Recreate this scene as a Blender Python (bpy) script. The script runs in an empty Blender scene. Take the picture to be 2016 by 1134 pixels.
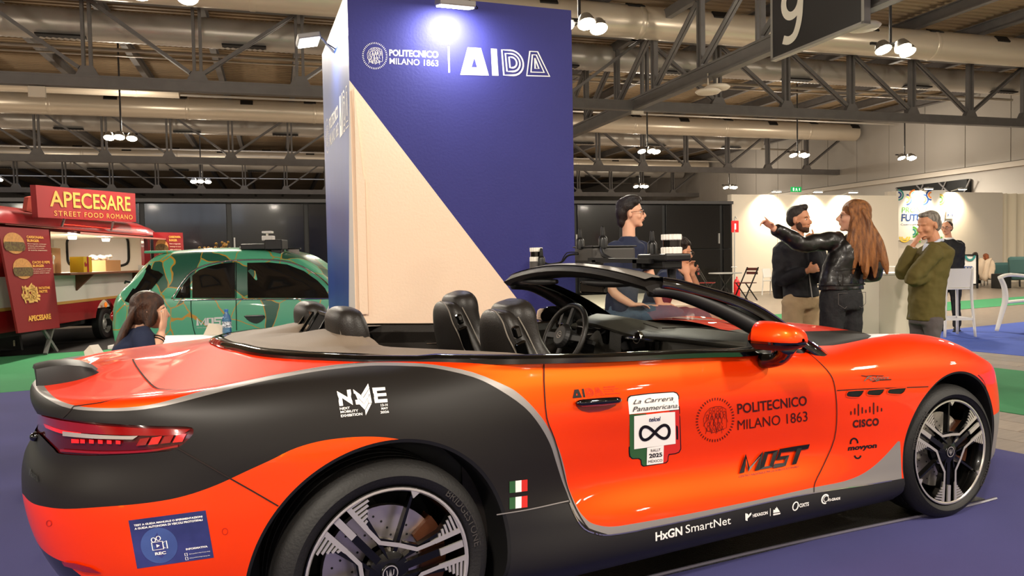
import bpy, math, random
import numpy as np
from mathutils import Vector, Matrix
from mathutils.bvhtree import BVHTree
random.seed(7)
S=bpy.context.scene
COL=S.collection
R=math.radians
# ------------------------------------------------------------------ camera
CP=np.array([-.806,-3.202,1.337]); FPX=1514.0
_y,_p,_r=R(60.973),R(2.188),R(-1.053)
FW=np.array([math.cos(_y)*math.cos(_p),math.sin(_y)*math.cos(_p),-math.sin(_p)])
_ri=np.array([math.sin(_y),-math.cos(_y),0.]); _up=np.cross(_ri,FW)
RI=math.cos(_r)*_ri+math.sin(_r)*_up; UP=-math.sin(_r)*_ri+math.cos(_r)*_up
cam=bpy.data.cameras.new('camera'); camo=bpy.data.objects.new('camera',cam); COL.objects.link(camo)
M=Matrix(((RI[0],UP[0],-FW[0],CP[0]),(RI[1],UP[1],-FW[1],CP[1]),(RI[2],UP[2],-FW[2],CP[2]),(0,0,0,1)))
camo.matrix_world=M
cam.sensor_fit='HORIZONTAL'; cam.sensor_width=36; cam.lens=36*FPX/2016; cam.clip_end=400; cam.clip_start=.05
S.camera=camo
def ray(x,y): return FW+(x-1008)/FPX*RI-(y-567)/FPX*UP
def atD(x,y,D): return CP+ray(x,y)*D
def atY(x,y,Y):
    d=ray(x,y); return CP+d*((Y-CP[1])/d[1])
def atZ(x,y,Z):
    d=ray(x,y); return CP+d*((Z-CP[2])/d[2])
def pj(P):
    d=np.asarray(P,float)-CP; z=d@FW
    return np.stack([1008+FPX*(d@RI)/z,567-FPX*(d@UP)/z],-1)
# ------------------------------------------------------------------ world, exposure
S.view_settings.view_transform='Standard'; S.view_settings.look='None'; S.view_settings.gamma=1
S.view_settings.use_curve_mapping=False; S.view_settings.exposure=-0.22
w=bpy.data.worlds.new('world'); S.world=w; w.use_nodes=True
w.node_tree.nodes['Background'].inputs[0].default_value=(.80,.78,.76,1)
w.node_tree.nodes['Background'].inputs[1].default_value=.22
# hall frame: X along the roof trusses, Y deep into the hall, origin under the camera
HA=R(-12); hx=np.array([math.cos(HA),math.sin(HA),0]); hy=np.array([-math.sin(HA),math.cos(HA),0])
H0=np.array([CP[0],CP[1],0.])
def hw(x,y,z=0.): return H0+hx*x+hy*y+np.array([0,0,z])
def tohall(p): d=np.asarray(p,float)-H0; return np.array([d@hx,d@hy,d[2]])
HM=Matrix(((hx[0],hy[0],0,H0[0]),(hx[1],hy[1],0,H0[1]),(0,0,1,0),(0,0,0,1)))
def area(name,loc,target,size,power,color=(1,.93,.82),sy=None,spread=None):
    l=bpy.data.lights.new(name,'AREA'); l.energy=power; l.color=color; l.size=size
    if sy: l.shape='RECTANGLE'; l.size_y=sy
    if spread: l.spread=spread
    o=bpy.data.objects.new(name,l); COL.objects.link(o); o.location=Vector(loc)
    o.rotation_euler=(Vector(target)-Vector(loc)).to_track_quat('-Z','Y').to_euler(); return o
LAMPS=[]   # hall X, hall Y of every high-bay cluster
for ry,xs in ((-19,(-27,-18,-9,0,9,18,27)),(-2,(-27,-18.6,-10.2,-1.8,6.6,15,23.4)),(15.1,(-18,-9.6,-1.75,6.2,14.2,22.5)),(32,(-22,-13.6,-5.4,4,16.4,24.5,31)),(48,(-14.5,-4,6.0,16.0,24.0,31))):
    for X in xs: LAMPS.append((X,ry))
for X,Y in LAMPS:
    p=hw(X,Y,5.85); area('high_bay_light',p,(p[0],p[1],0),.55,900 if Y<20 else 640,(1,.90,.76))
    l=bpy.data.lights.new('roof_fill','POINT'); l.energy=310; l.color=(1,.88,.72); l.shadow_soft_size=.25; o=bpy.data.objects.new('roof_fill',l); COL.objects.link(o); o.location=Vector(hw(X,Y+.7,6.7))  # added fill: bare point light by each cluster, stands in for bounce on ducts and roof
# ------------------------------------------------------------------ materials
def lin(h):
    h=h.lstrip('#'); c=[int(h[i:i+2],16)/255 for i in (0,2,4)]
    return tuple((v/12.92 if v<=.04045 else ((v+.055)/1.055)**2.4) for v in c)+(1,)
MATS={}
def mat(name,col,rough=.5,metal=0,coat=0,noise=0,nscale=8,bump=0,bscale=60,emit=None,es=1,alpha=1,trans=0,ior=1.45,spec=None,stretch=None,col2=None,croug=.05):
    if name in MATS: return MATS[name]
    m=bpy.data.materials.new(name); m.use_nodes=True; nt=m.node_tree; b=nt.nodes['Principled BSDF']
    c=lin(col) if isinstance(col,str) else tuple(col)+((1,) if len(col)==3 else ())
    b.inputs['Base Color'].default_value=c; b.inputs['Roughness'].default_value=rough; b.inputs['Metallic'].default_value=metal
    b.inputs['Coat Weight'].default_value=coat; b.inputs['Coat Roughness'].default_value=croug
    b.inputs['Transmission Weight'].default_value=trans; b.inputs['IOR'].default_value=ior; b.inputs['Alpha'].default_value=alpha
    if spec is not None: b.inputs['Specular IOR Level'].default_value=spec
    if emit: b.inputs['Emission Color'].default_value=lin(emit); b.inputs['Emission Strength'].default_value=es
    if noise or bump or col2:
        tc=nt.nodes.new('ShaderNodeTexCoord'); mp=nt.nodes.new('ShaderNodeMapping'); nt.links.new(tc.outputs['Object'],mp.inputs[0])
        if stretch: mp.inputs['Scale'].default_value=stretch
    if noise or col2:
        n=nt.nodes.new('ShaderNodeTexNoise'); n.inputs['Scale'].default_value=nscale; n.inputs['Detail'].default_value=5
        nt.links.new(mp.outputs[0],n.inputs[0]); mx=nt.nodes.new('ShaderNodeMix'); mx.data_type='RGBA'
        k=1-noise; c2=lin(col2) if col2 else tuple(v*k for v in c[:3])+(1,)
        mx.inputs[6].default_value=c; mx.inputs[7].default_value=c2
        rp=nt.nodes.new('ShaderNodeMapRange'); rp.inputs[1].default_value=.35; rp.inputs[2].default_value=.65
        nt.links.new(n.outputs[0],rp.inputs[0]); nt.links.new(rp.outputs[0],mx.inputs[0]); nt.links.new(mx.outputs[2],b.inputs['Base Color'])
    if bump:
        n2=nt.nodes.new('ShaderNodeTexNoise'); n2.inputs['Scale'].default_value=bscale; n2.inputs['Detail'].default_value=3
        nt.links.new(mp.outputs[0],n2.inputs[0]); bp=nt.nodes.new('ShaderNodeBump'); bp.inputs['Strength'].default_value=bump; bp.inputs['Distance'].default_value=.02
        nt.links.new(n2.outputs[0],bp.inputs['Height']); nt.links.new(bp.outputs[0],b.inputs['Normal'])
    MATS[name]=m; return m
# ------------------------------------------------------------------ mesh builder
def frame_to(d,up=(0,0,1)):
    d=Vector(d).normalized(); u=Vector(up)
    if abs(d.dot(u))>.98: u=Vector((1,0,0))
    s=u.cross(d).normalized(); t=d.cross(s); return s,t,d
class MB:
    def __init__(s,M=None): s.v=[];s.f=[];s.m=[];s.M=M or Matrix()
    def add(s,vs,fs,mi=0,M=None):
        T=s.M@M if M is not None else s.M
        b=len(s.v); s.v+=[T@Vector(v) for v in vs]; s.f+=[tuple(i+b for i in f) for f in fs]; s.m+=[mi]*len(fs); return s
    def box(s,c,sz,mi=0,rz=0,M=None):
        x,y,z=(k/2 for k in sz); vs=[(a*x,b*y,d*z) for a in(-1,1) for b in(-1,1) for d in(-1,1)]
        T=Matrix.Translation(Vector(c))@Matrix.Rotation(rz,4,'Z')
        if M is not None: T=T@M
        return s.add(vs,[(0,1,3,2),(4,6,7,5),(0,4,5,1),(2,3,7,6),(0,2,6,4),(1,5,7,3)],mi,T)
    def bar(s,a,b,wd,ht,mi=0,up=(0,0,1)):
        a=Vector(a);b=Vector(b); u,t,d=frame_to(b-a,up); vs=[]
        for p in (a,b):
            for i,j in((-1,-1),(1,-1),(1,1),(-1,1)): vs.append(p+u*(i*wd/2)+t*(j*ht/2))
        return s.add(vs,[(0,3,2,1),(4,5,6,7),(0,1,5,4),(1,2,6,5),(2,3,7,6),(3,0,4,7)],mi)
    def cyl(s,a,b,r0,r1=None,n=16,mi=0,caps=True):
        r1=r0 if r1 is None else r1; a=Vector(a);b=Vector(b); u,t,d=frame_to(b-a); vs=[]
        for p,r in((a,r0),(b,r1)):
            for k in range(n):
                an=2*math.pi*k/n; vs.append(p+u*(r*math.cos(an))+t*(r*math.sin(an)))
        fs=[(k,(k+1)%n,n+(k+1)%n,n+k) for k in range(n)]
        if caps: fs+=[tuple(range(n-1,-1,-1)),tuple(range(n,2*n))]
        return s.add(vs,fs,mi)
    def tube(s,pts,r,n=8,mi=0,sub=0,flat=1.0):
        P=[Vector(p) for p in pts]
        if sub: P=spl(P,sub)
        rr=r if hasattr(r,'__len__') else [r]*len(P)
        if len(rr)!=len(P): rr=list(np.interp(np.linspace(0,1,len(P)),np.linspace(0,1,len(rr)),rr))
        vs=[]; up=Vector((0,0,1)); 
        for i,p in enumerate(P):
            d=(P[min(i+1,len(P)-1)]-P[max(i-1,0)]).normalized()
            if i==0:
                u,t,_=frame_to(d)
            else:
                u=(u-d*u.dot(d)).normalized(); t=d.cross(u)
            for k in range(n):
                an=2*math.pi*k/n; vs.append(p+u*(rr[i]*math.cos(an))+t*(rr[i]*flat*math.sin(an)))
        fs=[]
        for i in range(len(P)-1):
            for k in range(n): fs.append((i*n+k,i*n+(k+1)%n,(i+1)*n+(k+1)%n,(i+1)*n+k))
        fs+=[tuple(range(n-1,-1,-1)),tuple(range((len(P)-1)*n,len(P)*n))]
        return s.add(vs,fs,mi)
    def prism(s,poly,z0,z1,mi=0,M=None,mside=None):
        n=len(poly); vs=[(x,y,z0) for x,y in poly]+[(x,y,z1) for x,y in poly]
        s.add(vs,[tuple(range(n-1,-1,-1)),tuple(range(n,2*n))],mi,M)
        return s.add(vs,[(k,(k+1)%n,n+(k+1)%n,n+k) for k in range(n)],mi if mside is None else mside,M)
    def lathe(s,prof,n=24,mi=0,M=None,a0=0,a1=2*math.pi,ridge=0):
        full=abs(a1-a0-2*math.pi)<1e-6; vs=[];K=n if full else n+1
        for k in range(K):
            an=a0+(a1-a0)*k/n; q=1+(ridge if k%2 else 0)
            for r,z in prof: vs.append((r*q*math.cos(an),r*q*math.sin(an),z))
        m=len(prof); fs=[]
        for k in range(n):
            k2=(k+1)%K
            for j in range(m-1): fs.append((k*m+j,k2*m+j,k2*m+j+1,k*m+j+1))
        return s.add(vs,fs,mi,M)
    def ball(s,c,r,nu=12,nv=8,mi=0,M=None):
        r=(r,r,r) if not hasattr(r,'__len__') else r
        vs=[(0,0,-r[2])]
        for j in range(1,nv):
            ph=-math.pi/2+math.pi*j/nv
            for i in range(nu):
                th=2*math.pi*i/nu; vs.append((r[0]*math.cos(ph)*math.cos(th),r[1]*math.cos(ph)*math.sin(th),r[2]*math.sin(ph)))
        vs.append((0,0,r[2])); fs=[]
        for i in range(nu):
            fs.append((0,1+(i+1)%nu,1+i)); fs.append((len(vs)-1,1+(nv-2)*nu+i,1+(nv-2)*nu+(i+1)%nu))
            for j in range(nv-2): a=1+j*nu; fs.append((a+i,a+(i+1)%nu,a+nu+(i+1)%nu,a+nu+i))
        T=Matrix.Translation(Vector(c))
        if M is not None: T=T@M
        return s.add(vs,fs,mi,T)
    def grid(s,P,mi=0,closeu=False):
        nu=len(P); nv=len(P[0]); vs=[p for r in P for p in r]; fs=[]
        for i in range(nu if closeu else nu-1):
            for j in range(nv-1): a=i*nv+j; b=((i+1)%nu)*nv+j; fs.append((a,b,b+1,a+1))
        return s.add(vs,fs,mi)
    def build(s,name,mats,parent=None,smooth=False,bevel=0,**kw):
        me=bpy.data.meshes.new(name)
        vs=s.v
        if parent is not None: 
            I=INV.get(parent.name)
            if I is not None: vs=[I@v for v in vs]
        me.from_pydata([tuple(v) for v in vs],[],s.f)
        mats=mats if isinstance(mats,(list,tuple)) else [mats]
        for m in mats: me.materials.append(m)
        if len(mats)>1: me.polygons.foreach_set('material_index',s.m)
        if smooth:
            me.polygons.foreach_set('use_smooth',[True]*len(s.f))
            if smooth!=True: me.set_sharp_from_angle(angle=R(smooth))
        me.update()
        o=bpy.data.objects.new(name,me); COL.objects.link(o)
        if parent is not None: 
            o.parent=parent
            INV[o.name]=INV.get(parent.name,Matrix())
        if bevel:
            b=o.modifiers.new('bevel','BEVEL'); b.width=bevel; b.segments=2; b.limit_method='ANGLE'
        for k,v in kw.items(): o[k]=v
        return o
INV={}
def spl(P,sub):
    P=[np.array(p,float) for p in P]; out=[]; n=len(P)
    for i in range(n-1):
        p0=P[max(i-1,0)];p1=P[i];p2=P[i+1];p3=P[min(i+2,n-1)]
        for k in range(sub):
            t=k/sub; out.append(.5*((2*p1)+(-p0+p2)*t+(2*p0-5*p1+4*p2-p3)*t*t+(-p0+3*p1-3*p2+p3)*t**3))
    out.append(P[-1]); return [Vector(p) if len(p)==3 else p for p in out]
def thing(name,label,cat,loc=(0,0,0),rz=0,group=None):
    """Empty at the thing's base; parts are built in world coordinates unless local=True."""
    o=bpy.data.objects.new(name,None); COL.objects.link(o); o.empty_display_size=.1
    o.location=Vector(loc); o.rotation_euler=(0,0,rz)
    INV[o.name]=(Matrix.Translation(Vector(loc))@Matrix.Rotation(rz,4,'Z')).inverted()
    tag(o,label,cat,group); return o
def tag(o,label,cat,group=None):
    o['label']=label; o['category']=cat
    if group: o['group']=group
    return o
def LM(o):  # local matrix of a thing: build parts in its own coordinates
    return INV[o.name].inverted()
def dup(root,loc,rz,label,group=None):
    r=root.copy(); COL.objects.link(r); r.location=Vector(loc); r.rotation_euler=(0,0,rz); r['label']=label
    if group: r['group']=group
    for ch in list(root.children):
        c=ch.copy(); COL.objects.link(c); c.parent=r
        for g in ch.children:
            d=g.copy(); COL.objects.link(d); d.parent=c
    return r
def textgeo(t,size=1,bold=0,shear=0,align='LEFT',sx=1,space=1,extrude=0):
    c=bpy.data.curves.new('t','FONT'); c.body=t; c.size=size; c.offset=bold; c.shear=shear; c.align_x=align; c.space_character=space
    c.extrude=extrude; c.resolution_u=3
    o=bpy.data.objects.new('t',c); me=bpy.data.meshes.new_from_object(o)
    vs=[(v.co.x*sx,v.co.y,v.co.z) for v in me.vertices]; fs=[tuple(p.vertices) for p in me.polygons]
    bpy.data.objects.remove(o); bpy.data.curves.remove(c); bpy.data.meshes.remove(me)
    return vs,fs
def fit(vs,x0,y0,x1,y1,keep=False):
    """scale text verts into a box"""
    a=np.array([v[:2] for v in vs]); mn=a.min(0); mx=a.max(0)
    sx=(x1-x0)/(mx[0]-mn[0]); sy=(y1-y0)/(mx[1]-mn[1])
    return [(x0+(v[0]-mn[0])*sx,y0+(v[1]-mn[1])*sy,0) for v in vs]
def seg2d(pts,wd,closed=False):
    """flat stroke along a 2d polyline -> verts, faces"""
    P=[np.array(p,float)[:2] for p in pts]; n=len(P); vs=[];fs=[]
    for i in range(n):
        a=P[i-1] if (i>0 or closed) else P[i]; b=P[(i+1)%n] if (i<n-1 or closed) else P[i]
        d=b-a; d/=np.linalg.norm(d)+1e-9; nn=np.array([-d[1],d[0]])*wd/2
        vs+=[tuple(P[i]+nn)+(0,),tuple(P[i]-nn)+(0,)]
    for i in range(n if closed else n-1):
        j=(i+1)%n; fs.append((2*i,2*i+1,2*j+1,2*j))
    return vs,fs
# ================================================================== the hall
m_plank=mat('floor_vinyl','#857769',.38,noise=.22,nscale=3,stretch=(1,8,1),bump=.03,bscale=30,coat=.15)
m_plank2=mat('floor_vinyl_b','#918273',.36,noise=.2,nscale=3,stretch=(1,8,1),coat=.15)
m_plank3=mat('floor_vinyl_c','#7b6d60',.4,noise=.2,nscale=3,stretch=(1,8,1),coat=.15)
m_violet=mat('violet_carpet','#3f3e72',.95,noise=.12,nscale=1.2,bump=.25,bscale=350)
m_green=mat('green_carpet','#2f7a4b',.95,noise=.12,nscale=1.5,bump=.25,bscale=350)
m_blue=mat('blue_carpet','#3c55ac',.95,noise=.1,nscale=1.5,bump=.25,bscale=350)
m_blackmat=mat('black_mat','#15120f',.45,noise=.4,nscale=20,bump=.5,bscale=160)
m_steel=mat('painted_steel','#6d6a69',.5,noise=.12,nscale=3)
m_steel_d=mat('dark_steel','#3d3b3b',.55)
m_duct=mat('duct_foil','#ddd0bc',.3,metal=.4,bump=.12,bscale=5,stretch=(.15,1,1))
m_ribbed=mat('ribbed_duct','#cdc7be',.36,metal=.45)
m_vent=mat('vent_dark','#1c1815',.7)
m_roof=mat('roof_deck','#9c8669',.6,noise=.2,nscale=.4)
m_wall=mat('hall_wall','#b3ada5',.7,noise=.05,nscale=.5)
m_white=mat('booth_white','#d6cbba',.55)
m_offw=mat('booth_white_b','#c9c0b3',.6)
m_lamp=mat('lamp_lens','#fff6e0',.3,emit='#fff0d2',es=60)
m_fix=mat('fixture_grey','#9c9a96',.45,metal=.4)
m_glossblack=mat('gloss_black_panel','#0b0a0a',.16,coat=.3)
m_frameblack=mat('black_frame','#060606',.5)
def slab(name,x0,y0,x1,y1,z0,z1,m,frame='w',**kw):
    b=MB(HM if frame=='h' else Matrix()); b.box(((x0+x1)/2,(y0+y1)/2,(z0+z1)/2),(x1-x0,y1-y0,z1-z0)); return b.build(name,m,**kw)
fl=slab('floor',-60,-40,60,100,-.12,0,m_plank,'h',kind='structure')
# vinyl planks one by one where the photograph shows them, the material takes over beyond
pl=[]
rr=random.Random(3)
for i in range(7):
    for jx,(X0,X1) in enumerate(((4.5,5.75),(8.15,9.4))):
        x0=X0+.0; nrow=4
        for r in range(nrow):
            wdt=(X1-X0)/nrow; y0=-2.6+i*1.25+(r%2)*.5
            b=MB(); b.box((X0+wdt*(r+.5),y0+.62,.0015),(wdt-.006,1.24,.003)); b.build('floor_plank',rr.choice([m_plank,m_plank2,m_plank3]),fl)
def carpet(name,x0,y0,x1,y1,m,label,t=.006):
    b=MB(); b.box(((x0+x1)/2,(y0+y1)/2,t/2),(x1-x0,y1-y0,t)); o=b.build(name,m); tag(o,label,'carpet'); return o
carpet('carpet',-9,-7,4.49,6.6,m_violet,'violet blue carpet under and around the orange convertible')
carpet('carpet',-9,6.61,4.49,10.6,m_green,'green carpet band between the violet carpet and the food truck')
carpet('carpet',5.76,-7,8.14,5.9,m_green,'green carpet strip right of the convertible front wheel')
carpet('carpet',9.41,-6,19,4.55,m_blue,'bright blue carpet under the white bar stools')
carpet('carpet',8.2,7.05,33,8.75,m_green,'narrow green carpet strip behind the standing visitors')
carpet('floor_mat',-9,10.61,8.0,15.9,m_blackmat,'black floor mat in front of the red food truck')
b=MB(Matrix.Translation((0,0,.006))); b.prism([(.55,-.70),(3.35,-.87),(3.45,.95),(-.4,.95),(-.4,-.5)],0,.004); o=b.build('drip_mat',m_blackmat); tag(o,'glossy black protective mat on the carpet under the convertible','mat')
o=MB().tube([(.5,-.72,.012),(1.2,-.735,.014),(2.1,-.79,.013),(3.0,-.885,.014),(3.4,-.90,.012)],.008,6,sub=4).build('mat_edge_tape',mat('clear_tape','#5d5a66',.15,coat=1),o)
# roof deck: corrugated sheet, ridges along hall X
b=MB(HM); ys=np.arange(-25,96,.32); P=[]
for X in (-46,34.5):
    row=[]
    for i,y in enumerate(ys):
        row+= [(X,y,9.75),(X,y+.14,9.75),(X,y+.17,9.83),(X,y+.29,9.83)]
    P.append(row)
b.grid(P); b.build('ceiling',m_roof,kind='structure')
slab('ceiling_top',-46,-25,34.5,96,10.0,10.1,m_roof,'h',kind='structure')
slab('wall_right',34.5,-25,34.8,96,0,10,m_wall,'h',kind='structure')
slab('wall_left',-46.3,-25,-46,96,0,10,m_wall,'h',kind='structure')
slab('wall_far',-46,96,34.5,96.3,0,10,mat('far_wall','#8f8a84',.7),'h',kind='structure')
slab('trim_1',34.3,-25,34.5,96,5.35,5.6,m_offw,'h',kind='structure')
wr=bpy.data.objects['wall_right']
for i in range(26):
    b=MB(HM); b.box((34.44,12+i*2.6,7.7),(.06,2.56,4.1)); b.build('wall_panel',m_wall,wr)
wb_=slab('wall_behind',-46,-25.3,34.5,-25,0,10,m_wall,'h',kind='structure')
m_day=mat('daylight_pane','#cfe0f5',.3,emit='#cfe2ff',es=3.0)
for i in range(5):
    x0=-11.2+i*1.75
    b=MB(HM); b.box((x0+.8,-24.97,6.0),(1.6,.05,2.3)); o=b.build('window_%d'%(i+20),m_day,kind='structure')
    b=MB(HM); b.box((x0+.8,-24.93,6.0),(1.6,.04,.07)); b.box((x0+.8,-24.93,6.0),(.07,.04,2.3)); b.box((x0-.03,-24.93,6.0),(.1,.06,2.4)); b.build('window_frame',m_steel_d,o)
# high clerestory band far away on the left (daylight through roof lights)
m_sky=mat('roof_light','#dfe6ef',.4,emit='#dfe9ff',es=1.3)
for k,(x0,x1,y0,y1) in enumerate(((-8,2,47,52),(3,11,47,50),(-30,-12,64,70),(-8,6,66,70),(-30,-12,47,51))):
    o=slab('skylight',x0,y0,x1,y1,9.60,9.66,m_sky,'h',kind='structure')
    o.name='window_%d'%(k+1)
# purlins
pur=None
for i in range(27):
    X=-44+i*3.0
    if X<-36: continue
    b=MB(HM)
    for zz,hh,ww in ((9.62,.04,.22),(9.24,.04,.22),(9.43,.36,.05)): b.box((X,44,zz),(ww,104,hh))
    o=b.build('roof_purlin',m_steel); tag(o,'grey steel roof purlin running away under the brown roof deck','beam','roof purlins')
# trusses
POST=2.83; X00=12.17
m_post={}
def truss(Y,x0,x1,label):
    t=thing('roof_truss',label,'truss',hw(0,Y,6.3),HA,'roof trusses across the hall')
    L=lambda x,z,dy=0:(x,dy,z-6.3)
    TM=LM(t)
    b=MB(TM); b.box(((x0+x1)/2,0,0),(x1-x0,.26,.06)); b.box(((x0+x1)/2,0,.27),(x1-x0,.24,.05)); b.box(((x0+x1)/2,-.02,.14),(x1-x0,.18,.24)); b.build('bottom_chord',m_steel,t)
    b=MB(TM); b.box(((x0+x1)/2,0,2.5),(x1-x0,.22,.3)); b.build('top_chord',m_steel,t)
    def one(name,fn):
        if name not in m_post:
            bb=MB(); fn(bb); o=bb.build(name,m_steel); m_post[name]=o.data; o.parent=t; return o
        o=bpy.data.objects.new(name,m_post[name]); COL.objects.link(o); o.parent=t; return o
    k=math.ceil((x0-X00)/POST)
    while X00+k*POST<x1:
        X=X00+k*POST
        o=one('post',lambda bb:(bb.box((-.09,0,1.4),(.08,.16,2.1)),bb.box((.09,0,1.4),(.08,.16,2.1)))); o.matrix_local=Matrix.Translation((X,0,0))
        o=one('gusset_plate',lambda bb:bb.prism([(-.30,.28),(.30,.28),(.15,.55),(-.15,.55)],-.1,.1,M=Matrix.Rotation(R(90),4,'X'))); o.matrix_local=Matrix.Translation((X,0,0))
        back=(X<-2.5) or (X00-.1<=X<26)
        def dg(bb,s):
            for dy in(-.07,.07): bb.bar((s*.12,dy,2.35),(s*(POST-.2),dy,.5),.07,.09)
        nm='brace' 
        key='brace_'+('a' if back else 'b')
        if key not in m_post:
            bb=MB(); dg(bb,1) if back else (bb.bar((.15,-.07,.5),(POST-.12,-.07,2.35),.07,.09),bb.bar((.15,.07,.5),(POST-.12,.07,2.35),.07,.09))
            o=bb.build('diagonal_brace',m_steel); m_post[key]=o.data; o.parent=t
        else:
            o=bpy.data.objects.new('diagonal_brace',m_post[key]); COL.objects.link(o); o.parent=t
        o.matrix_local=Matrix.Translation((X,0,0)); k+=1
    return t
truss(23.9,-14,34.4,'nearest grey steel roof truss crossing the hall above the black wall')
truss(40.9,-24,34.4,'second grey steel roof truss, between the near truss and the farthest one')
truss(57.9,-32,34.4,'farthest of the three grey steel roof trusses')
# truss running away along hall Y that carries the number sign
t=thing('roof_truss','grey steel truss running away from the viewer that carries the number 9 sign','truss',hw(11.8,5,6.3),HA)
TM=LM(t)
b=MB(TM); b.box((0,18,0),(.26,37,.06)); b.box((0,18,.36),(.26,37,.06)); b.box((0.02,18,.18),(.2,37,.32)); b.build('bottom_chord',m_steel,t)
b=MB(TM); b.box((0,18,2.5),(.2,37,.3)); b.build('top_chord',m_steel,t)
for i in range(13):
    y=0.5+i*2.83
    b=MB(TM)
    for d in(-.09,.09): b.box((0,y+d,1.4),(.14,.07,2.1))
    b.build('post',m_steel,t)
    b=MB(TM); 
    for d in (-.06,.06): b.bar((d,y+.1,2.3),(d,y+2.7,.5),.06,.09,up=(1,0,0))
    b.build('diagonal_brace',m_steel,t)
# ducts
def duct(Y,z,r,x0,x1,ribbed,label,vent_y=-1,seed=0):
    t=thing('air_duct',label,'duct',hw(0,Y,z),HA,'silver ventilation ducts')
    TM=LM(t)@Matrix.Rotation(R(90),4,'Y')   # local z -> hall X
    if ribbed:
        step=.16; n=int((x1-x0)/step); prof=[]
        for i in range(n): prof+=[(r,x0+i*step),(r*1.035,x0+i*step+step*.5)]
        b=MB(TM); b.lathe(prof,20); b.build('ribbed_tube',m_ribbed,t,smooth=True)
        rg=random.Random(seed)
        x=x0+2
        while x<x1:
            b=MB(LM(t)); b.box((x,-r*.35,-r*.93),(1.3,.5,.05)); b.build('flat_slot',m_vent,t); x+=rg.uniform(4.5,6)
    else:
        rg=random.Random(seed); prof=[]; x=x0
        while x<x1: prof+=[(r*(1+rg.uniform(-.012,.012)),x)]; x+=rg.uniform(.8,1.5)
        prof.append((r,x1))
        b=MB(TM); b.lathe(prof,24); b.build('tube',m_duct,t,smooth=True)
        x=x0+1.2; i=0
        while x<x1:
            b=MB(TM); b.lathe([(r*1.0,x-.09),(r*1.03,x-.06),(r*1.03,x+.06),(r*1.0,x+.09)],24); b.build('joint_band',m_duct,t,smooth=True); x+=5.7
        x=x0+.6; 
        while x<x1:
            a=R(-38 if i%2 else -62); 
            MM=LM(t)@Matrix.Translation((x,0,0))@Matrix.Rotation(a,4,'X')@Matrix.Translation((0,-r,0))
            b=MB(MM); b.box((0,0,0),(.56,.05,.27)); b.build('air_grille',m_vent,t); x+=2.9; i+=1
    return t
for k,Yk in enumerate((23.9,40.9,57.9)):
    nm=('nearest','second','farthest')[k]
    duct(Yk-1.9,8.62,.5,(-13,-22,-30)[k],34,False,nm+' smooth silver ventilation duct with dark grilles, hung before its truss',seed=k)
    duct(Yk+1.9,8.5,.45,(-13,-22,-30)[k],34 if k!=1 else 30,True,nm+' ribbed silver ventilation duct, hung behind its truss',seed=k+9)
    for dy,z,r in ((4.6,8.5,.06),(7.0,8.9,.035),(12.,8.6,.05)):
        o=MB(HM).cyl((-30,Yk+dy,z),(34,Yk+dy,z),r,n=8).build('service_pipe',mat('pipe_light','#b9b2a8',.4,metal=.3)); tag(o,'thin grey service pipe behind the %s truss, %s of three'%(nm,{4.6:'front one',7.0:'middle one',12.:'rear one'}[dy]),'pipe','service pipes under the roof')
duct(33.6,8.3,.3,-12,-3.5,False,'short slim duct with branch outlets high at the left',seed=5)
# high-bay clusters: a pole with three lamp heads
m_poly=[]
def cluster(X,Y,label,parts=True):
    t=thing('high_bay_lamp',label,'lamp',hw(X,Y,6.06),HA,'hanging lamp clusters')
    b=MB(LM(t)); b.cyl((0,0,.2),(0,0,3.65),.035,n=6); b.build('pole',m_steel_d,t)
    b=MB(LM(t)); b.box((0,0,.22),(1.15,.06,.06)); b.box((0,0,.22),(.06,.7,.06)); b.build('cross_bar',m_steel_d,t)
    for (dx,dy) in ((-.38,-.15),(.0,-.35),(.38,-.1)):
        b=MB(LM(t)@Matrix.Translation((dx,dy,.12))@Matrix.Rotation(R(-24),4,'X')); b.lathe([(.0,.1),(.12,.1),(.17,.0),(.2,-.1),(.18,-.1)],12); b.build('lamp_head',m_fix,t,smooth=30)
        hd=t.children[-1] if t.children else t
        b=MB(LM(t)@Matrix.Translation((dx,dy,.12))@Matrix.Rotation(R(-24),4,'X')); b.cyl((0,0,-.112),(0,0,-.1),.175,n=14); b.build('lamp_lens',m_lamp,t)
for ri,(ry,rn) in enumerate(((15.1,'nearest'),(32,'second'),(48,'farthest'))):
    inn=[(X,Y) for X,Y in LAMPS if Y==ry and -60<pj(hw(X,Y,6.1))[0]<2080]; inn.sort()
    for i,(X,Y) in enumerate(inn):
        cluster(X,Y,'hanging cluster of three glowing lamps, %s from the left in the %s row'%(('first','second','third','fourth','fifth','sixth','seventh')[i],rn))
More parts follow.
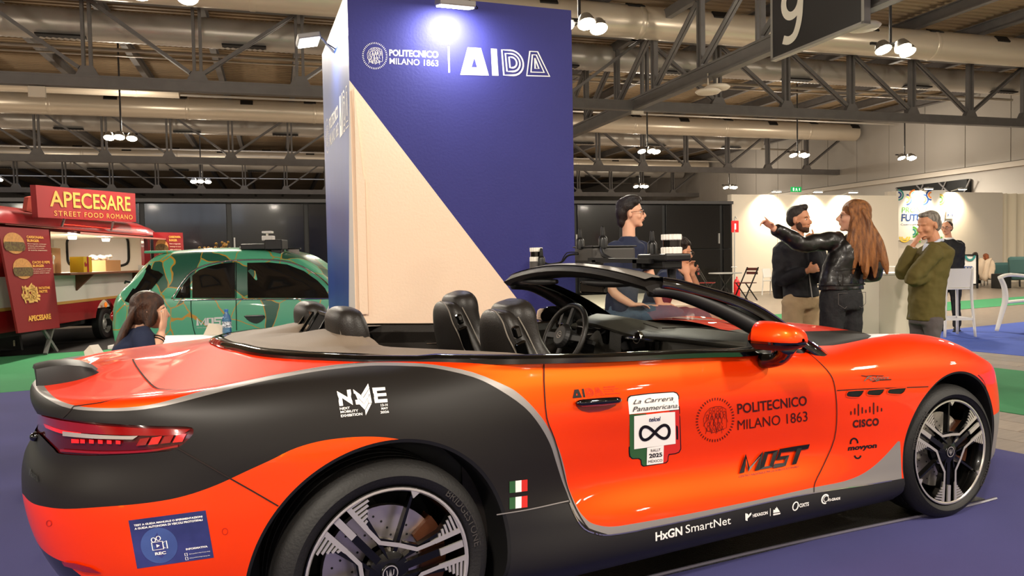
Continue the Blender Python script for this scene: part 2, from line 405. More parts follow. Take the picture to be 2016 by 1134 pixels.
# ------------------------------------------------------------------ number sign
def plane_hit(px,py,p0,n):
    d=ray(px,py); return CP+d*(np.dot(np.asarray(p0)-CP,n)/np.dot(d,n))
def smooth2_(P): return [tuple(p) for p in spl([list(p) for p in P],4)]
t=thing('number_sign','dark hanging sign with a large white number 9','sign',hw(11.52,14.4,6.0),HA)
b=MB(HM); b.box((11.52,14.41,7.35),(.10,2.9,2.7)); b.build('sign_board',mat('sign_dark','#2b2a2c',.5),t)
b=MB(HM); 
for y in(12.92,15.9): b.box((11.54,y,7.35),(.16,.08,2.8))
b.box((11.54,14.41,5.97),(.16,3.06,.06)); b.build('sign_frame',m_fix,t)
b=MB(HM@Matrix.Translation((11.46,15.14,6.17))@Matrix.Rotation(R(-90),4,'Z')@Matrix.Rotation(R(90),4,'X')); b.add(*seg2d([(.30*math.cos(a),.94+.33*math.sin(a)) for a in np.linspace(0,2*math.pi,33)[:-1]],.19,True)); v_,f_=seg2d(smooth2_([(.30,.98),(.30,.80),(.27,.52),(.20,.30),(.08,.13),(-.12,.08),(-.32,.15)]),.19); b.add([(x,y,.001) for x,y,_ in v_],f_); b.build('number',mat('sign_white','#e8e3d8',.5),t)
# small devices on the truss
def small(name,p,sz,m,label,cat,group=None,rz=HA):
    b=MB(Matrix.Translation(Vector(p))@Matrix.Rotation(rz,4,'Z')); b.box((0,0,0),sz); o=b.build(name,m,bevel=.01); return tag(o,label,cat,group)
for (px,py,D,lab) in ((1255,216,26.1,'small white wireless box left on the long truss chord'),(73,181,20.9,'white box antenna on the left end of the near truss')):
    small('wireless_box',atD(px,py,D),(.42,.1,.3),m_white,lab,'device')
for (px,py) in ((1394,180),(1412,172),(1699,52)):
    p=atD(px,py,21.5 if px<1600 else 16.2); b=MB(Matrix.Translation(Vector(p))); b.lathe([(0,.06),(.3,.05),(.36,0),(.3,-.06),(0,-.08)],20); b.cyl((0,0,.05),(0,0,.5),.02,n=6); o=b.build('round_antenna',m_white,smooth=True)
    tag(o,{1394:'round white antenna left of its twin under the sign truss',1412:'round white antenna right of its twin under the sign truss',1699:'round white antenna at the lower right corner of the 9 sign'}[px],'antenna')
# emergency exit sign on the far wall
p=atD(1567,373,49); t=thing('exit_sign','small green lit emergency exit sign high on the far wall','sign',p,HA)
TT=LM(t); b=MB(TT); b.box((0,0,0),(.75,.1,.32)); b.build('sign_box',mat('exit_green','#0b7a3a',.4,emit='#15b455',es=1.0),t)
b=MB(TT@Matrix.Translation((0,-.056,0))@Matrix.Rotation(R(90),4,'X'))
b.box((-.22,0,0),(.1,.2,.003)); b.box((.22,0,0),(.06,.16,.003)); b.ball((0,.07,0),.025,8,6); b.add(*seg2d([(0,.04),(-.02,-.03),(-.08,-.1)],.03)); b.add(*seg2d([(-.02,-.03),(.06,-.06),(.07,-.11)],.03)); b.add(*seg2d([(-.08,.03),(0,.03),(.07,-.01)],.025))
b.build('pictogram',mat('exit_white','#ffffff',.4,emit='#e8fff0',es=1.2),t)
# ------------------------------------------------------------------ black wall at the back, panel by panel
bw=slab('wall_back',-16,23.25,15.12,23.4,0,3.12,m_frameblack,'h',kind='structure')
xs=[-16,-14,-12,-10,-7.9,-5.7,-3.48,-1.23,.88,3.08,5.28,7.48,9.3,10.9,12.48,14.68,15.1]
for a,c in zip(xs[:-1],xs[1:]):
    for z0,z1 in ((.05,1.52),(1.56,3.04)) if a>8 else ((.05,3.04),):
        b=MB(HM); b.box(((a+c)/2,23.22,(z0+z1)/2),(c-a-.13,.05,z1-z0)); b.build('wall_panel',m_glossblack,bw,bevel=.01)
b=MB(HM); b.box((-.45,23.2,3.12),(31.1,.16,.1)); b.build('top_rail',m_steel_d,bw)
for X in (-1.1,9.3,14.55): 
    b=MB(HM); b.box((X,23.17,1.9),(.04,.05,.35)); b.build('pull_handle',m_fix,bw)
# ------------------------------------------------------------------ white booth walls on the right
ww=slab('wall_booth',15.14,23.35,22.3,23.55,0,3.42,m_white,'h',kind='structure')
for a,c in ((15.14,17.0),(17.0,20.15),(20.15,22.3)):
    b=MB(HM); b.box(((a+c)/2,23.33,1.72),(c-a-.02,.04,3.4)); b.build('wall_panel',m_white,ww)
w2=slab('wall_banner',22.3,23.8,27.9,24.0,0,3.62,m_offw,'h',kind='structure')
for a,c in ((22.3,25.0),(25.0,27.9)):
    b=MB(HM); b.box(((a+c)/2,23.78,1.8),(c-a-.02,.04,3.6)); b.build('wall_panel',m_offw,w2)
b=MB(HM); b.box((22.29,23.6,1.8),(.05,.42,3.6)); b.build('wall_panel',m_white,w2)
# curtain with real folds
b=MB(HM); P=[]
for i in range(140):
    x=27.9+i*.07; P.append([(x,24.0+.10*math.sin(i*.9)+.03*math.sin(i*2.3),z) for z in (0.02,1.2,2.4,3.6)])
b.grid(P); o=b.build('curtain',mat('curtain_cream','#d9cdb6',.85),smooth=True); tag(o,'cream pleated curtain hanging at the far right','curtain')
# wall washers on the booth walls
for i,px in enumerate((1512,1612,1700,1808,1895)):
    Z=27.0 if px<1757 else 29.5
    q=tohall(atD(px,384,Z)); X=q[0]; Yw=23.3 if px<1757 else 23.75; zt=3.42 if px<1757 else 3.62
    nm=['left of the bearded man','between the bearded man and the pointing woman','behind the pointing woman','above the printed banner','right of the printed banner'][i]
    t=thing('spot_lamp','small arm spot lamp washing the white wall, '+nm,'lamp',hw(X,Yw,zt),HA,'arm spots on the white wall')
    TT=LM(t); b=MB(TT); b.bar((0,0,.03),(0,-.5,.12),.03,.03); b.build('arm',m_fix,t)
    b=MB(TT); b.box((0,-.52,.08),(.34,.12,.06)); b.build('lamp_head',m_fix,t)
    b=MB(TT); b.box((0,-.52,.045),(.3,.1,.01)); b.build('lamp_lens',m_lamp,t)
    l=area('wall_wash',hw(X,Yw-.42,zt+.0),hw(X,Yw,zt-.55),.2,75,(1,.84,.58),spread=R(110)); 
# ================================================================== blue display tower
TY=R(61)-R(90)+math.atan(.349)         # heading of the main face
tx=np.array([math.cos(TY),math.sin(TY),0]); ty=np.array([-math.sin(TY),math.cos(TY),0])
c0=atD(697,509,6.35); c0[2]=0
TW,TD,TH=1.99,2.1,3.56
tw=thing('display_tower','tall dark blue display tower with cream triangle and white logos behind the convertible','tower',c0,TY)
TM=LM(tw)
m_tblue=mat('tower_blue','#34357a',.62,bump=.13,bscale=45,noise=.06,nscale=2,spec=.35)
m_tcream=mat('tower_cream','#f3d9bd',.6,bump=.12,bscale=45)
m_tside=mat('tower_side_blue','#1d459b',.45,bump=.05,bscale=30,noise=.25,nscale=1.2,stretch=(1,1,.2))
m_twhite=mat('logo_white','#f6f2ee',.5)
def tface(px,py):   # main face, local (u,z)
    p=plane_hit(px,py,c0,ty); d=p-c0; return (float(d@tx),float(d[2]))
a=tface(672,157); e=tface(1055,640)
e0=(a[0]+(e[0]-a[0])*(a[1]-0)/(a[1]-e[1]),0.)
ax=0.0; az=a[1]
b=MB(TM)
def vert_panel(poly,mi,y=0):   # polygon on the main face, local coords
    b.add([(u,y,z) for u,z in poly],[tuple(range(len(poly)))],mi)
if e0[0]<TW:
    vert_panel([(0,az),(0,TH),(TW,TH),(TW,0),e0],0); vert_panel([(0,0),(0,az),e0][::-1],1)
else:
    zr=a[1]+(e[1]-a[1])*(TW-a[0])/(e[0]-a[0])
    vert_panel([(0,az),(0,TH),(TW,TH),(TW,zr)],0); vert_panel([(0,0),(0,az),(TW,zr),(TW,0)],1)
# side face (x=0): white wedge towards the back
sw=.62
b.add([(0,0,az),(0,0,TH),(0,TD,TH),(0,TD,0),(0,sw,0)],[(0,1,2,3,4)],2)
b.add([(0,0,0),(0,0,az),(0,sw,0)],[(0,1,2)],3)
b.add([(TW,0,0),(TW,0,TH),(TW,TD,TH),(TW,TD,0)],[(0,3,2,1)],0)
b.add([(0,TD,0),(0,TD,TH),(TW,TD,TH),(TW,TD,0)],[(0,1,2,3)],0)
b.add([(0,0,TH),(TW,0,TH),(TW,TD,TH),(0,TD,TH)],[(0,1,2,3)],0)
bm=b.build('tower_body',[m_tblue,m_tcream,m_tside,mat('tower_side_white','#d9d2cc',.6)],tw)
# loose cover strip and its step near the left corner of the cream area
b=MB(TM); b.prism([(.03,.9),(.10,.9),(.10,2.02),(.085,2.05),(.03,2.75)],-.03,-.004,M=Matrix.Rotation(R(90),4,'X')@Matrix.Scale(-1,4,(0,0,1))); b.build('corner_cover_strip',m_tcream,tw)
# ------------------------------------------------------------------ decal helpers shared with the cars
def homog(q):
    """unit square (0,0)(1,0)(1,1)(0,1) -> four pixel corners"""
    A=[];B=[]
    for (u,v),(x,y) in zip(((0,0),(1,0),(1,1),(0,1)),q):
        A.append([u,v,1,0,0,0,-u*x,-v*x]);B.append(x);A.append([0,0,0,u,v,1,-u*y,-v*y]);B.append(y)
    h=np.append(np.linalg.solve(np.array(A,float),np.array(B,float)),1).reshape(3,3)
    def f(u,v):
        p=h@np.array([u,v,1]); return p[0]/p[2],p[1]/p[2]
    return f
def decal(name,geos,quad,surf,m,parent,off=.002,**kw):
    """geos: list of (verts in unit square, faces); surf(px,py)->(point,normal)"""
    b=MB(); f=homog(quad) if quad is not None else (lambda u,v:(u,v))
    for vs,fs in geos:
        out=[]
        for v in vs:
            p,n=surf(*f(v[0],v[1])); out.append(tuple(np.asarray(p)+np.asarray(n)*off))
        b.add(out,fs)
    return b.build(name,m,parent,**kw)
def tx_unit(t,bold=0,shear=0,box=(0,0,1,1),align='LEFT',space=1):
    vs,fs=textgeo(t,1,bold,shear,align,space=space); return (fit(vs,*box),fs)
def poly(pts): return ([(x,y,0) for x,y in pts],[tuple(range(len(pts)))])
def aida_geo(sw_=.018):
    """logo letters in a 0..1 box: solid A, solid I, outlined D, outlined A"""
    g=[]
    g.append(([(.07,1,0),(.22,1,0),(.30,0,0),(0,0,0),(.145,.62,0),(.175,.27,0),(.115,.27,0)],[(0,4,1),(1,4,5),(1,5,2),(2,5,6),(2,6,3),(3,6,4),(3,4,0)]))
    g.append(poly([(.335,1),(.405,1),(.405,0),(.335,0)]))
    for k in range(3):
        d=k*.135; P=[(1.6+d,.03+d),(1.6+d,.97-d)]
        for i in range(13):
            an=math.pi/2-math.pi*i/12; P.append((1.96+(.47-d)*math.cos(an),.5+(.47-d)*math.sin(an)))
        for Q_ in (P,[(2.50+d*1.45,.03+d),(2.79+d*.62,.97-d),(3.13-d*.62,.97-d),(3.44-d*1.45,.03+d)]):
            vs,fs=seg2d(Q_,sw_*3.6,True); g.append(([(x/3.45,y,0) for x,y,_ in vs],fs))
    return g
def most_geo():
    g=[]
    for P,c in (([(.09,0),(.09,.91),(.42,.12),(.86,.91),(.86,0)],False),([(1.08,.09),(1.08,.91),(1.56,.91),(1.56,.09)],True),([(2.42,.91),(1.80,.91),(1.80,.5),(2.28,.5),(2.28,.09),(1.70,.09)],False),([(2.42,.91),(3.3,.91)],False),([(2.80,.91),(2.80,0)],False)):
        vs,fs=seg2d(P,.25,c); g.append(([(x/3.2,y,0) for x,y,_ in vs],fs))
    return g
def seal_geo(n=44,seed=1,figs=True,lw=.012):
    g=[]
    for i in range(n):
        a=2*math.pi*i/n; c,s=math.cos(a),math.sin(a); w_=.011
        g.append(poly([(.5+.44*c-w_*s,.5+.44*s+w_*c),(.5+.44*c+w_*s,.5+.44*s-w_*c),(.5+.5*c+w_*s,.5+.5*s-w_*c),(.5+.5*c-w_*s,.5+.5*s+w_*c)]))
    rg=random.Random(seed)
    # a crowded group of robed figures drawn in thin line
    heads=[(.30,.60),(.38,.70),(.47,.74),(.57,.73),(.66,.72),(.42,.56),(.53,.60),(.62,.60),(.74,.64),(.33,.42),(.48,.42),(.60,.40)]
    for hx_,hy_ in heads:
        P=[(hx_+.032*math.cos(t*math.pi/5),hy_+.04*math.sin(t*math.pi/5)) for t in range(10)]; g.append(seg2d(P,lw,True))
        for sgn in(-1,1):
            P=[(hx_+sgn*.02,hy_-.04)]; 
            for k in range(4): P.append((hx_+sgn*(.03+.018*k)+rg.uniform(-.012,.012),hy_-.07-.05*k))
            g.append(seg2d(P,lw))
    P=[(.22,.40),(.2,.55),(.26,.68),(.36,.77),(.5,.80),(.66,.79),(.78,.72),(.8,.6),(.8,.3),(.70,.27),(.6,.24),(.45,.22),(.3,.27),(.22,.40)]
    g.append(seg2d(P,lw))
    for k in range(10):
        x=.26+.05*k; P=[(x,.36+rg.uniform(-.04,.04)),(x+rg.uniform(-.03,.05),.30),(x+rg.uniform(-.02,.05),.25)]; g.append(seg2d(P,lw))
    return g
def surf_tower(px,py): return plane_hit(px,py,c0,ty),-ty
def c6(*p): return [(570+x/3.476,y/3.476) for x,y in p]
decal('aida_logo',aida_geo(),c6((1168,512),(1782,528),(1745,352),(1176,322)),surf_tower,m_twhite,tw)
decal('seal_logo',seal_geo(),c6((497,472),(672,478),(668,292),(497,287)),surf_tower,m_twhite,tw)
decal('lettering',[tx_unit('POLITECNICO',.03)],c6((682,383),(1018,398),(1018,350),(682,338)),surf_tower,m_twhite,tw)
decal('lettering',[tx_unit('MILANO 1863',.008)],c6((684,438),(1018,455),(1018,412),(684,396)),surf_tower,m_twhite,tw)
decal('divider_line',[poly([(0,0),(1,0),(1,1),(0,1)])],c6((1087,497),(1098,497),(1094,318),(1082,318)),surf_tower,m_twhite,tw)
def surf_side(px,py): return plane_hit(px,py,c0,tx),-tx
def side(u,v):  # depth along side, height
    return c0+ty*u+np.array([0,0,v])
def surf_sd(u,v): return side(u,v),-tx
g=[]
for t_,z0,z1,bd in (('POLITECNICO',2.66,2.78,.03),('MILANO 1863',2.5,2.62,.008)):
    vs,fs=tx_unit(t_,bd); g.append(([(1.55-x*.75,z0+y*(z1-z0),0) for x,y,_ in vs],fs))
vs_=[([(.72-x*.62,2.46+y*.36,0) for x,y,_ in v],f) for v,f in aida_geo()]
sl=[([(1.95-x*.36,2.46+y*.36,0) for x,y,_ in v],f) for v,f in seal_geo()]
decal('side_logo',g+vs_+sl,None,surf_sd,m_twhite,tw)
# two flood lamps on arms
def flood(px,py,D,aim,label,face):
    p=atD(px,py,D); t=thing('flood_lamp',label,'lamp',p,TY)
    fwd=(Vector(aim)-Vector(p)).normalized(); q=fwd.to_track_quat('-Z','Y').to_matrix().to_4x4(); MM=Matrix.Translation(Vector(p))@q
    b=MB(MM); b.box((0,0,.03),(.30,.20,.05)); b.build('housing',m_fix,t,bevel=.01)
    b=MB(MM); b.box((0,0,.0),(.275,.175,.012)); b.build('lens',mat('flood_lens','#ffffff',.3,emit='#fffaf0',es=16),t)
    b=MB(); b.tube([Vector(p)+Vector((0,0,.04)),Vector(p)*.5+Vector(face)*.5+Vector((0,0,.09)),Vector(face)],.012,6); b.build('arm',m_fix,t)
    b=MB(); b.tube([Vector(p)+Vector(tx)*.17,Vector(p)*.5+Vector(face)*.5+Vector(tx)*.2-Vector((0,0,.05)),Vector(face)+Vector(tx)*.05],.005,5,sub=5); b.build('cable',m_frameblack,t)
    return t
fp=plane_hit(890,-20,c0,ty); 
FA=Vector(atD(896,14,6.32)); flood(896,14,6.32,FA+Vector((ty[0]*.25,ty[1]*.25,-1)),'white flood lamp on an arm above the logos of the blue tower',fp)
pm=atD(896,14,6.32); area('tower_flood',pm-np.array([0,0,.03]),FA+Vector((ty[0]*.45,ty[1]*.45,-1)),.2,27,(1,.98,.95))
sp=side(1.0,3.3)
ps=atD(608,82,7.0)
FB=Vector(atD(608,84,7.0)); flood(608,84,7.0,FB+Vector((tx[0]*.2,tx[1]*.2,-1)),'white flood lamp on the left side of the blue tower',side(1.0,3.3))
area('tower_flood',ps-np.array([0,0,.03]),FB+Vector((tx[0]*.3,tx[1]*.3,-1)),.2,9,(1,.93,.8))
# ================================================================== the orange convertible
m_orange=mat('orange_paint',(1.0,.05,.0),.5,spec=.1,coat=.6,croug=.02)
nt=m_orange.node_tree; b0=nt.nodes['Principled BSDF']; b0.inputs['Base Color'].default_value=(.86,.028,.0,1)
b1=nt.nodes.new('ShaderNodeBsdfPrincipled'); b1.inputs['Base Color'].default_value=(1,.23,.004,1); b1.inputs['Metallic'].default_value=1; b1.inputs['Roughness'].default_value=.46; b1.inputs['Coat Weight'].default_value=.6; b1.inputs['Coat Roughness'].default_value=.02
mxp=nt.nodes.new('ShaderNodeMixShader'); lw=nt.nodes.new('ShaderNodeLayerWeight'); lw.inputs[0].default_value=.5; mr0=nt.nodes.new('ShaderNodeMapRange'); mr0.inputs[1].default_value=.0; mr0.inputs[2].default_value=.85; mr0.inputs[3].default_value=.29; mr0.inputs[4].default_value=.0; nt.links.new(lw.outputs['Facing'],mr0.inputs[0]); nt.links.new(mr0.outputs[0],mxp.inputs[0]); nt.links.new(b0.outputs[0],mxp.inputs[1]); nt.links.new(b1.outputs[0],mxp.inputs[2]); nt.links.new(mxp.outputs[0],nt.nodes['Material Output'].inputs[0])
m_matte=mat('matte_black_wrap','#1c1917',.47,ior=1.32)
m_bon=mat('bonnet_black_wrap','#171412',.6,ior=1.16)
m_greyw=mat('grey_wrap','#8d8885',.42,metal=.35)
m_gloss=mat('gloss_black','#040404',.08,coat=1)
m_rubber=mat('black_rubber','#0c0b0b',.6)
m_plast=mat('black_plastic','#151313',.5)
m_leather=mat('black_leather','#1d1916',.42,bump=.12,bscale=220)
m_deckl=mat('grey_leather_deck','#7a6c5e',.6,bump=.15,bscale=300)
m_chrome=mat('chrome','#d8d4cf',.08,metal=1)
m_darkin=mat('cabin_dark','#0d0c0b',.6)
m_gap=mat('panel_gap','#1a0a04',.8)
car=thing('convertible_car','orange and matte black open top sports car covered with sponsor lettering in the foreground','car',(1.43,0,0),0)
# --- control stations: (B xy, outward normal deg, 9 side points (inset,z), 2 inner heights, spine (x,z))
D0=270
ST=[
((-1.015,0),180,[(.20,.22),(.09,.33),(.02,.45),(-.01,.58),(.0,.68),(.035,.76),(.045,.84),(.025,.895),(.04,.935)],(.945,.965),(-.70,.985)),
((-.988,-.32),195,[(.20,.22),(.09,.33),(.02,.45),(-.01,.58),(.0,.68),(.035,.76),(.042,.84),(.025,.895),(.04,.935)],(.947,.967),(-.68,.985)),
((-.915,-.59),216,[(.18,.22),(.08,.33),(.02,.45),(-.005,.58),(.0,.68),(.025,.76),(.033,.84),(.03,.90),(.05,.94)],(.955,.975),(-.62,.99)),
((-.75,-.785),236,[(.16,.22),(.06,.33),(.015,.45),(.0,.58),(.0,.68),(.02,.77),(.025,.85),(.035,.91),(.065,.95)],(.968,.985),(-.52,1.0)),
((-.50,-.885),252,[(.12,.21),(.045,.33),(.012,.45),(.0,.58),(.0,.68),(.005,.78),(.022,.87),(.055,.93),(.11,.965)],(.99,1.01),(-.38,1.025)),
((-.25,-.94),264,[(.10,.20),(.035,.32),(.01,.45),(.0,.58),(.0,.69),(.008,.80),(.035,.895),(.085,.955),(.16,.985)],(1.01,1.03),(-.2,1.035)),
((.0,-.962),D0,[(.10,.18),(.03,.30),(.008,.45),(.0,.58),(.0,.70),(.01,.81),(.045,.905),(.105,.967),(.19,.995)],(1.02,1.03),(0,1.035)),
((.25,-.955),D0,[(.10,.17),(.03,.28),(.012,.43),(.008,.56),(.006,.69),(.018,.80),(.05,.895),(.09,.955),(.135,.99)],(1.0,1.02),(.25,1.02)),
((.50,-.945),D0,[(.10,.16),(.02,.26),(.02,.40),(.03,.53),(.02,.67),(.02,.79),(.04,.88),(.068,.945),(.085,.98)],(.98,.99),(.5,.99)),
((.90,-.94),D0,[(.10,.15),(.01,.24),(.012,.37),(.056,.50),(.04,.64),(.018,.76),(.03,.86),(.055,.92),(.075,.957)],(.96,.97),(.9,.97)),
((1.40,-.94),D0,[(.10,.145),(.01,.225),(.012,.35),(.060,.48),(.042,.62),(.016,.745),(.025,.84),(.05,.90),(.07,.935)],(.94,.95),(1.4,.95)),
((1.85,-.945),D0,[(.10,.14),(.01,.215),(.012,.33),(.06,.46),(.04,.60),(.012,.73),(.02,.82),(.06,.88),(.12,.905)],(.945,.975),(1.85,.985)),
((2.2,-.95),D0,[(.10,.135),(.015,.21),(.02,.32),(.03,.45),(.015,.58),(.003,.71),(.015,.81),(.07,.868),(.16,.903)],(.935,.962),(2.2,.975)),
((2.6,-.962),D0,[(.10,.135),(.02,.21),(.01,.32),(.01,.45),(.003,.58),(.0,.70),(.018,.80),(.075,.878),(.17,.922)],(.915,.938),(2.6,.950)),
((2.93,-.968),D0,[(.10,.14),(.03,.21),(.01,.32),(.003,.45),(.0,.58),(.0,.69),(.018,.785),(.08,.868),(.17,.908)],(.885,.905),(2.93,.918)),
((3.22,-.950),276,[(.10,.15),(.03,.21),(.01,.32),(.0,.44),(.0,.56),(.002,.66),(.02,.755),(.075,.81),(.165,.848)],(.84,.86),(3.22,.872)),
((3.47,-.875),292,[(.12,.16),(.03,.22),(.01,.32),(.0,.42),(.0,.52),(.01,.62),(.03,.705),(.08,.74),(.165,.782)],(.785,.80),(3.43,.82)),
((3.68,-.70),312,[(.14,.17),(.04,.22),(.01,.31),(.0,.39),(.0,.48),(.015,.565),(.04,.64),(.09,.70),(.17,.735)],(.74,.75),(3.55,.77)),
((3.82,-.40),336,[(.16,.18),(.04,.22),(.01,.30),(.0,.37),(.0,.45),(.02,.53),(.05,.60),(.10,.655),(.17,.69)],(.71,.725),(3.61,.745)),
((3.87,0),360,[(.16,.18),(.04,.22),(.01,.30),(.0,.37),(.0,.45),(.02,.53),(.05,.59),(.10,.645),(.17,.68)],(.70,.72),(3.63,.74)),
]
def build_body(nu,nj):
    B=np.array([s[0] for s in ST],float); A=np.array([s[1] for s in ST],float)
    par=np.concatenate([[0],np.cumsum(np.linalg.norm(np.diff(B,axis=0),axis=1))])
    cols=[B[:,0],B[:,1],A]+[np.array([s[2][j][k] for s in ST]) for j in range(9) for k in(0,1)]+[np.array([s[3][0] for s in ST]),np.array([s[3][1] for s in ST]),np.array([s[4][0] for s in ST]),np.array([s[4][1] for s in ST])]
    D=np.array(cols).T
    # natural cubic spline through stations
    n=len(par); h=np.diff(par); Am=np.zeros((n,n)); rhs=np.zeros((n,D.shape[1])); Am[0,0]=Am[-1,-1]=1
    for i in range(1,n-1):
        Am[i,i-1]=h[i-1];Am[i,i]=2*(h[i-1]+h[i]);Am[i,i+1]=h[i]; rhs[i]=6*((D[i+1]-D[i])/h[i]-(D[i]-D[i-1])/h[i-1])
    Mm=np.linalg.solve(Am,rhs)
    u=np.linspace(0,par[-1],nu); idx=np.clip(np.searchsorted(par,u)-1,0,n-2)
    out=[]
    for x,i in zip(u,idx):
        a=(par[i+1]-x)/h[i]; b=(x-par[i])/h[i]
        out.append(a*D[i]+b*D[i+1]+((a**3-a)*Mm[i]+(b**3-b)*Mm[i+1])*h[i]**2/6)
    out=np.array(out)
    rows=[]
    for d in out:
        an=R(d[2]); N=np.array([math.cos(an),math.sin(an)])
        pts=[]
        for j in range(9):
            e,z=d[3+2*j],d[4+2*j]; pts.append([d[0]-e*N[0],d[1]-e*N[1],z])
        c=np.array(pts[-1]); sp=np.array([d[23],0,d[24]])
        for t,z in ((.12,None),(.42,d[21]),(.72,d[22])):
            p=c+(sp-c)*t
            if z is None: z=c[2]+(d[21]-c[2])*.22
            pts.append([p[0],p[1],z])
        pts.append(list(sp))
        pts=np.array(pts); m=len(pts); row=[]
        for k in range(nj+1):
            t=k/nj*(m-1); i=min(int(t),m-2); f=t-i
            p0=pts[i-1] if i>0 else 2*pts[0]-pts[1]; p1=pts[i];p2=pts[i+1]
            p3=pts[i+2] if i+2<m else np.array([pts[-2][0],-pts[-2][1],pts[-2][2]])
            row.append(.5*((2*p1)+(-p0+p2)*f+(2*p0-5*p1+4*p2-p3)*f*f+(-p0+3*p1-3*p2+p3)*f**3))
        rows.append(row)
    P=np.array(rows); P[0,:,1]=0; P[-1,:,1]=0; P[:,-1,1]=0
    return P
NU,NJ=300,96
BP=build_body(NU,NJ)
V=BP.reshape(-1,3); nj=NJ+1
q=np.array([(i*nj+j,(i+1)*nj+j,(i+1)*nj+j+1,i*nj+j+1) for i in range(NU-1) for j in range(NJ)])
F=np.concatenate([q[:,[0,1,2]],q[:,[0,2,3]]])
def vnorm(V,F):
    n=np.cross(V[F[:,1]]-V[F[:,0]],V[F[:,2]]-V[F[:,0]]); N=np.zeros_like(V)
    for k in range(3): np.add.at(N,F[:,k],n)
    N[np.abs(V[:,1])<1e-6,1]=0
    return N/(np.linalg.norm(N,axis=1,keepdims=True)+1e-12)
N=vnorm(V,F)
if N[(NU//2)*nj+NJ//3][1]>0: F=F[:,::-1]; N=-N
BVH=BVHTree.FromPolygons([tuple(v) for v in V],[tuple(int(i) for i in f) for f in F])
PXY=pj(V)
def surf_body(px,py):
    d=Vector(ray(px,py)).normalized(); h=BVH.ray_cast(Vector(CP),d)
    if h[0] is None:
        best=None
        for t_ in np.linspace(2.0,5.0,60):
            g_=BVH.find_nearest(Vector(CP+ray(px,py)*t_))
            if best is None or g_[3]<best[3]: best=g_
        h=best
    n=h[1]; 
    if n.dot(Vector(CP)-h[0])<0: n=-n
    return np.array(h[0]),np.array(n)
def sdf_poly(P,pts):
    """signed distance (+inside) of points P to a closed polygon"""
    pts=np.array(pts,float); d=np.full(len(P),1e9); ins=np.zeros(len(P),bool)
    for a,b in zip(pts,np.roll(pts,-1,0)):
        ab=b-a; t=np.clip(((P-a)@ab)/(ab@ab+1e-12),0,1); d=np.minimum(d,np.linalg.norm(P-(a+t[:,None]*ab),axis=1))
        c=((a[1]>P[:,1])!=(b[1]>P[:,1])); 
        with np.errstate(divide='ignore',invalid='ignore'): xx=(b[0]-a[0])*(P[:,1]-a[1])/(b[1]-a[1])+a[0]
        ins^=c&(P[:,0]<xx)
    return np.where(ins,d,-d)
def smooth2(pts,k=4): return [tuple(p) for p in spl([list(p) for p in pts],k)]
class Sheet:
    """triangle sheet with normals and per-vertex channels; cut(field) splits it where the field crosses zero"""
    def __init__(s,V,N,F,ch): s.V,s.N,s.F,s.ch=V,N,F,ch
    def cut(s,f):
        sg=f[s.F]>0; allp=sg.all(1); alln=(~sg).all(1); mix=~(allp|alln)
        V=list(s.V);N=list(s.N);CH={k:list(v) for k,v in s.ch.items()}; FF=list(f); cache={}
        pos=[tuple(t) for t in s.F[allp]]; neg=[tuple(t) for t in s.F[alln]]
        def mid(a,b):
            k=(min(a,b),max(a,b))
            if k in cache: return cache[k]
            t=FF[a]/(FF[a]-FF[b]); V.append(V[a]+(V[b]-V[a])*t); n=N[a]+(N[b]-N[a])*t; N.append(n/(np.linalg.norm(n)+1e-12))
            for c in CH: CH[c].append(CH[c][a]+(CH[c][b]-CH[c][a])*t)
            cache[k]=len(V)-1; return cache[k]
        for tri in s.F[mix]:
            for r in range(3):
                a,b,c=int(tri[r]),int(tri[(r+1)%3]),int(tri[(r+2)%3])
                if (f[a]>0)!=(f[b]>0) and (f[a]>0)!=(f[c]>0):
                    x=mid(a,b);y=mid(a,c); A,B_=(pos,neg) if f[a]>0 else (neg,pos)
                    A.append((a,x,y)); B_.append((x,b,c)); B_.append((x,c,y)); break
        V=np.array(V);N=np.array(N);CH={k:np.array(v) for k,v in CH.items()}
        mk=lambda T: Sheet(V,N,np.array(T,int).reshape(-1,3),CH)
        return mk(pos),mk(neg)
    def merge(s,mirror=True): pass
def emit(name,parts,parent,mirror=True,offset=0,**kw):
    """parts: list of (sheet, material); one object; mirrored to the far side too"""
    vs=[];ns=[];fs=[];mi=[];mats=[]
    for sh,m in parts:
        if len(sh.F)==0: continue
        u,inv=np.unique(sh.F,return_inverse=True); T=inv.reshape(sh.F.shape)
        if m not in mats: mats.append(m)
        k=mats.index(m)
        for sy in ((1,-1) if mirror else (1,)):
            b=sum(len(x) for x in vs); v=sh.V[u]+sh.N[u]*offset; n=sh.N[u].copy(); v=v.copy(); v[:,1]*=sy; n[:,1]*=sy
            vs.append(v);ns.append(n);t=T+b
            if sy<0: t=t[:,::-1]
            fs.append(t); mi+= [k]*len(t)
    if not vs: return None
    v=np.concatenate(vs);n=np.concatenate(ns);f=np.concatenate(fs)
    off=np.array(parent_loc(parent))
    me=bpy.data.meshes.new(name); me.from_pydata((v-off).tolist(),[],f.tolist())
    for m in mats: me.materials.append(m)
    me.polygons.foreach_set('material_index',mi); me.polygons.foreach_set('use_smooth',[True]*len(f))
    me.update(); me.normals_split_custom_set_from_vertices(n.tolist())
    o=bpy.data.objects.new(name,me); COL.objects.link(o)
    if parent is not None: o.parent=parent; INV[o.name]=INV[parent.name]
    for k_,v_ in kw.items(): o[k_]=v_
    return o
def parent_loc(p): return LM(p).translation
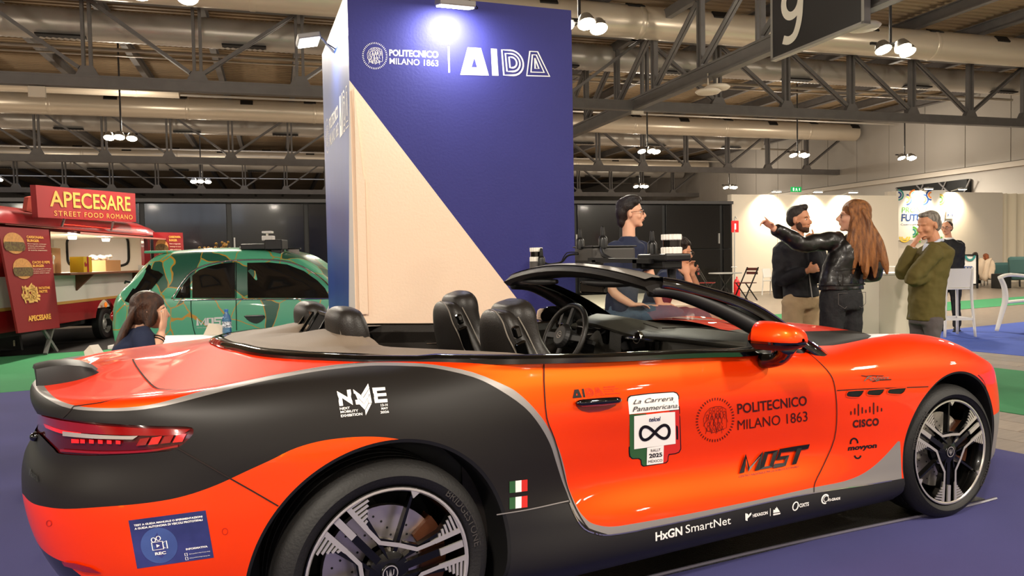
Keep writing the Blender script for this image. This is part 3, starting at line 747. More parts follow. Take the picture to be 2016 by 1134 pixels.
# ---- livery fields in the side view
orange_edge=[(76,737),(88.6,762.5),(111,785),(147,798),(192,803),(253,802),(314,793),(405,767.6),(506,745),(600,727),(660,718),(720,713.5),(754,713),(800,714),(855.5,718),(931,733),(997,760),(1020,774),(1048,800),(1076,836),(1100,884),(1112,925),(1119,960),(1137,1000.5),(1150,1018),(1167,1031),(1202,1037),(1253,1030),(1354,1012),(1456,991.5),(1504,981.6),(1600,960),(1660,948),(1700,932),(1735,905),(1772,864)]
black_edge=[(58,742),(71,767.6),(101,790),(137,804),(192,809),(263,808),(329,798),(405,778.7),(506,753),(600,734.7),(660,726),(720,720.5),(754,719.5),(800,720.5),(855,724.5),(931,742),(982,766.5),(1033,802),(1063,838),(1083,874),(1093,904),(1106,945),(1114,965),(1131.6,1010.6),(1145,1028),(1162,1041),(1202,1053.7)]
lower_edge=[(30,960),(43,970),(56,985),(76,995),(126.6,1002),(202,998),(283.5,991),(354,979),(420,957.5),(481,929.6),(537,904),(577,884),(628,869),(678,862),(729,859.6),(779.6,863.7),(828,876),(860,890)]
S0=smooth2(black_edge,3); S1=smooth2(orange_edge,3); S2=smooth2(lower_edge,3)
skirt_top=[(1202,1061),(1253,1058),(1354,1039),(1456,1016.5),(1600,983),(1755,951),(1800,940)]
# black zone: between black_edge and lower_edge, running down behind the rear wheel arch
black_poly=[(-200,742)]+S0+[(1202,1400),(700,1400),(860,890)]+S2[::-1]+[(-200,950)]
# zone enclosed by orange_edge towards below (everything not orange above it)
grey_poly=[(-200,737)]+S1+[(1800,1500),(700,1400),(860,890)]+S2[::-1]+[(-200,950)]
f_black=sdf_poly(PXY,black_poly); f_grey=sdf_poly(PXY,grey_poly)
# grey lower corner of the nose, ahead of the front wheel
x_=V[:,0]; z_=V[:,2]; y_=V[:,1]
nose=np.minimum(x_-3.0,.475-z_)           # grey nose bottom
f_grey=np.maximum(f_grey,nose*400)
f_black=np.where(x_>2.2,-50,f_black)
# black panel on the bonnet and headlamp
ch={'black':f_black,'grey':f_grey,
 'arch':np.minimum(np.maximum(.432-np.hypot(x_,z_-.352),.0-1),np.where(y_<-.4,1,-1)),
 'archf':np.where(y_<-.4,.402-np.hypot(x_-2.935,z_-.338),-1),
 'light':sdf_poly(PXY,smooth2([(52,806),(68,813),(86,818),(121.5,824),(202.5,833),(304,838.5),(372,840),(381,847.6),(377,858.7),(354,879),(324,889),(202.5,896.7),(121.5,894),(106,884),(81,858.7),(60,838.5),(50,820)],3)),
 'door':sdf_poly(PXY,smooth2([(1070,690),(1070.5,730),(1071,762),(1076,823),(1091,864),(1104,910),(1116.5,960),(1135,1005),(1158,1038),(1202,1050),(1253,1042),(1354,1021),(1456,998),(1600,968),(1602,967.6),(1604,950),(1621.5,914),(1642,864),(1647,813),(1643,762.5),(1634,737),(1611,712),(1576,684),(1560,660)],3)),
 'lid':sdf_poly(PXY,[(261,691.6),(263,712),(283.5,742),(304,762.5),(324,767.6),(375,767.6),(456,755),(557,736.5),(650,722.5),(729,712),(764,697),(764,500),(261,500)]),
 'lidz':z_-.94,
 'seamb':(PXY[:,0]-np.interp(PXY[:,1],[740,795,822,881,940,998,1060],[150,145,128,349,450,552,640])),
 'skirt':np.where(z_<.62,np.interp(PXY[:,0],[900,977,1040,1100,1121,1133,1150,1175,1202,1253,1354,1456,1600,1755,1900],[1022,1013,1003,990,992,1018,1041,1051,1053,1045,1024,1001,971,946,920])-PXY[:,1],9),
 'x':x_,'y':y_,'z':z_,
}
# cockpit opening in plan
rim=[(-.345,.02),(-.335,-.12),(-.30,-.24),(-.255,-.373),(-.15,-.532),(-.014,-.653),(.08,-.705),(.299,-.80),(.598,-.862),(1.138,-.868),(1.623,-.866),(1.80,-.80),(1.93,-.55),(2.0,-.25),(2.02,.02)]
rimS=smooth2(rim,4)
ch['hole']=sdf_poly(V[:,:2],[tuple(p) for p in rimS]+[(2.02,.5),(-.345,.5)]); ch['hole']=np.where(z_>.86,ch['hole'],-1)
hoodp=smooth2([(1.72,-.84),(1.95,-.80),(2.35,-.70),(2.9,-.60),(3.15,-.46),(3.3,-.2)],4)
ch['hood']=np.where(z_>.62,sdf_poly(V[:,:2],[tuple(p) for p in smooth2([(1.70,.3),(1.75,-.76),(1.93,-.80),(2.4,-.80),(2.9,-.785),(3.25,-.72),(3.5,-.45),(3.58,0),(3.58,.3)],3)]),-1)
ch['hoodblack']=sdf_poly(PXY,smooth2([(1480,655),(1560,653),(1640,651),(1690,650),(1752,658),(1712,666),(1680,673),(1640,680),(1600,681),(1575,684),(1545,692),(1480,700)],2))
ch['hoodgrey']=sdf_poly(PXY,[(1690,640),(1800,650),(1790,668),(1704,670),(1716,661),(1700,655),(1686,652)])
ch['lampf']=np.where((x_>3.1),sdf_poly(V[:,[0,1]],[(3.02,-.80),(3.2,-.86),(3.5,-.74),(3.62,-.58),(3.5,-.5),(3.25,-.62)]),-1)
ch['lampf']=np.where(z_>.6,ch['lampf'],-1)
ch['bumpf']=x_-3.20-(.74-z_)*.35
S_=Sheet(V,N,F,ch)
pos,body=S_.cut(S_.ch['arch']); _,body=body.cut(body.ch['archf']); hole,body=body.cut(body.ch['hole'])
def livery(sh):
    b,rest=sh.cut(sh.ch['black']); g,o=rest.cut(rest.ch['grey'])
    dk,o=o.cut(np.where(o.ch['x']<-.45,(.472-.75*np.maximum(np.abs(o.ch["y"])-.62,0))-o.ch['z'],-9)); hb2,o=o.cut(np.where((o.ch['x']>1.7)&(o.ch['z']>.84)&(o.ch['y']<-.3),o.ch['hoodblack'],-9)); return [(b,m_matte),(g,m_greyw),(o,m_orange),(hb2,m_bon),(dk,mat('diffuser_dark','#10111a',.3,coat=.5))]
light,body=body.cut(np.where(body.ch['x']<.0,body.ch['light'],-9))
lampf,body=body.cut(body.ch['lampf'])
upper,skirt=body.cut(np.where((body.ch['x']>.2)&(body.ch['x']<2.7),body.ch['skirt'],1))
door,rest=upper.cut(np.where((upper.ch['y']<-.5)&(upper.ch['z']<1.02),upper.ch['door'],-9))
hood,rest=rest.cut(np.where(rest.ch['x']>1.6,rest.ch['hood'],-9))
front,rest=rest.cut(np.where(rest.ch['x']>2.9,rest.ch['bumpf'],-9))
lid,rest=rest.cut(np.where((rest.ch['x']<.3)&(rest.ch['z']>.93),rest.ch['lid'],-9))
rear,rest=rest.cut(np.where(rest.ch['x']<-.2,-rest.ch['seamb'],-9))
hb,ho=hood.cut(hood.ch['hoodblack']); hg,hb=hb.cut(hb.ch['hoodgrey'])
emit('bonnet',[(ho,m_orange),(hb,m_bon),(hg,m_greyw)],car)
emit('door',livery(door),car,mirror=False,label='passenger door with the sponsor lettering')
dl=emit('door',livery(door),car,mirror=False); 
for v in dl.data.vertices: v.co.y*=-1
dl.data.flip_normals()
emit('body_shell',livery(rest),car)
emit('rear_bumper',livery(rear),car)
emit('front_bumper',livery(front),car)
emit('boot_lid',livery(lid),car)
emit('side_skirt',[(skirt,mat('skirt_black','#191716',.5))],car,mirror=False)
sk2=emit('side_skirt',[(skirt,mat('skirt_black','#191716',.5))],car,mirror=False)
for v in sk2.data.vertices: v.co.y*=-1
sk2.data.flip_normals()
for sy in (1,-1):
    hl_=emit('headlamp',[(lampf,mat('headlamp_silver','#cfc8bd',.15,metal=.5,coat=1))],car,mirror=False)
    if sy<0:
        for v in hl_.data.vertices: v.co.y*=-1
        hl_.data.flip_normals()
# inner liner closing the hollow shell from inside: dark tub
b=MB(); P=[]
for sy in (1,):
    pass
ins=[]
for p in rimS: ins.append((p[0],p[1]))
outl=ins+[(x,-y) for x,y in ins[::-1]]
zt=lambda x: float(np.interp(x,[-.4,0,.3,.6,1.1,1.6,2.05],[1.035,1.02,1.0,.982,.952,.932,.94]))
P=[]
for x,y in outl+[outl[0]]:
    P.append([(x,y,zt(x)),(x*.99+.01,y*.965,zt(x)-.06),(x*.98+.02,y*.93,.55),(x*.9+.09,y*.85,.28)])
b.grid(P); b.box((.85,0,.27),(2.3,1.5,.02)); b.build('cabin_tub',m_darkin,car)
b=MB()   # underbody
b.box((1.45,0,.2),(4.4,1.5,.06)); b.box((-.55,0,.30),(.5,1.3,.3)); b.build('underbody',m_rubber,car)
def strip(name,pts_px,wd,m,off=.0025,depth=None,sub=3,closed=False,taper=True,parent=None):
    """thin ribbon on the body along a pixel polyline, width in metres"""
    P=smooth2(pts_px,sub) if sub else pts_px
    pts=[];nn=[]
    for x,y in P:
        p,n=surf_body(x,y); pts.append(p); nn.append(n)
    b=MB(); vs=[];fs=[]
    for i,p in enumerate(pts):
        t=pts[min(i+1,len(pts)-1)]-pts[max(i-1,0)]; t/=np.linalg.norm(t)+1e-9; s=np.cross(nn[i],t); w=wd/2
        vs+=[p+s*w+nn[i]*off,p-s*w+nn[i]*off]
    for i in range(len(pts)-1): fs.append((2*i,2*i+1,2*i+3,2*i+2))
    b.add(vs,fs); return b.build(name,m,parent or car)
G=.005
strip('panel_gap',[(1070,702),(1070.5,730),(1071,762),(1076,823),(1091,864),(1104,910),(1116.5,960),(1135,1005),(1160,1043),(1185,1054)],G,m_gap)
strip('panel_gap',[(1602,969),(1604,950),(1621.5,914),(1642,864),(1647,813),(1643,762.5),(1634,737),(1611,712),(1585,690)],G,m_gap)
strip('panel_gap',[(261,690),(263,712),(283.5,742),(304,762.5),(324,767.6),(375,767.6),(456,755),(557,736.5),(650,722.5),(729,712),(762,699)],G,m_gap)
strip('panel_gap',[(349,882),(400,911),(450,939.7),(500,968),(548,996)],.004,m_gap)
strip('panel_gap',[(304,763),(250,780),(200,793),(146,800)],.003,m_gap)
strip('panel_gap',[(146,800),(136,812),(124,823)],.003,m_gap)
strip('panel_gap',[(1647,768.6),(1700,765.5),(1760,763.5),(1827,761)],.004,m_gap)
strip('panel_gap',[(1925,738),(1936,750),(1941,765)],.004,m_gap)
strip('silver_trim',[(977,1013),(1040,1003),(1100,990),(1119,986)],.004,m_greyw)
strip('silver_trim',[(1121,990),(1133,1018),(1150,1041),(1175,1051),(1202,1053),(1253,1045),(1270,1041),(1354,1024),(1456,1001),(1504,990),(1600,970.5),(1699,955.5),(1755,946)],.0045,m_chrome)
# edges of both wheel arches turned inwards (dark liner)
def archliner(cx,cz,r,y0,lab):
    b=MB(); P=[]
    for i in range(49):
        a=R(-20+220*i/48); 
        d=Vector((math.cos(a),0,math.sin(a))); x=cx+r*d.x; z=cz+r*d.z
        hit=BVH.ray_cast(Vector((x,-3,z)),Vector((0,1,0)))
        ys=hit[0].y if hit[0] is not None else y0
        P.append([(x,ys,z),(cx+(r-.012)*d.x,ys+.004,cz+(r-.012)*d.z),(cx+(r-.012)*d.x,-.62,cz+(r-.012)*d.z)])
    b.grid(P); b.prism([(cx+(r-.012)*math.cos(R(-20+220*i/24)),cz+(r-.012)*math.sin(R(-20+220*i/24))) for i in range(25)],.60,.62,M=Matrix.Rotation(R(90),4,'X'))
    o=b.build('wheel_arch_liner',m_rubber,car,smooth=40)
    c=MB(); c.v=[Vector((v.x,-v.y,v.z)) for v in b.v]; c.f=[f[::-1] for f in b.f]; c.m=b.m; c.build('wheel_arch_liner',m_rubber,car,smooth=40)
archliner(0,.352,.433,-.95,''); archliner(2.935,.338,.403,-.95,'')
# ------------------------------------------------------------------ wheels
m_tyre=mat('tyre','#0f0d0c',.6,bump=.1,bscale=120)
m_rimb=mat('rim_black','#050505',.25,coat=.4,spec=.3)
m_rims=mat('rim_machined','#d5cfc6',.28,metal=.75)
m_disc=mat('brake_disc','#cfc6bc',.3,metal=.9)
m_calip=mat('brake_caliper','#5b3420',.4,metal=.5)
def wheel(cx,y,cz,Rt,Rr,width,steer,rot,letter,side=1):
    """axis along local y; outer face at local y=0, pointing to -y"""
    MM=Matrix.Translation((cx,y,cz))@Matrix.Rotation(steer,4,'Z')@Matrix.Scale(side,4,(0,1,0))
    ML=MM@Matrix.Rotation(R(90),4,'X')     # local z -> -y (outwards)
    # tyre
    prof=[(Rr-.004,-.02),(Rr+.004,-.004),(Rr+.012,.004),(Rr+.03,.012),(Rt-.045,.016),(Rt-.028,.008),(Rt-.012,-.006),(Rt-.004,-.02)]
    tw_=width
    for k in range(4):
        z0=-.034-k*(tw_-.09)/4; z1=z0-(tw_-.09)/4+.012
        prof+=[(Rt-.001,z0+.002),(Rt,z0-.01),(Rt,z1+.01),(Rt-.001,z1),(Rt-.009,z1-.002),(Rt-.009,z1-.010)]
    prof+=[(Rt-.01,-tw_+.02),(Rt-.04,-tw_),(Rr,-tw_+.01),(Rr-.01,-tw_+.03)]
    b=MB(ML); b.lathe(prof,96); ty_=b.build('tyre',m_tyre,car,smooth=35)
    b=MB(ML)   # shoulder grooves
    for i in range(72):
        a=2*math.pi*i/72; T=ML@Matrix.Rotation(a,4,'Z')@Matrix.Translation((Rt-.005,0,-.04))
        b.box((0,0,0),(.012,.003,.055),M=Matrix()) if False else b.add(*boxvf((.012,.0035,.048)),0,Matrix.Rotation(a,4,'Z')@Matrix.Translation((Rt-.0072,0,-.052)))
    b.build('tread_grooves',m_gap,ty_)
    # rim barrel and lip
    b=MB(ML); b.lathe([(Rr+.002,-.012),(Rr+.002,.002),(Rr-.006,.004),(Rr-.012,-.008),(Rr-.022,-.03),(Rr-.03,-.12),(Rr-.02,-tw_+.02)],72); b.build('rim_barrel',m_rimb,car,smooth=35)
    b=MB(ML); b.lathe([(Rr-.001,.0045),(Rr-.008,.0052),(Rr-.0125,.0)],72); b.build('rim_lip',m_rims,car,smooth=35)
    # three twin-branch spokes
    def pl(pts,z0,z1,bb,mi=0): bb.prism(pts,z0,z1,mi)
    k=Rr/.272
    for s in range(3):
        a=rot+s*2*math.pi/3
        T=ML@Matrix.Rotation(a,4,'Z')
        b=MB(T)   # black structural arms: pair either side of the spoke axis plus central bar
        for sg in(-1,1):
            pl([(.03*k,sg*.024*k),(.255*k,sg*.055*k),(.262*k,sg*.085*k),(.10*k,sg*.05*k)][::sg],-.03,-.004,b)
            pl([(.06*k,sg*.06*k),(.11*k,sg*.035*k),(.185*k,sg*.05*k),(.262*k,sg*.068*k),(.245*k,sg*.118*k),(.17*k,sg*.055*k),(.115*k,sg*.048*k),(.065*k,sg*.078*k)][::sg],-.03,-.0045,b)
        pl([(.05*k,-.012),(.262*k,-.012),(.262*k,.012),(.05*k,.012)],-.03,-.008,b)
        pl([(-.04*k,-.007),(-.268*k,-.004),(-.268*k,.004),(-.04*k,.007)],-.04,-.014,b)
        sp=b.build('spoke',m_rimb,car,bevel=.002)
        b=MB(T)   # machined faces
        pl([(.175*k,-.011*k),(.258*k,-.011*k),(.258*k,.011*k),(.175*k,.011*k)],-.008,-.001,b)
        for sg in(-1,1):
            # thin machined line sweeping from the blade into the neighbouring spoke
            pl([(.165*k,sg*.036*k),(.262*k,sg*.040*k),(.260*k,sg*.056*k),(.172*k,sg*.052*k),(.15*k,sg*.048*k)][::sg],-.004,.0015,b)
            L=[(.162*k,sg*.043*k),(.10*k,sg*.0425*k),(.045*k,sg*.078*k)]
            vs,fs=seg2d(L,.0135*k); b.add([(x,y,.0012) for x,y,_ in vs],[f[::-1] for f in fs]); 
            for i in range(6):
                r0=.178*k+i*.0148*k; y0=sg*.05*k; y1=sg*(.052+.011*(i+1))*k
                rc=math.hypot(r0,y0); x1=math.sqrt(max((rc+.006)**2-y1**2,.0001))
                pl([(r0,y0),(r0+.008*k,y0),(x1+.008*k,y1),(x1,y1)][::sg],-.004,.0013,b)
        b.build('machined_face',m_rims,sp)
        b=MB(T); b.prism([(-.262*k,-.016),(-.272*k,.0),(-.262*k,.016),(-.24*k,0)][::-1],-.004,.003); b.build('lip_tooth',m_rims,sp)
    b=MB(ML); b.lathe([(.0,-.004),(.045*k,-.005),(.066*k,-.012),(.07*k,-.04)],30); b.lathe([(.0,-.0),(.028,-.0008),(.031,-.004),(.032,-.01)],24); b.build('hub',m_rimb,car,smooth=35)
    b=MB(ML@Matrix.Translation((0,0,.0014))); b.lathe([(.0225,0),(.026,0)],28)
    for pts in ([(-.012,.012),(-.010,-.004),(-.004,-.009),(0,.014)],[(.012,.012),(.010,-.004),(.004,-.009),(0,.014)],[(0,-.016),(0,.014)]): b.add(*seg2d(pts,.003))
    b.build('centre_cap_emblem',m_rims,car)
    b=MB(ML); b.lathe([(.07,-.075),(.195*k,-.075),(.195*k,-.1),(.07,-.1)],48); b.build('brake_disc',m_disc,car,smooth=30)
    b=MB(ML); 
    for i in range(40):
        a=2*math.pi*i/40; rr_=(.10+.022*(i%4))*k; b.cyl((rr_*math.cos(a),rr_*math.sin(a),-.0745),(rr_*math.cos(a),rr_*math.sin(a),-.0735),.004,n=6)
    b.build('disc_holes',m_rubber,car)
    P=[(.13*k*math.cos(R(t)),.13*k*math.sin(R(t))) for t in range(-32,33,8)]+[(.215*k*math.cos(R(t)),.215*k*math.sin(R(t))) for t in range(32,-33,-8)]
    b=MB(ML@Matrix.Rotation(R(8),4,'Z')); b.prism(P,-.115,-.055); b.build('brake_caliper',m_calip,car,bevel=.006)
    # raised maker lettering on the sidewall
    for word,ac,rr_,sz in letter:
        vs,fs=textgeo(word,sz,bold=.0); a_=np.array(vs); x0,x1=a_[:,0].min(),a_[:,0].max(); o=[]
        for x,y,_ in vs:
            th=ac-(x-(x0+x1)/2)/rr_; o.append(((rr_+y)*math.cos(th),(rr_+y)*math.sin(th),.0152))
        MB(ML).add(o,fs).build('tyre_lettering',mat('tyre_letter','#3a3633',.5),ty_) if side>0 else None
def boxvf(s):
    x,y,z=(k/2 for k in s); vs=[(a*x,b*y,d*z) for a in(-1,1) for b in(-1,1) for d in(-1,1)]
    return vs,[(0,1,3,2),(4,6,7,5),(0,4,5,1),(2,3,7,6),(0,2,6,4),(1,5,7,3)]
wheel(0,-.928,.356,.355,.272,.295,0,R(130),[('BRIDGESTONE',R(28),.29,.034),('POTENZA',R(200),.29,.034)])
wheel(2.929,-.938,.336,.334,.262,.255,R(-4.3),R(268),[('BRIDGESTONE',R(150),.278,.03),('POTENZA',R(-30),.278,.03)])
wheel(0,.928,.356,.355,.272,.295,0,R(100),[],-1); wheel(2.929,.938,.336,.334,.262,.255,R(-4.3),R(60),[],-1)
# ------------------------------------------------------------------ tail lamp, rim trim, cabin of the convertible
m_red=mat('lamp_red','#7a0506',.12,coat=1,emit='#a00303',es=.25)
m_redb=mat('lamp_red_bright','#e01212',.15,coat=1,emit='#ff2a1a',es=.55)
m_smoke=mat('lamp_smoke','#4a070b',.12,coat=.5)
m_clear=mat('lamp_clear','#a39a92',.1,coat=1)
for sgn in (1,-1):
    tl=emit('tail_lamp',[(light,m_smoke)],car,mirror=False,offset=-.006)
    if sgn<0:
        for v in tl.data.vertices: v.co.y*=-1
        tl.data.flip_normals()
    else: tail=tl
def ribbon_px(name,a,c,m,parent,off=.0,sub=3,n=14):
    """filled band between two pixel polylines on the body"""
    A=smooth2(a,sub);C_=smooth2(c,sub)
    ta=np.linspace(0,len(A)-1,n*3);tc=np.linspace(0,len(C_)-1,n*3); P=[]
    g=lambda L,t: np.array(L[int(t)])*(1-(t-int(t)))+np.array(L[min(int(t)+1,len(L)-1)])*(t-int(t))
    for x,y in zip(ta,tc):
        row=[]
        for k in (0,.5,1):
            p=g(A,x)*(1-k)+g(C_,y)*k; h,nn=surf_body(*p); row.append(h+nn*off)
        P.append(row)
    return MB().grid(P).build(name,m,parent,smooth=True)
ribbon_px('light_band',[(72,816),(120,828),(200,838),(300,844),(374,845)],[(73,834),(120,848),(200,855),(300,858),(360,856)],m_red,tail,.0)
ribbon_px('light_band',[(86,834),(120,846),(160,852)],[(90,842),(120,853),(160,858)],m_redb,tail,.001)
ribbon_px('clear_band',[(124,849),(180,855),(240,858),(272,858)],[(124,858),(180,863),(240,865),(262,865)],m_clear,tail,.0015)
ribbon_px('light_band',[(118,884),(200,889),(290,886),(350,876)],[(118,889),(200,893.5),(290,890),(350,880)],m_red,tail,.0)
for i in range(6): 
    x=141+i*17.5; ribbon_px('led_dot',[(x,864+i*.6),(x+(15 if i==0 else 9),865+i*.6)],[(x,872+i*.4),(x+(15 if i==0 else 9),872.5+i*.4)],m_redb,tail,.001,sub=0 or 1,n=3)
for i in range(4):
    x=276+i*24; ribbon_px('light_block',[(x,864-i*2.4),(x+19,861-i*2.4)],[(x-8,878-i*2.2),(x+11,876-i*2.2)],m_redb if i%2 else m_red,tail,.001,sub=1,n=3)
# trim rail around the cockpit
def rail(path,prof,name,m,parent,close=False):
    P=[]; n=len(path)
    for i,p in enumerate(path):
        a=Vector(path[i-1] if i>0 else path[0]); c=Vector(path[min(i+1,n-1)]); d=(c-a); d.z=0; d.normalize(); o=Vector((-d.y,d.x,0))   # o points left of travel
        P.append([tuple(Vector(p)+o*u+Vector((0,0,v))) for u,v in prof])
    return MB().grid(P).build(name,m,parent,smooth=40)
def bodyz(x,y):
    h=BVH.ray_cast(Vector((x,-abs(y),2)),Vector((0,0,-1))); return h[0].z if h[0] is not None else zt(x)
path=[]
for p in rimS:
    if p[0]>1.86: break
    d=Vector((p[0]-.8,p[1],0)).normalized()*.02
    path.append((p[0],p[1],max(bodyz(p[0],p[1]+(.03 if p[0]>.2 else 0)),zt(p[0])-.006 if p[0]>.2 else 0)))
rp=[(-.034,-.012),(-.034,.006),(-.026,.014),(-.004,.019),(.010,.017),(.018,.008),(.018,-.05)]
full=[(x,-y,z) for x,y,z in path[::-1]][:-1]+path[1:]
rail([(x,y,z) for x,y,z in full],[(u if True else -u,v) for u,v in rp],'cockpit_rim',m_gloss,car)
# red high brake lamp on the rear of the rim
b=MB(); P=[]
for i in range(15):
    y=-.17+i*.0243; x=-.345-.034+.30*y*y*2.6; z=bodyz(-.37,y)
    P.append([(x-.006,y,z+.004),(x+.002,y,z+.014),(x+.012,y,z+.02)])
b.grid(P).build('high_brake_lamp',m_red,car,smooth=True)
# leather rear deck with two fairings behind the rear headrests
b=MB(); P=[]
for i in range(45):
    s=i/44
    row=[]
    for j in range(61):
        t=j/60
        y=-.80+1.6*t
        xb=np.interp(abs(y),[0,.12,.24,.373,.532,.653,.705,.80],[-.33,-.32,-.285,-.235,-.13,.02,.10,.31])
        xe=np.interp(abs(y),[0,.08,.14,.4,.50,.62,.72,.8],[.0,.0,.10,.13,.16,.38,.55,.60])
        x=xb+(xe-xb)*s
        z=zt(x)+.002+.020*math.sin(math.pi*min(s*1.3,1)*.5)*(1-abs(y)/.9)
        f=max(0,1-((abs(y)-.27)/.19)**6)**1.5*min(max((s-.2)/.6,0),1)**1.2*.036
        z+=f*(1 if s<.92 else .8)
        row.append((x,y,z))
    P.append(row)
b.grid(P).build('rear_deck_cover',m_deckl,car,smooth=True)
# rounded loft for seats and headrests: sections (x,z,half width,half depth)
def puff(secs,y0,name,m,parent,ne=2.6,n=22,sub=4):
    D=np.array(spl([list(s) for s in secs],sub)); b=MB(); P=[]
    for i,d in enumerate(D):
        a=D[max(i-1,0)];c=D[min(i+1,len(D)-1)]; t=np.array([c[0]-a[0],c[1]-a[1]]); t/=np.linalg.norm(t)+1e-9; nn=(t[1],-t[0])
        row=[]
        for k in range(n):
            an=2*math.pi*k/n; cc,ss=math.cos(an),math.sin(an)
            u=math.copysign(abs(cc)**(2/ne),cc)*d[2]; v=math.copysign(abs(ss)**(2/ne),ss)*d[3]
            row.append((d[0]+nn[0]*v,y0+u,d[1]+nn[1]*v))
        row.append(row[0]); P.append(row)
    b.grid(P); b.add(P[0][:-1],[tuple(range(n))]); b.add(P[-1][:-1],[tuple(range(n-1,-1,-1))])
    return b.build(name,m,parent,smooth=True)
m_pip=mat('piping','#6e665d',.5)
for (y,dx,dz) in ((-.37,0,0),(.37,.10,.01)):
    L='near' if y<0 else 'far'
    sh=puff([(.93+dx,.45,.23,.05),(.86+dx,.62,.25,.06),(.79+dx,.80,.24,.065),(.742+dx,.93,.20,.062),(.712+dx,1.02,.165,.052),(.70+dx,1.085,.135,.045),(.70+dx,1.12,.09,.03),(.70+dx,1.128,.02,.008)],y,'seat_back_shell',m_leather,car)
    cu=puff([(1.02+dx,.45,.25,.09),(.95+dx,.62,.26,.09),(.88+dx,.78,.245,.085),(.83+dx,.90,.19,.07),(.80+dx,.98,.145,.06),(.775+dx,1.05,.135,.07),(.765+dx,1.11+dz,.13,.072),(.76+dx,1.15+dz,.10,.055),(.757+dx,1.165+dz,.04,.02)],y,'seat_cushion_back',m_leather,car)
    puff([(.95+dx,.36,.24,.08),(1.2+dx,.38,.25,.08),(1.42+dx,.40,.24,.07),(1.47+dx,.39,.2,.03)],y,'seat_base',m_leather,car)
    b=MB(); b.tube([(.73+dx,y-.247,.74),(.70+dx,y-.225,.86),(.675+dx,y-.19,.96),(.655+dx,y-.155,1.03),(.65+dx,y-.125,1.085),(.655+dx,y-.06,1.12),(.66+dx,y,1.128)],.003,6,sub=4); b.tube([(.85+dx,y-.255,.74),(.80+dx,y-.23,.86),(.765+dx,y-.19,.96),(.74+dx,y-.16,1.04),(.725+dx,y-.12,1.10)],.003,6,sub=4)
    b.build('seat_piping',m_pip,sh)
    b=MB(Matrix.Translation((.705+dx,y-.21,.93))@Matrix.Rotation(R(-18),4,'Y')); b.box((0,0,.0),(.05,.02,.17)); b.box((.0,.0,.125),(.03,.03,.05)); b.build('seat_side_handle',m_gloss,sh,bevel=.008)
# rear headrests
for y,dx in ((-.26,0),(.26,0)):
    h=puff([(.12,.93,.09,.04),(.105,.98,.125,.055),(.09,1.04,.145,.066),(.078,1.09,.145,.066),(.068,1.135,.128,.055),(.065,1.158,.085,.03),(.065,1.164,.01,.008)],y,'rear_headrest',m_leather,car)
    b=MB(); 
    for dy in (-.10,.10):
        b.tube([(.04,y+dy,.97),(.03,y+dy*1.05,1.05),(.03,y+dy*.95,1.12),(.055,y+dy*.5,1.155)],.0025,5,sub=4)
    b.build('stitching',m_pip,h)
    b=MB(); b.box((.28,y,.55),(.5,.5,.18)); b.box((.13,y,.76),(.12,.5,.4)); b.build('rear_seat',m_leather,car,bevel=.03)
# folded wind deflector frames
wd=MB()
def frame3(bb,o,u,v,w_=.012):
    o=Vector(o);u=Vector(u);v=Vector(v)
    for a,c in ((o,o+u),(o+u,o+u+v),(o+u+v,o+v),(o+v,o)): bb.bar(a,c,w_,w_)
frame3(wd,(-.03,.17,1.02),(.07,0,.10),(0,-.09,-.0)); frame3(wd,(.0,.06,1.03),(.06,0,.095),(.02,-.08,-.01))
o=wd.build('wind_deflector_frame',m_gloss,car)
b=MB(); b.add([(.0,.05,1.03),(.06,.05,1.12),(.16,-.14,1.09),(.11,-.14,1.0)],[(0,1,2,3)]); b.add([(.008,.05,1.03),(.068,.05,1.12),(.168,-.14,1.09),(.118,-.14,1.0)],[(3,2,1,0)]); b.build('wind_deflector_mesh',m_plast,car)
# door trims on both sides
for sy in (1,-1):
    b=MB(); P=[]
    for x in np.linspace(.33,1.86,24):
        z=zt(x); P.append([(x,sy*.865,z+.0),(x,sy*.80,z+.006),(x,sy*.775,z-.03),(x,sy*.79,z-.09),(x,sy*.74,z-.14),(x,sy*.70,z-.20),(x,sy*.76,z-.25),(x,sy*.78,.3)])
    if sy<0: P=[r[::-1] for r in P]
    b.grid(P).build('door_trim',m_leather,car,smooth=35)
    b=MB(); b.tube([(.85,sy*.778,.87),(1.2,sy*.776,.86),(1.6,sy*.776,.845)],.004,6); b.build('door_trim_strip',m_chrome,car)
    b=MB(); b.prism([(.30,.86),(.34,.97),(.42,.985),(.52,.95),(.56,.86)],-.79,-.74,M=Matrix.Rotation(R(90),4,'X')@Matrix.Scale(-sy,4,(0,0,1))); b.build('belt_guide',m_gloss,car,bevel=.012)
# ------------------------------------------------------------------ dashboard
b=MB(); P=[]
for j in range(73):
    y=-.74+1.48*j/72
    bump=math.exp(-((y-.36)/.20)**4); pas=math.exp(-((y+.38)/.30)**4)
    xe=1.74-.13*bump-.04*pas+.05*abs(y)/.74
    ze=.925+.055*bump+.012*pas
    zm=.95+.055*math.exp(-((y-.36)/.24)**4)+.012*pas
    P.append([(xe+.12,y,.55),(xe+.03,y,.74),(xe+.045,y,ze-.09+.0*bump),(xe+.05,y,ze-.035),(xe+.004,y,ze-.02),(xe-.004,y,ze-.006),(xe+.012,y,ze+.006),(xe+.06,y,ze+.016),(xe+.14,y,zm+.006),(1.98,y,.957+.012*bump),(2.10,y,.955)])
b.grid(P); b.build('dashboard',mat('dash_leather','#3d3a34',.5,bump=.12,bscale=250),car,smooth=50)
b=MB(); b.tube([(1.80,-.1,.962),(1.95,-.25,.966),(1.93,-.62,.955)],.003,5,sub=5); b.tube([(1.79,-.08,.962),(1.84,.1,.972)],.0025,5); b.build('dash_seam',m_gap,car)
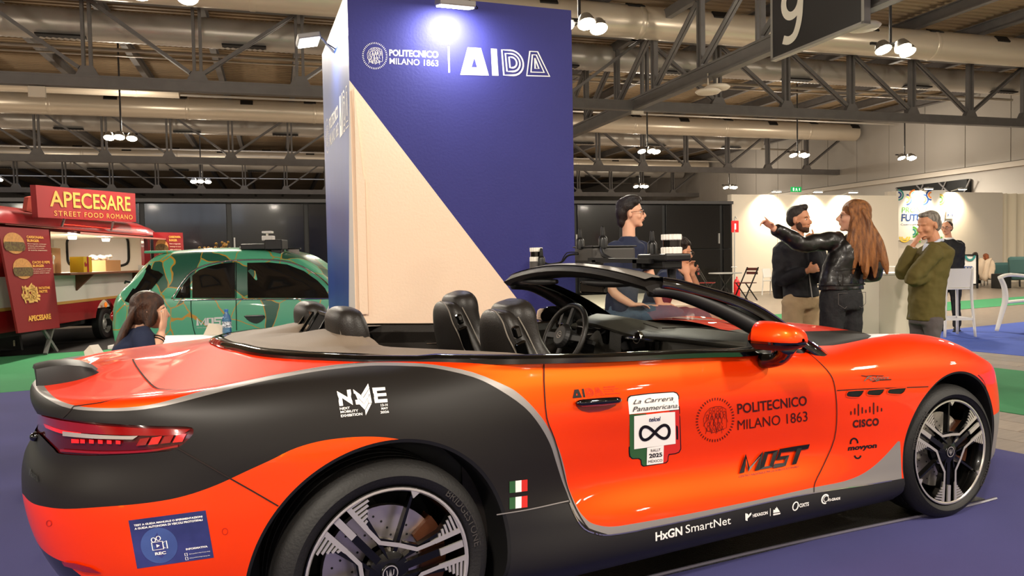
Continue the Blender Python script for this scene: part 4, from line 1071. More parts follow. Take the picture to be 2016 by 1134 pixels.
b=MB(); b.box((1.70,.37,.90),(.04,.30,.09)); b.build('instrument_screen',m_gloss,car,bevel=.01)
b=MB(); b.box((1.73,0,.83),(.04,.28,.16)); b.build('centre_screen',m_gloss,car,bevel=.01)
p=atY(1256,665,.0); MM=Matrix.Translation(Vector(p))@Matrix.Rotation(R(-78),4,'Y')
b=MB(MM); b.lathe([(.027,-.02),(.034,-.012),(.035,.004),(.030,.010),(.026,.004)],28); ck=b.build('dash_clock',m_chrome,car,smooth=True)
b=MB(MM); b.lathe([(0,.003),(.027,.003)],24); b.build('clock_face',m_gloss,ck)
# steering wheel
sw=Vector((1.50,.37,.90)); MM=Matrix.Translation(sw)@Matrix.Rotation(R(-66),4,'Y')   # local z faces the driver
b=MB(MM); P=[]
for i in range(48):
    a=2*math.pi*i/48; rr_=.183-(.018 if math.sin(0)>1 else 0); ring=[]
    for k in range(10):
        q_=2*math.pi*k/10; ring.append(((rr_+.017*math.cos(q_))*math.cos(a),(rr_+.017*math.cos(q_))*math.sin(a),.015*math.sin(q_)))
    ring.append(ring[0]); P.append(ring)
b.grid(P,closeu=True); st=b.build('steering_wheel_rim',m_leather,car,smooth=True)
b=MB(MM); b.lathe([(0,.034),(.055,.032),(.072,.01),(.055,-.02),(0,-.03)],24); b.bar((0,-.05,.0),(0,-.175,0),.035,.016,up=(0,0,1)); b.bar((0,.05,0),(0,.175,0),.035,.016,up=(0,0,1)); b.bar((.05,0,0),(.175,0,0),.03,.016); b.bar((-.05,0,0),(-.175,0,0),.03,.016); b.build('steering_wheel_hub',m_plast,car,bevel=.004)
b=MB(MM@Matrix.Translation((0,0,.0355))); b.lathe([(.018,0),(.021,0)],24); b.add(*seg2d([(-.008,-.01),(0,.012),(.008,-.01)],.003)); b.build('wheel_emblem',m_chrome,car)
b=MB(MM); b.box((.02,.12,-.035),(.13,.03,.006)); b.box((.02,-.12,-.035),(.13,.03,.006)); b.build('shift_paddle',m_chrome,car,bevel=.003)
b=MB(MM); b.cyl((0,0,-.2),(0,0,-.02),.045,n=14); b.bar((0,-.02,-.06),(0,-.22,-.05),.02,.02); b.build('steering_column',m_plast,car)
# ------------------------------------------------------------------ windscreen frame
m_glass=bpy.data.materials.new('windscreen_glass'); m_glass.use_nodes=True; nt=m_glass.node_tree; nt.nodes.clear()
o_=nt.nodes.new('ShaderNodeOutputMaterial'); mx=nt.nodes.new('ShaderNodeMixShader'); tr=nt.nodes.new('ShaderNodeBsdfTransparent'); gl=nt.nodes.new('ShaderNodeBsdfGlossy'); fr=nt.nodes.new('ShaderNodeFresnel'); fr.inputs[0].default_value=1.35
tr.inputs[0].default_value=(.78,.84,.80,1); gl.inputs['Roughness'].default_value=.02
nt.links.new(fr.outputs[0],mx.inputs[0]); nt.links.new(tr.outputs[0],mx.inputs[1]); nt.links.new(gl.outputs[0],mx.inputs[2]); nt.links.new(mx.outputs[0],o_.inputs[0])
HY=.63
hdr=lambda y:(1.27+.02*(1-(y/HY)**2)*-1, 1.196+.066*(1-(y/HY)**2))   # rear edge x, underside z
P=[]
for j in range(31):
    y=-HY+2*HY*j/30; x,z=hdr(y); e=1-max(0,(abs(y)/HY-.86)/.14)*.55
    P.append([(x+.015,y,z-.008),(x-.004,y,z+.010),(x+.006,y,z+.032*e),(x+.05,y,z+.045*e),(x+.14,y,z+.036*e),(x+.20,y,z+.016*e),(x+.205,y,z-.010),(x+.14,y,z-.022),(x+.06,y,z-.024),(x+.015,y,z-.008)])
hd=MB().grid(P); hd.add(P[0][:-1],[tuple(range(9))]); hd.add(P[-1][:-1],[tuple(range(8,-1,-1))]); hd=hd.build('windscreen_header',m_matte,car,smooth=50)
P=[]
for j in range(31):
    y=-HY*.97+2*HY*.97*j/30; x,z=hdr(y); P.append([(x+.012,y,z+.0395),(x+.05,y,z+.0475),(x+.135,y,z+.0385)])
MB().grid(P).build('header_top_liner',mat('header_grey','#75706a',.5,bump=.05,bscale=200),hd,smooth=True)
for y in (.32,-.30):
    x,z=hdr(y); b=MB(); b.tube([(x+.05,y-.19,z-.030),(x+.052,y,z-.034),(x+.05,y+.19,z-.030)],[.012,.018,.018,.012],10,sub=3); b.build('sun_visor',m_plast,car,smooth=True)
for sy in (-1,1):
    top=Vector((1.36,sy*.605,1.20)); bot=Vector((2.05,sy*.80,.905)); mid=Vector((1.72,sy*.70,1.095))
    b=MB(); b.tube([top+Vector((-.05,0,-.012)),top+Vector((.10,sy*.02,-.03)),mid+Vector((-.02,0,-.03)),bot+Vector((-.10,0,.0)),bot+Vector((-.06,0,-.06))],[.026,.03,.034,.04,.045],14,sub=6); b.build('pillar_inner_trim',m_plast,car,smooth=True)
    b=MB(); P=[]
    C_=spl([top+Vector((.0,sy*.005,.03)),top+Vector((.14,sy*.03,.00)),mid+Vector((.06,sy*.02,.01)),bot+Vector((-.03,sy*.03,.02)),bot+Vector((.06,sy*.04,-.04))],6)
    for i,p in enumerate(C_):
        a=C_[max(i-1,0)];c=C_[min(i+1,len(C_)-1)]; d=(c-a).normalized(); s_=Vector((0,1,0)); s_=(s_-d*s_.dot(d)).normalized(); u_=d.cross(s_); 
        if u_.z<0: u_=-u_
        ring=[(-.028,-.03),(.028,-.03),(.034,-.008),(.026,.012),(.0,.018),(-.026,.014),(-.034,-.008)]
        P.append([tuple(p+s_*x+u_*z) for x,z in ring]+[tuple(p+s_*ring[0][0]+u_*ring[0][1])])
    b.grid(P); b.add(P[-1][:-1],[tuple(range(7))]); b.build('pillar_outer',m_gloss,car,smooth=60)
    b=MB(); b.tube([p+Vector((0,sy*.03,.014)) for p in C_],.0035,6); b.build('pillar_chrome_line',m_chrome,car)
    b=MB(); b.prism([(1.72,.925),(1.93,.925),(1.80,1.02),(1.765,1.03)],-.78,-.755,M=Matrix.Rotation(R(90),4,'X')@Matrix.Scale(-sy,4,(0,0,1))); b.build('quarter_glass_frame',m_plast,car,bevel=.006)
P=[]
for j in range(25):
    y=-1+2*j/24; row=[]
    for k in range(13):
        t=k/12; hw_=.60+(.80-.60)*t; x0=1.45-.03*y*y; x1=2.22-.16*y*y; z0=1.212+.058*(1-y*y)-.015; z1=.925+.025*(1-y*y)
        x=x0+(x1-x0)*t; z=z0+(z1-z0)*t+.03*math.sin(math.pi*t); row.append((x,y*hw_,z))
    P.append(row)
MB().grid(P).build('windscreen',m_glass,car,smooth=True)
for jj,nm in ((0,'screen_edge'),(24,'screen_edge')):
    b=MB(); e=[]
    for k in range(13):
        a=Vector(P[jj][k]); c=Vector(P[jj+2 if jj==0 else jj-2][k]); e.append([tuple(a+Vector((0,0,.002))),tuple(c+Vector((0,0,.002)))])
    b.grid(e).build(nm,m_gloss,car,smooth=True)
# cowl with wiper slot
b=MB(); P_=[]
for j in range(21):
    y=-.80+1.6*j/20; P_.append([(2.02,y,.945),(2.10-.05*y*y,y,.935),(2.24-.2*y*y,y,bodyz(2.24,min(abs(y),.7))+.002)])
b.grid(P_).build('cowl',m_plast,car,smooth=True)
b=MB(); b.tube([(2.12,-.6,.955),(2.2,-.2,.965),(2.22,.3,.965)],.007,6,sub=4); b.build('wiper',m_rubber,car)
b=MB(); b.box((1.43,-.02,1.185),(.03,.21,.065)); b.bar((1.45,-.02,1.2),(1.52,-.02,1.245),.02,.02); b.build('inner_mirror',m_gloss,car,bevel=.014)
# bonnet scoop
b=MB(Matrix.Translation((2.16,-.60,.925))@Matrix.Rotation(R(14),4,'Z')); b.ball((0,0,0),(.17,.055,.022),16,8); b.build('bonnet_scoop',m_gloss,car,smooth=True)
# ------------------------------------------------------------------ door mirrors
def dmirror(sy,cx,cy,cz):
    def sec(x,sc,z0=-1,z1=1,dy=0,dz=0):
        row=[]
        for k in range(20):
            a=2*math.pi*k/20; c,s=math.cos(a),math.sin(a)
            u=math.copysign(abs(c)**.8,c)*.090*sc*(1-.15*max(s,0)); v=math.copysign(abs(s)**(.6 if c<0 else .85),s)*(.078*(1-.28*(c*.5+.5)) if s>0 else .05)*sc
            row.append((x,u+dy,max(min(v,z1),z0)+dz))
        return row+[row[0]]
    MM=Matrix.Translation((cx,cy,cz))@Matrix.Scale(-sy,4,(0,1,0))@Matrix.Rotation(R(-84),4,'Z')
    prof=[(-.075,.93),(-.07,1),(-.03,1.0),(.02,.95),(.06,.84),(.09,.66),(.105,.42),(.11,.1)]
    out=[]
    for nm,z0,z1,m in (('mirror_cap',-.008,1,m_orange if sy<0 else m_gloss),('mirror_band',-.020,-.008,m_gloss),('mirror_lower',-1,-.020,m_plast)):
        b=MB(MM); b.grid([sec(x,sc*(1.0 if nm!='mirror_band' else 1.01),z0,z1) for x,sc in prof]); b.add(sec(-.075,.93,z0,z1)[:-1],[tuple(range(20))]); out.append(b.build(nm,m,car,smooth=50))
    b=MB(MM); b.grid([[(-.079,math.cos(a)*(.095 if sy<0 else .113)*k,math.sin(a)*(.045 if sy<0 else .06)*k+(0 if sy<0 else .008)) for a in [2*math.pi*i/24 for i in range(25)]] for k in (0.01,1)]); b.build('mirror_glass',m_chrome if sy<0 else m_gloss,car)
    b=MB(MM); b.tube([(-.0,.05,-.03),(-.03,.07,-.07),(-.07,.07,-.10),(-.13,.06,-.11)],[.045,.036,.03,.034],12,sub=3); b.build('mirror_stalk',m_gloss,car,smooth=True)
    b=MB(MM); b.tube([(.07,.03,-.030),(.05,.065,-.034),(.02,.086,-.036)],[.006,.011,.005],8,sub=3); b.build('turn_indicator',m_clear,car)
q_=atY(1534,666,-1.03); dmirror(-1,q_[0],q_[1],q_[2])
q_=atY(1085,622,1.0); dmirror(1,q_[0],1.0,q_[2])
# ------------------------------------------------------------------ small rear spoiler block on the boot
def surf_pt(px,py): return surf_body(px,py)[0]
b=MB(); P=[]
for x,wd_,h in ((-.975,.085,.060),(-.972,.09,.068),(-.93,.095,.070),(-.88,.095,.066),(-.84,.09,.052),(-.805,.075,.028),(-.785,.05,.004)):
    row=[]; zb=bodyz(x,-.1)-.012
    for u,v in ((-1.04,0),(-1.0,.55),(-.9,.9),(-.6,1),(0,1.02),(.6,1),(.9,.9),(1.0,.55),(1.04,0)):
        row.append((x+.012*abs(u),-.075+u*wd_,zb+(h+.012)*v))
    P.append(row)
b.grid(P); b.add(P[0],[tuple(range(8,-1,-1))]); b.build('rear_camera_pod',m_plast,car,smooth=40)
# ------------------------------------------------------------------ sensor rig above the windscreen
m_lid=mat('sensor_white','#e9e4da',.45); m_sens=mat('sensor_black','#0c0b0b',.35); m_lens=mat('sensor_glass','#050505',.04,coat=1)
def lidar(p,r,h,name):
    x,y,z=p; T=Matrix.Translation((x,y,z))
    b=MB(T); b.lathe([(0,0),(r*1.02,0),(r*1.04,h*.30),(r*.9,h*.34),(0,h*.34)],36,ridge=-.07); o=b.build(name,m_lid,car)
    b=MB(T); b.lathe([(r*.88,h*.33),(r*.88,h*.72)],32); b.build('sensor_window',m_lens,o,smooth=True)
    b=MB(T); b.lathe([(0,h*.70),(r*.93,h*.70),(r*1.0,h*.74),(r*1.0,h),(r*.9,h*1.01),(0,h*1.0)],36,ridge=-.08); b.build('sensor_cap',m_lid,o)
    return o
def antenna(p,s,nm='antenna'):
    T=Matrix.Translation(Vector(p)); b=MB(T); b.lathe([(0,0),(.023*s,0),(.023*s,.045*s),(.019*s,.055*s),(.012*s,.062*s),(.012*s,.07*s),(.009*s,.105*s),(.004*s,.11*s),(0,.11*s)],18); return b.build(nm,m_sens,car,smooth=35)
pb=atY(1322,499,-.52); lidar(pb,.046,.085,'front_lidar')
br=MB(); br.box((pb[0]-.02,pb[1]+.03,pb[2]-.018),(.15,.20,.034)); br.box((pb[0]-.03,pb[1]+.04,pb[2]-.045),(.11,.17,.05)); br.build('lidar_bracket',m_sens,car,bevel=.008)
b=MB(); b.lathe([(.052,0),(.034,-.022),(.022,-.04),(.019,-.075),(.024,-.115)],20,M=Matrix.Translation(Vector(pb)+Vector((0,0,-.03)))); b.build('lidar_post',m_sens,car,smooth=True)
antenna(atY(1284,500,-.40),.98)
p=atY(1056,527,.45); lidar((p[0],p[1],p[2]+.035),.036,.075,'small_lidar')
b=MB(); b.cyl((p[0],p[1],p[2]-.05),(p[0],p[1],p[2]+.035),.037,n=24); b.build('lidar_base',mat('sensor_grey','#4c4845',.45),car,smooth=35)
antenna(atY(1066,524,.40),.9)
# control box with lid, antennas
bx0=atY(1190,500,.1); T=Matrix.Translation(Vector(bx0)+Vector((0,0,-.005)))@Matrix.Rotation(R(-8),4,'Z')
b=MB(T); b.box((0,0,0),(.25,.22,.082)); cb=b.build('control_box',mat('box_dark','#3a3734',.55),car,bevel=.014)
b=MB(T); b.box((.0,0,.043),(.26,.23,.008)); b.build('box_lid',m_sens,cb,bevel=.003)
antenna(atY(1142,490,.15),.95); antenna(atY(1187,488,.0),1.0)
b=MB(); b.tube([atY(1184,490,-.02),atY(1188,502,-.12),atY(1210,512,-.2),atY(1240,513,-.3),atY(1278,510,-.42)],.011,8,sub=5); b.build('cable_loom',m_rubber,car,smooth=True)
b=MB(); b.tube([atY(1066,512,.43),atY(1080,520,.4),atY(1105,516,.3),atY(1118,503,.22),atY(1138,500,.15)],.006,6,sub=5); b.tube([atY(1105,516,.3),atY(1116,498,.22),atY(1138,497,.15)],.003,5,sub=4); b.build('cable',m_rubber,car,smooth=True)
x,z=hdr(0); b=MB(); b.bar((x+.14,-.52,z+.052),(x+.14,-.05,z+.062),.03,.02)
for yy in (-.42,-.1): b.bar((x+.14,yy,z+.02),(x+.14,yy,z+.06),.03,.03,up=(1,0,0))
b.build('sensor_rack_bar',m_sens,car)
# ================================================================== lettering and marks on the convertible
m_ink=mat('vinyl_dark_red','#3a0d04',.45); m_inkb=mat('vinyl_black','#0d0909',.4); m_inkr=mat('vinyl_red_line','#a81c04',.45)
m_vw=mat('vinyl_white','#f1ede8',.45)
m_fg=mat('vinyl_green','#2e5a33',.45); m_fr=mat('vinyl_red','#cf2a22',.45)
def cq(o,s,*p): return [(o[0]+x/s,o[1]+y/s) for x,y in p]
def dcl(name,geos,quad,m,off=.0016): return decal(name,geos,quad,surf_body,m,car,off)
U=[(0,0),(1,0),(1,1),(0,1)]
def plate(quad,m,name='decal_plate',off=.0012,nu=6,nv=4):
    """curved film patch on the body"""
    f=homog(quad); P=[]
    for i in range(nu+1):
        row=[]
        for j in range(nv+1):
            p,n=surf_body(*f(i/nu,j/nv)); row.append(p+n*off)
        P.append(row)
    return MB().grid(P).build(name,m,car,smooth=True)
def pxpoly(name,pts,m,off,parent=None):
    """filled convex-ish pixel polygon laid on the body as a fan of small strips"""
    c=np.mean(np.array(pts),axis=0); b=MB(); vs=[];
    n=len(pts)
    for k in (0.001,.35,.7,1):
        for p in pts:
            q_=c+(np.array(p)-c)*k; h,nn=surf_body(*q_); vs.append(h+nn*off)
    fs=[(r*n+i,r*n+(i+1)%n,(r+1)*n+(i+1)%n,(r+1)*n+i) for r in range(3) for i in range(n)]
    b.add(vs,fs); return b.build(name,m,parent or car,smooth=True)
# --- NEXT MOBILITY EXHIBITION on the rear quarter
o7,s7=(640,740),11.34
def px7(P): return [(o7[0]+x/s7,o7[1]+y/s7,0) for x,y in P]
g=[(px7([(262,345),(505,482),(482,322),(568,308),(620,655),(378,500),(402,668),(320,678)]),[(0,1,5,6,7),(1,2,3,4),(1,4,5)]),
   (px7([(622,305),(745,505),(768,640),(690,645),(800,435),(845,500),(868,635),(958,178),(985,288),(945,500),(1042,605),(965,620),(890,765),(905,882)]),[(0,1,2,3),(0,4,5,6,1),(4,7,8,5),(5,8,9,6),(8,10,11,9),(1,6,12,2),(6,9,11,12),(12,11,10,13)]),
   (px7([(1050,272),(1335,258),(1343,322),(1150,342),(1158,398),(1360,385),(1368,450),(1168,465),(1178,530),(1385,515),(1393,590),(1110,610)]),[(0,1,2,3),(0,3,4,7,8,11),(4,5,6,7),(8,9,10,11)])]
dcl('event_logo',g,None,m_vw)
g=[]
for L in ([(800,435),(845,500),(985,285)],[(745,505),(868,635),(945,500),(965,620),(890,765)],[(965,620),(1040,612)]):
    vs,fs=seg2d(L,9); g.append(([(o7[0]+x/s7,o7[1]+y/s7,0) for x,y,_ in vs],fs))
dcl('event_logo_lines',g,None,m_matte,.0024)
for t,q_ in (('NEXT',((330,765),(552,740),(545,690),(322,712))),('MOBILITY',((345,838),(742,800),(735,748),(338,785))),('EXHIBITION',((355,925),(832,880),(824,820),(346,868))),('13-16',((1245,688),(1398,668),(1392,618),(1238,632))),('MAY',((1256,758),(1405,745),(1400,695),(1250,708))),('2026',((1235,845),(1425,825),(1418,772),(1230,790)))):
    dcl('event_lettering',[tx_unit(t,.025)],cq(o7,s7,*q_),m_vw)
# --- AIDA near the door handle
o8,s8=(1110,745),14.18
dcl('small_aida_logo',aida_geo()[:2],cq(o8,s8,(240,555),(1130,470),(1020,240),(235,318)),m_inkb)
dcl('small_aida_logo',aida_geo(.013)[2:],cq(o8,s8,(240,555),(1130,470),(1020,240),(235,318)),m_inkr)
for i,t in enumerate(('Artificial','Intelligence','Driving','Autonomous')):
    y=262+i*62; x=1095+i*18; w_=[320,400,260,430][i]
    dcl('small_lettering',[tx_unit(t,0)],cq(o8,s8,(x,y+8),(x+w_,y-22),(x+w_-6,y-62),(x-6,y-32)),m_inkr)
# --- rally shield
o9,s9=(1220,750),5.169
def p9(*P): return cq(o9,s9,*P)
rx=[(78,200),(84,170),(110,152),(300,128),(545,112),(580,125),(598,155),(606,290),(620,690),(600,725),(560,740),(500,748),(492,770),(490,810),(470,830),(240,866),(218,850),(212,800),(190,788),(130,790),(100,765),(95,720)]
pxpoly('rally_shield_edge',[(o9[0]+(x-345)*1.02/s9+345/s9,o9[1]+(y-490)*1.015/s9+490/s9) for x,y in rx],m_inkb,.0010)
pxpoly('rally_shield_white',p9(*[(83,205),(88,176),(112,158),(300,134),(543,117),(576,130),(593,157),(600,288),(95,338)]),m_vw,.0016)
for P in ([(97,342),(146,338),(150,690),(146,786),(128,785),(106,762),(100,720)],[(138,340),(268,330),(268,362),(138,372)],[(140,680),(272,666),(272,790),(218,798),(194,784),(140,785)],[(216,780),(272,772),(270,858),(242,862),(224,848)]): pxpoly('rally_shield_green',p9(*P),m_fg,.0018)
for P in ([(442,318),(570,297),(570,325),(442,343)],[(556,300),(602,292),(614,688),(596,720),(564,732),(560,640)],[(440,650),(570,632),(596,720),(558,734),(496,742),(440,750)],[(440,740),(496,742),(486,768),(484,806),(466,826),(440,832)]): pxpoly('rally_shield_red',p9(*P),m_fr,.0018)
pxpoly('rally_shield_field',p9((142,356),(270,340),(440,320),(558,312),(564,636),(142,692)),m_vw,.0032)
pxpoly('rally_shield_field',p9((274,678),(444,652),(438,832),(270,854)),m_vw,.0032)
for t,q_,sh,bd,m in (('La Carrera',((130,235),(540,195),(536,150),(135,190)),.35,.0,m_inkb),('Panamericana.',((125,312),(592,268),(590,222),(122,262)),.35,.0,m_inkb),('telcel',((292,412),(412,400),(410,358),(292,368)),.25,.02,mat('vinyl_navy','#1d2350',.45)),('RALLY',((312,720),(410,705),(408,678),(310,692)),0,0,m_inkb),('2025',((292,782),(427,765),(425,722),(290,738)),0,.03,m_inkb),('MÉXICO',((285,832),(428,815),(426,782),(283,798)),0,0,m_inkb)):
    dcl('rally_lettering',[tx_unit(t,bd,sh)],p9(*q_),m,.0045)
L=[(350+148*math.cos(t)*1.0/(1+.35*math.sin(t)**2)-(0),520+150*math.sin(t)*math.cos(t)/(1+.35*math.sin(t)**2)*1.05-(148*math.cos(t)*.07)) for t in np.linspace(0,2*math.pi,49)[:-1]]
vs,fs=seg2d(L,30,True); dcl('infinity_mark',[([(o9[0]+x/s9,o9[1]+y/s9,0) for x,y,_ in vs],fs)],None,m_inkb,.0048)
# --- university mark on the door
dcl('seal_mark',seal_geo(44,2,True,.009),p9((772,640),(1165,600),(1165,150),(772,190)),m_ink)
dcl('door_lettering',[tx_unit('POLITECNICO',.018)],p9((1198,336),(1905,248),(1900,148),(1192,232)),m_ink)
dcl('door_lettering',[tx_unit('MILANO 1863',-.0)],p9((1198,500),(1912,408),(1906,305),(1198,400)),m_ink)
# --- MOST
dcl('most_lettering',most_geo(),p9((1215,942),(1840,838),(1905,648),(1262,745)),m_inkb,.0055)
0 and dcl('most_lettering',[poly([(.3,.9),(1.05,1.0),(1,.92),(.3,.84)])],p9((1350,920),(1840,838),(1900,648),(1350,742)),m_inkb,.0055)
dcl('small_lettering',[tx_unit('CENTRO NAZIONALE PER LA MOBILITÀ SOSTENIBILE',.0,.2)],p9((1212,985),(1820,880),(1822,856),(1212,958)),m_inkb)
# --- marks on the front wing
oa,sa=(1620,720),5.4
pa=lambda *P: cq(oa,sa,*P)
for i,(x,y0,y1) in enumerate(((297,482,522),(338,450,518),(376,405,532),(417,440,508),(456,465,502),(498,432,498),(538,390,515),(580,425,492),(622,448,486))):
    vs=[];n=8
    P=[(x-7,y0+6),(x-4,y0),(x+4,y0),(x+7,y0+6),(x+7,y1-6),(x+4,y1),(x-4,y1),(x-7,y1-6)]
    dcl('bar_mark',[([(oa[0]+a/sa,oa[1]+c/sa,0) for a,c in P],[tuple(range(8))])],None,m_ink)
dcl('wing_lettering',[tx_unit('CISCO',.05,space=1.15)],pa((315,662),(594,636),(594,552),(315,578)),m_ink)
dcl('wing_lettering',[tx_unit('movyon',.045,.12)],pa((262,920),(572,888),(572,832),(262,865)),m_inkb)
def arc(cx,cy,rx_,ry_,a0,a1,w_,m):
    L=[(cx+rx_*math.cos(R(a)),cy-ry_*math.sin(R(a))) for a in np.linspace(a0,a1,13)]
    vs,fs=seg2d(L,w_); dcl('arc_mark',[([(oa[0]+x/sa,oa[1]+y/sa,0) for x,y,_ in vs],fs)],None,m)
arc(330,820,38,48,-5,195,17,m_inkb); arc(368,950,32,34,185,355,18,m_inkb)
dcl('wing_script',[tx_unit('Folgore',.012,.55)],pa((425,182),(700,150),(690,108),(425,112)),m_chrome,.004)
vs,fs=seg2d([(400,102),(450,112),(520,104),(640,108)],7); dcl('wing_script',[([(oa[0]+x/sa,oa[1]+y/sa,0) for x,y,_ in vs],fs)],None,m_inkb,.004)
vs,fs=seg2d([(520,168),(600,152),(722,146)],9); dcl('wing_script',[([(oa[0]+x/sa,oa[1]+y/sa,0) for x,y,_ in vs],fs)],None,m_inkb,.003)
for P in ([(265,268),(438,258),(416,300),(385,330),(350,336),(262,330),(243,312),(248,290)],[(482,258),(655,244),(634,285),(604,312),(565,318),(480,312),(461,295),(466,275)],[(702,246),(884,232),(862,275),(832,300),(790,304),(698,298),(680,280),(686,262)]):
    o=pxpoly('wing_vent',pa(*P),mat('vent_black','#050404',.3),.0012); strip('vent_edge',pa(*(P+[P[0]])),.004,m_orange,.004,sub=2,parent=o)
# --- side skirt lettering (white)
os_,ss=(1270,940),4.688
psn=lambda *P: cq(os_,ss,*P)
dcl('skirt_lettering',[tx_unit('HxGN',.03)],psn((95,588),(342,530),(340,448),(93,505)),m_vw)
dcl('skirt_lettering',[tx_unit('SmartNet',.002)],psn((372,515),(790,428),(788,356),(370,440)),m_vw)
dcl('skirt_lettering',[tx_unit('HEXAGON',.03)],psn((993,368),(1130,338),(1128,308),(990,338)),m_vw)
dcl('skirt_mark',[poly([(0,.15),(.35,.0),(.35,.3),(.6,.45),(1,.7),(1,.95),(.62,.8),(.62,.6),(.35,.9),(0,1)])],psn((925,405),(978,392),(978,318),(922,330)),m_vw)
dcl('skirt_mark',[poly(U)],psn((1151,355),(1155,354),(1155,283),(1151,284)),m_vw)
dcl('skirt_mark',[poly([(0,0),(1,.0),(1,.18),(0,.2)]),poly([(0,.3),(.95,.28),(.5,1),(.45,.8),(.3,.85),(.3,.65),(.05,.7)])],psn((1180,350),(1246,336),(1244,262),(1178,276)),m_vw)
dcl('skirt_lettering',[tx_unit('OXTS',.03,.1)],psn((1422,278),(1510,260),(1508,226),(1420,242)),m_vw)
dcl('skirt_lettering',[tx_unit('VI-GRADE',.03,.1)],psn((1685,222),(1800,202),(1798,180),(1683,196)),m_vw)
def ring_px(o,s,cx,cy,rx_,ry_,w_,m,a0=0,a1=360,tilt=0):
    L=[(cx+rx_*math.cos(R(a))+tilt*math.sin(R(a)),cy-ry_*math.sin(R(a))) for a in np.linspace(a0,a1,19)]
    vs,fs=seg2d(L,w_,a1-a0>=360); dcl('ring_mark',[([(o[0]+x/s,o[1]+y/s,0) for x,y,_ in vs],fs)],None,m)
ring_px(os_,ss,1386,264,24,38,10,m_vw,tilt=8); ring_px(os_,ss,1660,198,30,40,12,m_vw,40,300,tilt=8); ring_px(os_,ss,1668,196,22,26,5,m_vw,tilt=5)
# --- flags
of,sf=(1000,560),1.975
for y0,y1,lab in ((766,805,1),(829,868,0)):
    for k,m in enumerate((m_fg,m_vw,m_fr)):
        a=5+k*23.3; c=a+23.3; dy=lambda x:-(x-5)*.12
        pxpoly('flag_stripe',cq(of,sf,(a,y1+dy(a)+6),(c,y1+dy(c)+6),(c,y0+dy(c)),(a,y0+dy(a))),m,.0018)
    if lab: ring_px(of,sf,40,y0+20,5,8,4,mat('crest_brown','#7a5a3a',.5))
# --- blue notice sticker
ob,sb=(240,990),8.4
pb_=lambda *P: cq(ob,sb,*P)
stk=plate(pb_((255,1085),(1522,902),(1385,122),(110,290)),mat('sticker_navy','#20274f',.35,noise=.5,nscale=5,col2='#3b3f7c'),'notice_sticker',.0012)
f=homog(pb_((255,1085),(1522,902),(1385,122),(110,290)))
def stick(geos,m,off=.0022,name='sticker_lettering'):
    b=MB()
    for vs,fs in geos:
        o=[]
        for v in vs: p,n=surf_body(*f(v[0],v[1])); o.append(p+n*off)
        b.add(o,fs)
    return b.build(name,m,stk)
stick([([(.33+.235*math.cos(2*math.pi*i/36),.41+.37*math.sin(2*math.pi*i/36),0) for i in range(36)],[tuple(range(36))])],mat('sticker_disc','#42568f',.35,col2='#2f3b70',noise=.3,nscale=4),.0017,'sticker_disc')
stick([tx_unit('TEST A GUIDA MANUALE O SPERIMENTAZIONI',.035,0,(.06,.865,.945,.905)),tx_unit('A GUIDA AUTONOMA DI VEICOLI PROTOTIPALI',.035,0,(.06,.795,.94,.838))],m_vw)
stick([tx_unit('REC',.03,0,(.26,.22,.40,.28)),tx_unit('INFORMATIVA',.03,0,(.66,.235,.945,.275)),tx_unit('data.polimi.it/privacy-eng',.0,0,(.69,.135,.965,.16)),tx_unit('data.polimi.it/privacy-ita',.0,0,(.685,.05,.955,.075))],m_vw)
ic=[seg2d([(.24,.33),(.38,.33),(.38,.49),(.24,.49)],.014,True),seg2d([(.38,.36),(.43,.33),(.43,.49),(.38,.46)],.014,True),poly([(.295,.375),(.34,.41),(.295,.445)])]
for cx,cy in ((.27,.54),(.335,.56)): ic.append(seg2d([(cx+.027*math.cos(t),cy+.045*math.sin(t)) for t in np.linspace(0,2*math.pi,17)[:-1]],.012,True))
for cy in (.148,.063): ic.append(seg2d([(.635,cy-.028),(.665,cy-.028),(.665,cy+.028),(.635,cy+.028)],.008,True))
stick(ic,m_vw,.0022,'sticker_icon')
# --- door handle with its recess
pxpoly('handle_recess',cq(o8,s8,(330,740),(1500,630),(1440,760),(1250,860),(1000,920),(700,950),(500,910),(390,840)),mat('recess_shade_red','#8f0f00',.4,coat=.6),.0012)  # flat patch on the door, shade of the hollow put in as darker red
b=MB(); q0,n0=surf_body(*cq(o8,s8,(320,690))[0]); q1,n1=surf_body(*cq(o8,s8,(1530,590))[0]); qm=(q0+q1)/2
b.tube([q0+n0*.004,q0*.9+q1*.1+n0*.018,qm+n0*.022,q0*.1+q1*.9+n1*.018,q1+n1*.004],[.006,.013,.014,.013,.006],12,sub=4); b.build('door_handle',m_gloss,car,smooth=True)
b=MB(); b.tube([q0*.92+q1*.08+n0*.018-np.array([0,0,.011]),qm+n0*.024-np.array([0,0,.013]),q0*.1+q1*.9+n1*.018-np.array([0,0,.011])],.003,6,sub=4); b.build('handle_chrome_edge',m_chrome,car,smooth=True)
# --- parking sensors, rear badge, plate recess, number-plate light
for px,py,r_ in ((443,1046,5.5),(97,1030,5.0)):
    L=[(px+r_*math.cos(t),py+r_*1.15*math.sin(t)) for t in np.linspace(0,2*math.pi,17)[:-1]]
    vs,fs=seg2d(L,1.2,True); dcl('parking_sensor',[(vs,fs)],None,mat('recess_orange','#b81400',.4))
dcl('rear_script',[tx_unit('Maserati',.01,.5)],[(62,912),(79,938),(77,950),(60,924)],m_chrome,.004) if False else None
dcl('rear_script',[tx_unit('Maserati',.02,.4)],[(60,936),(79,950),(76,934),(58,918)],mat('badge_dark','#3c3532',.3,metal=.6),.004)
b=MB(); q0,n0=surf_body(74,860); b.ball(q0+n0*.004,(.02,.016,.016),12,8); b.build('rear_camera',m_gloss,car,smooth=True)
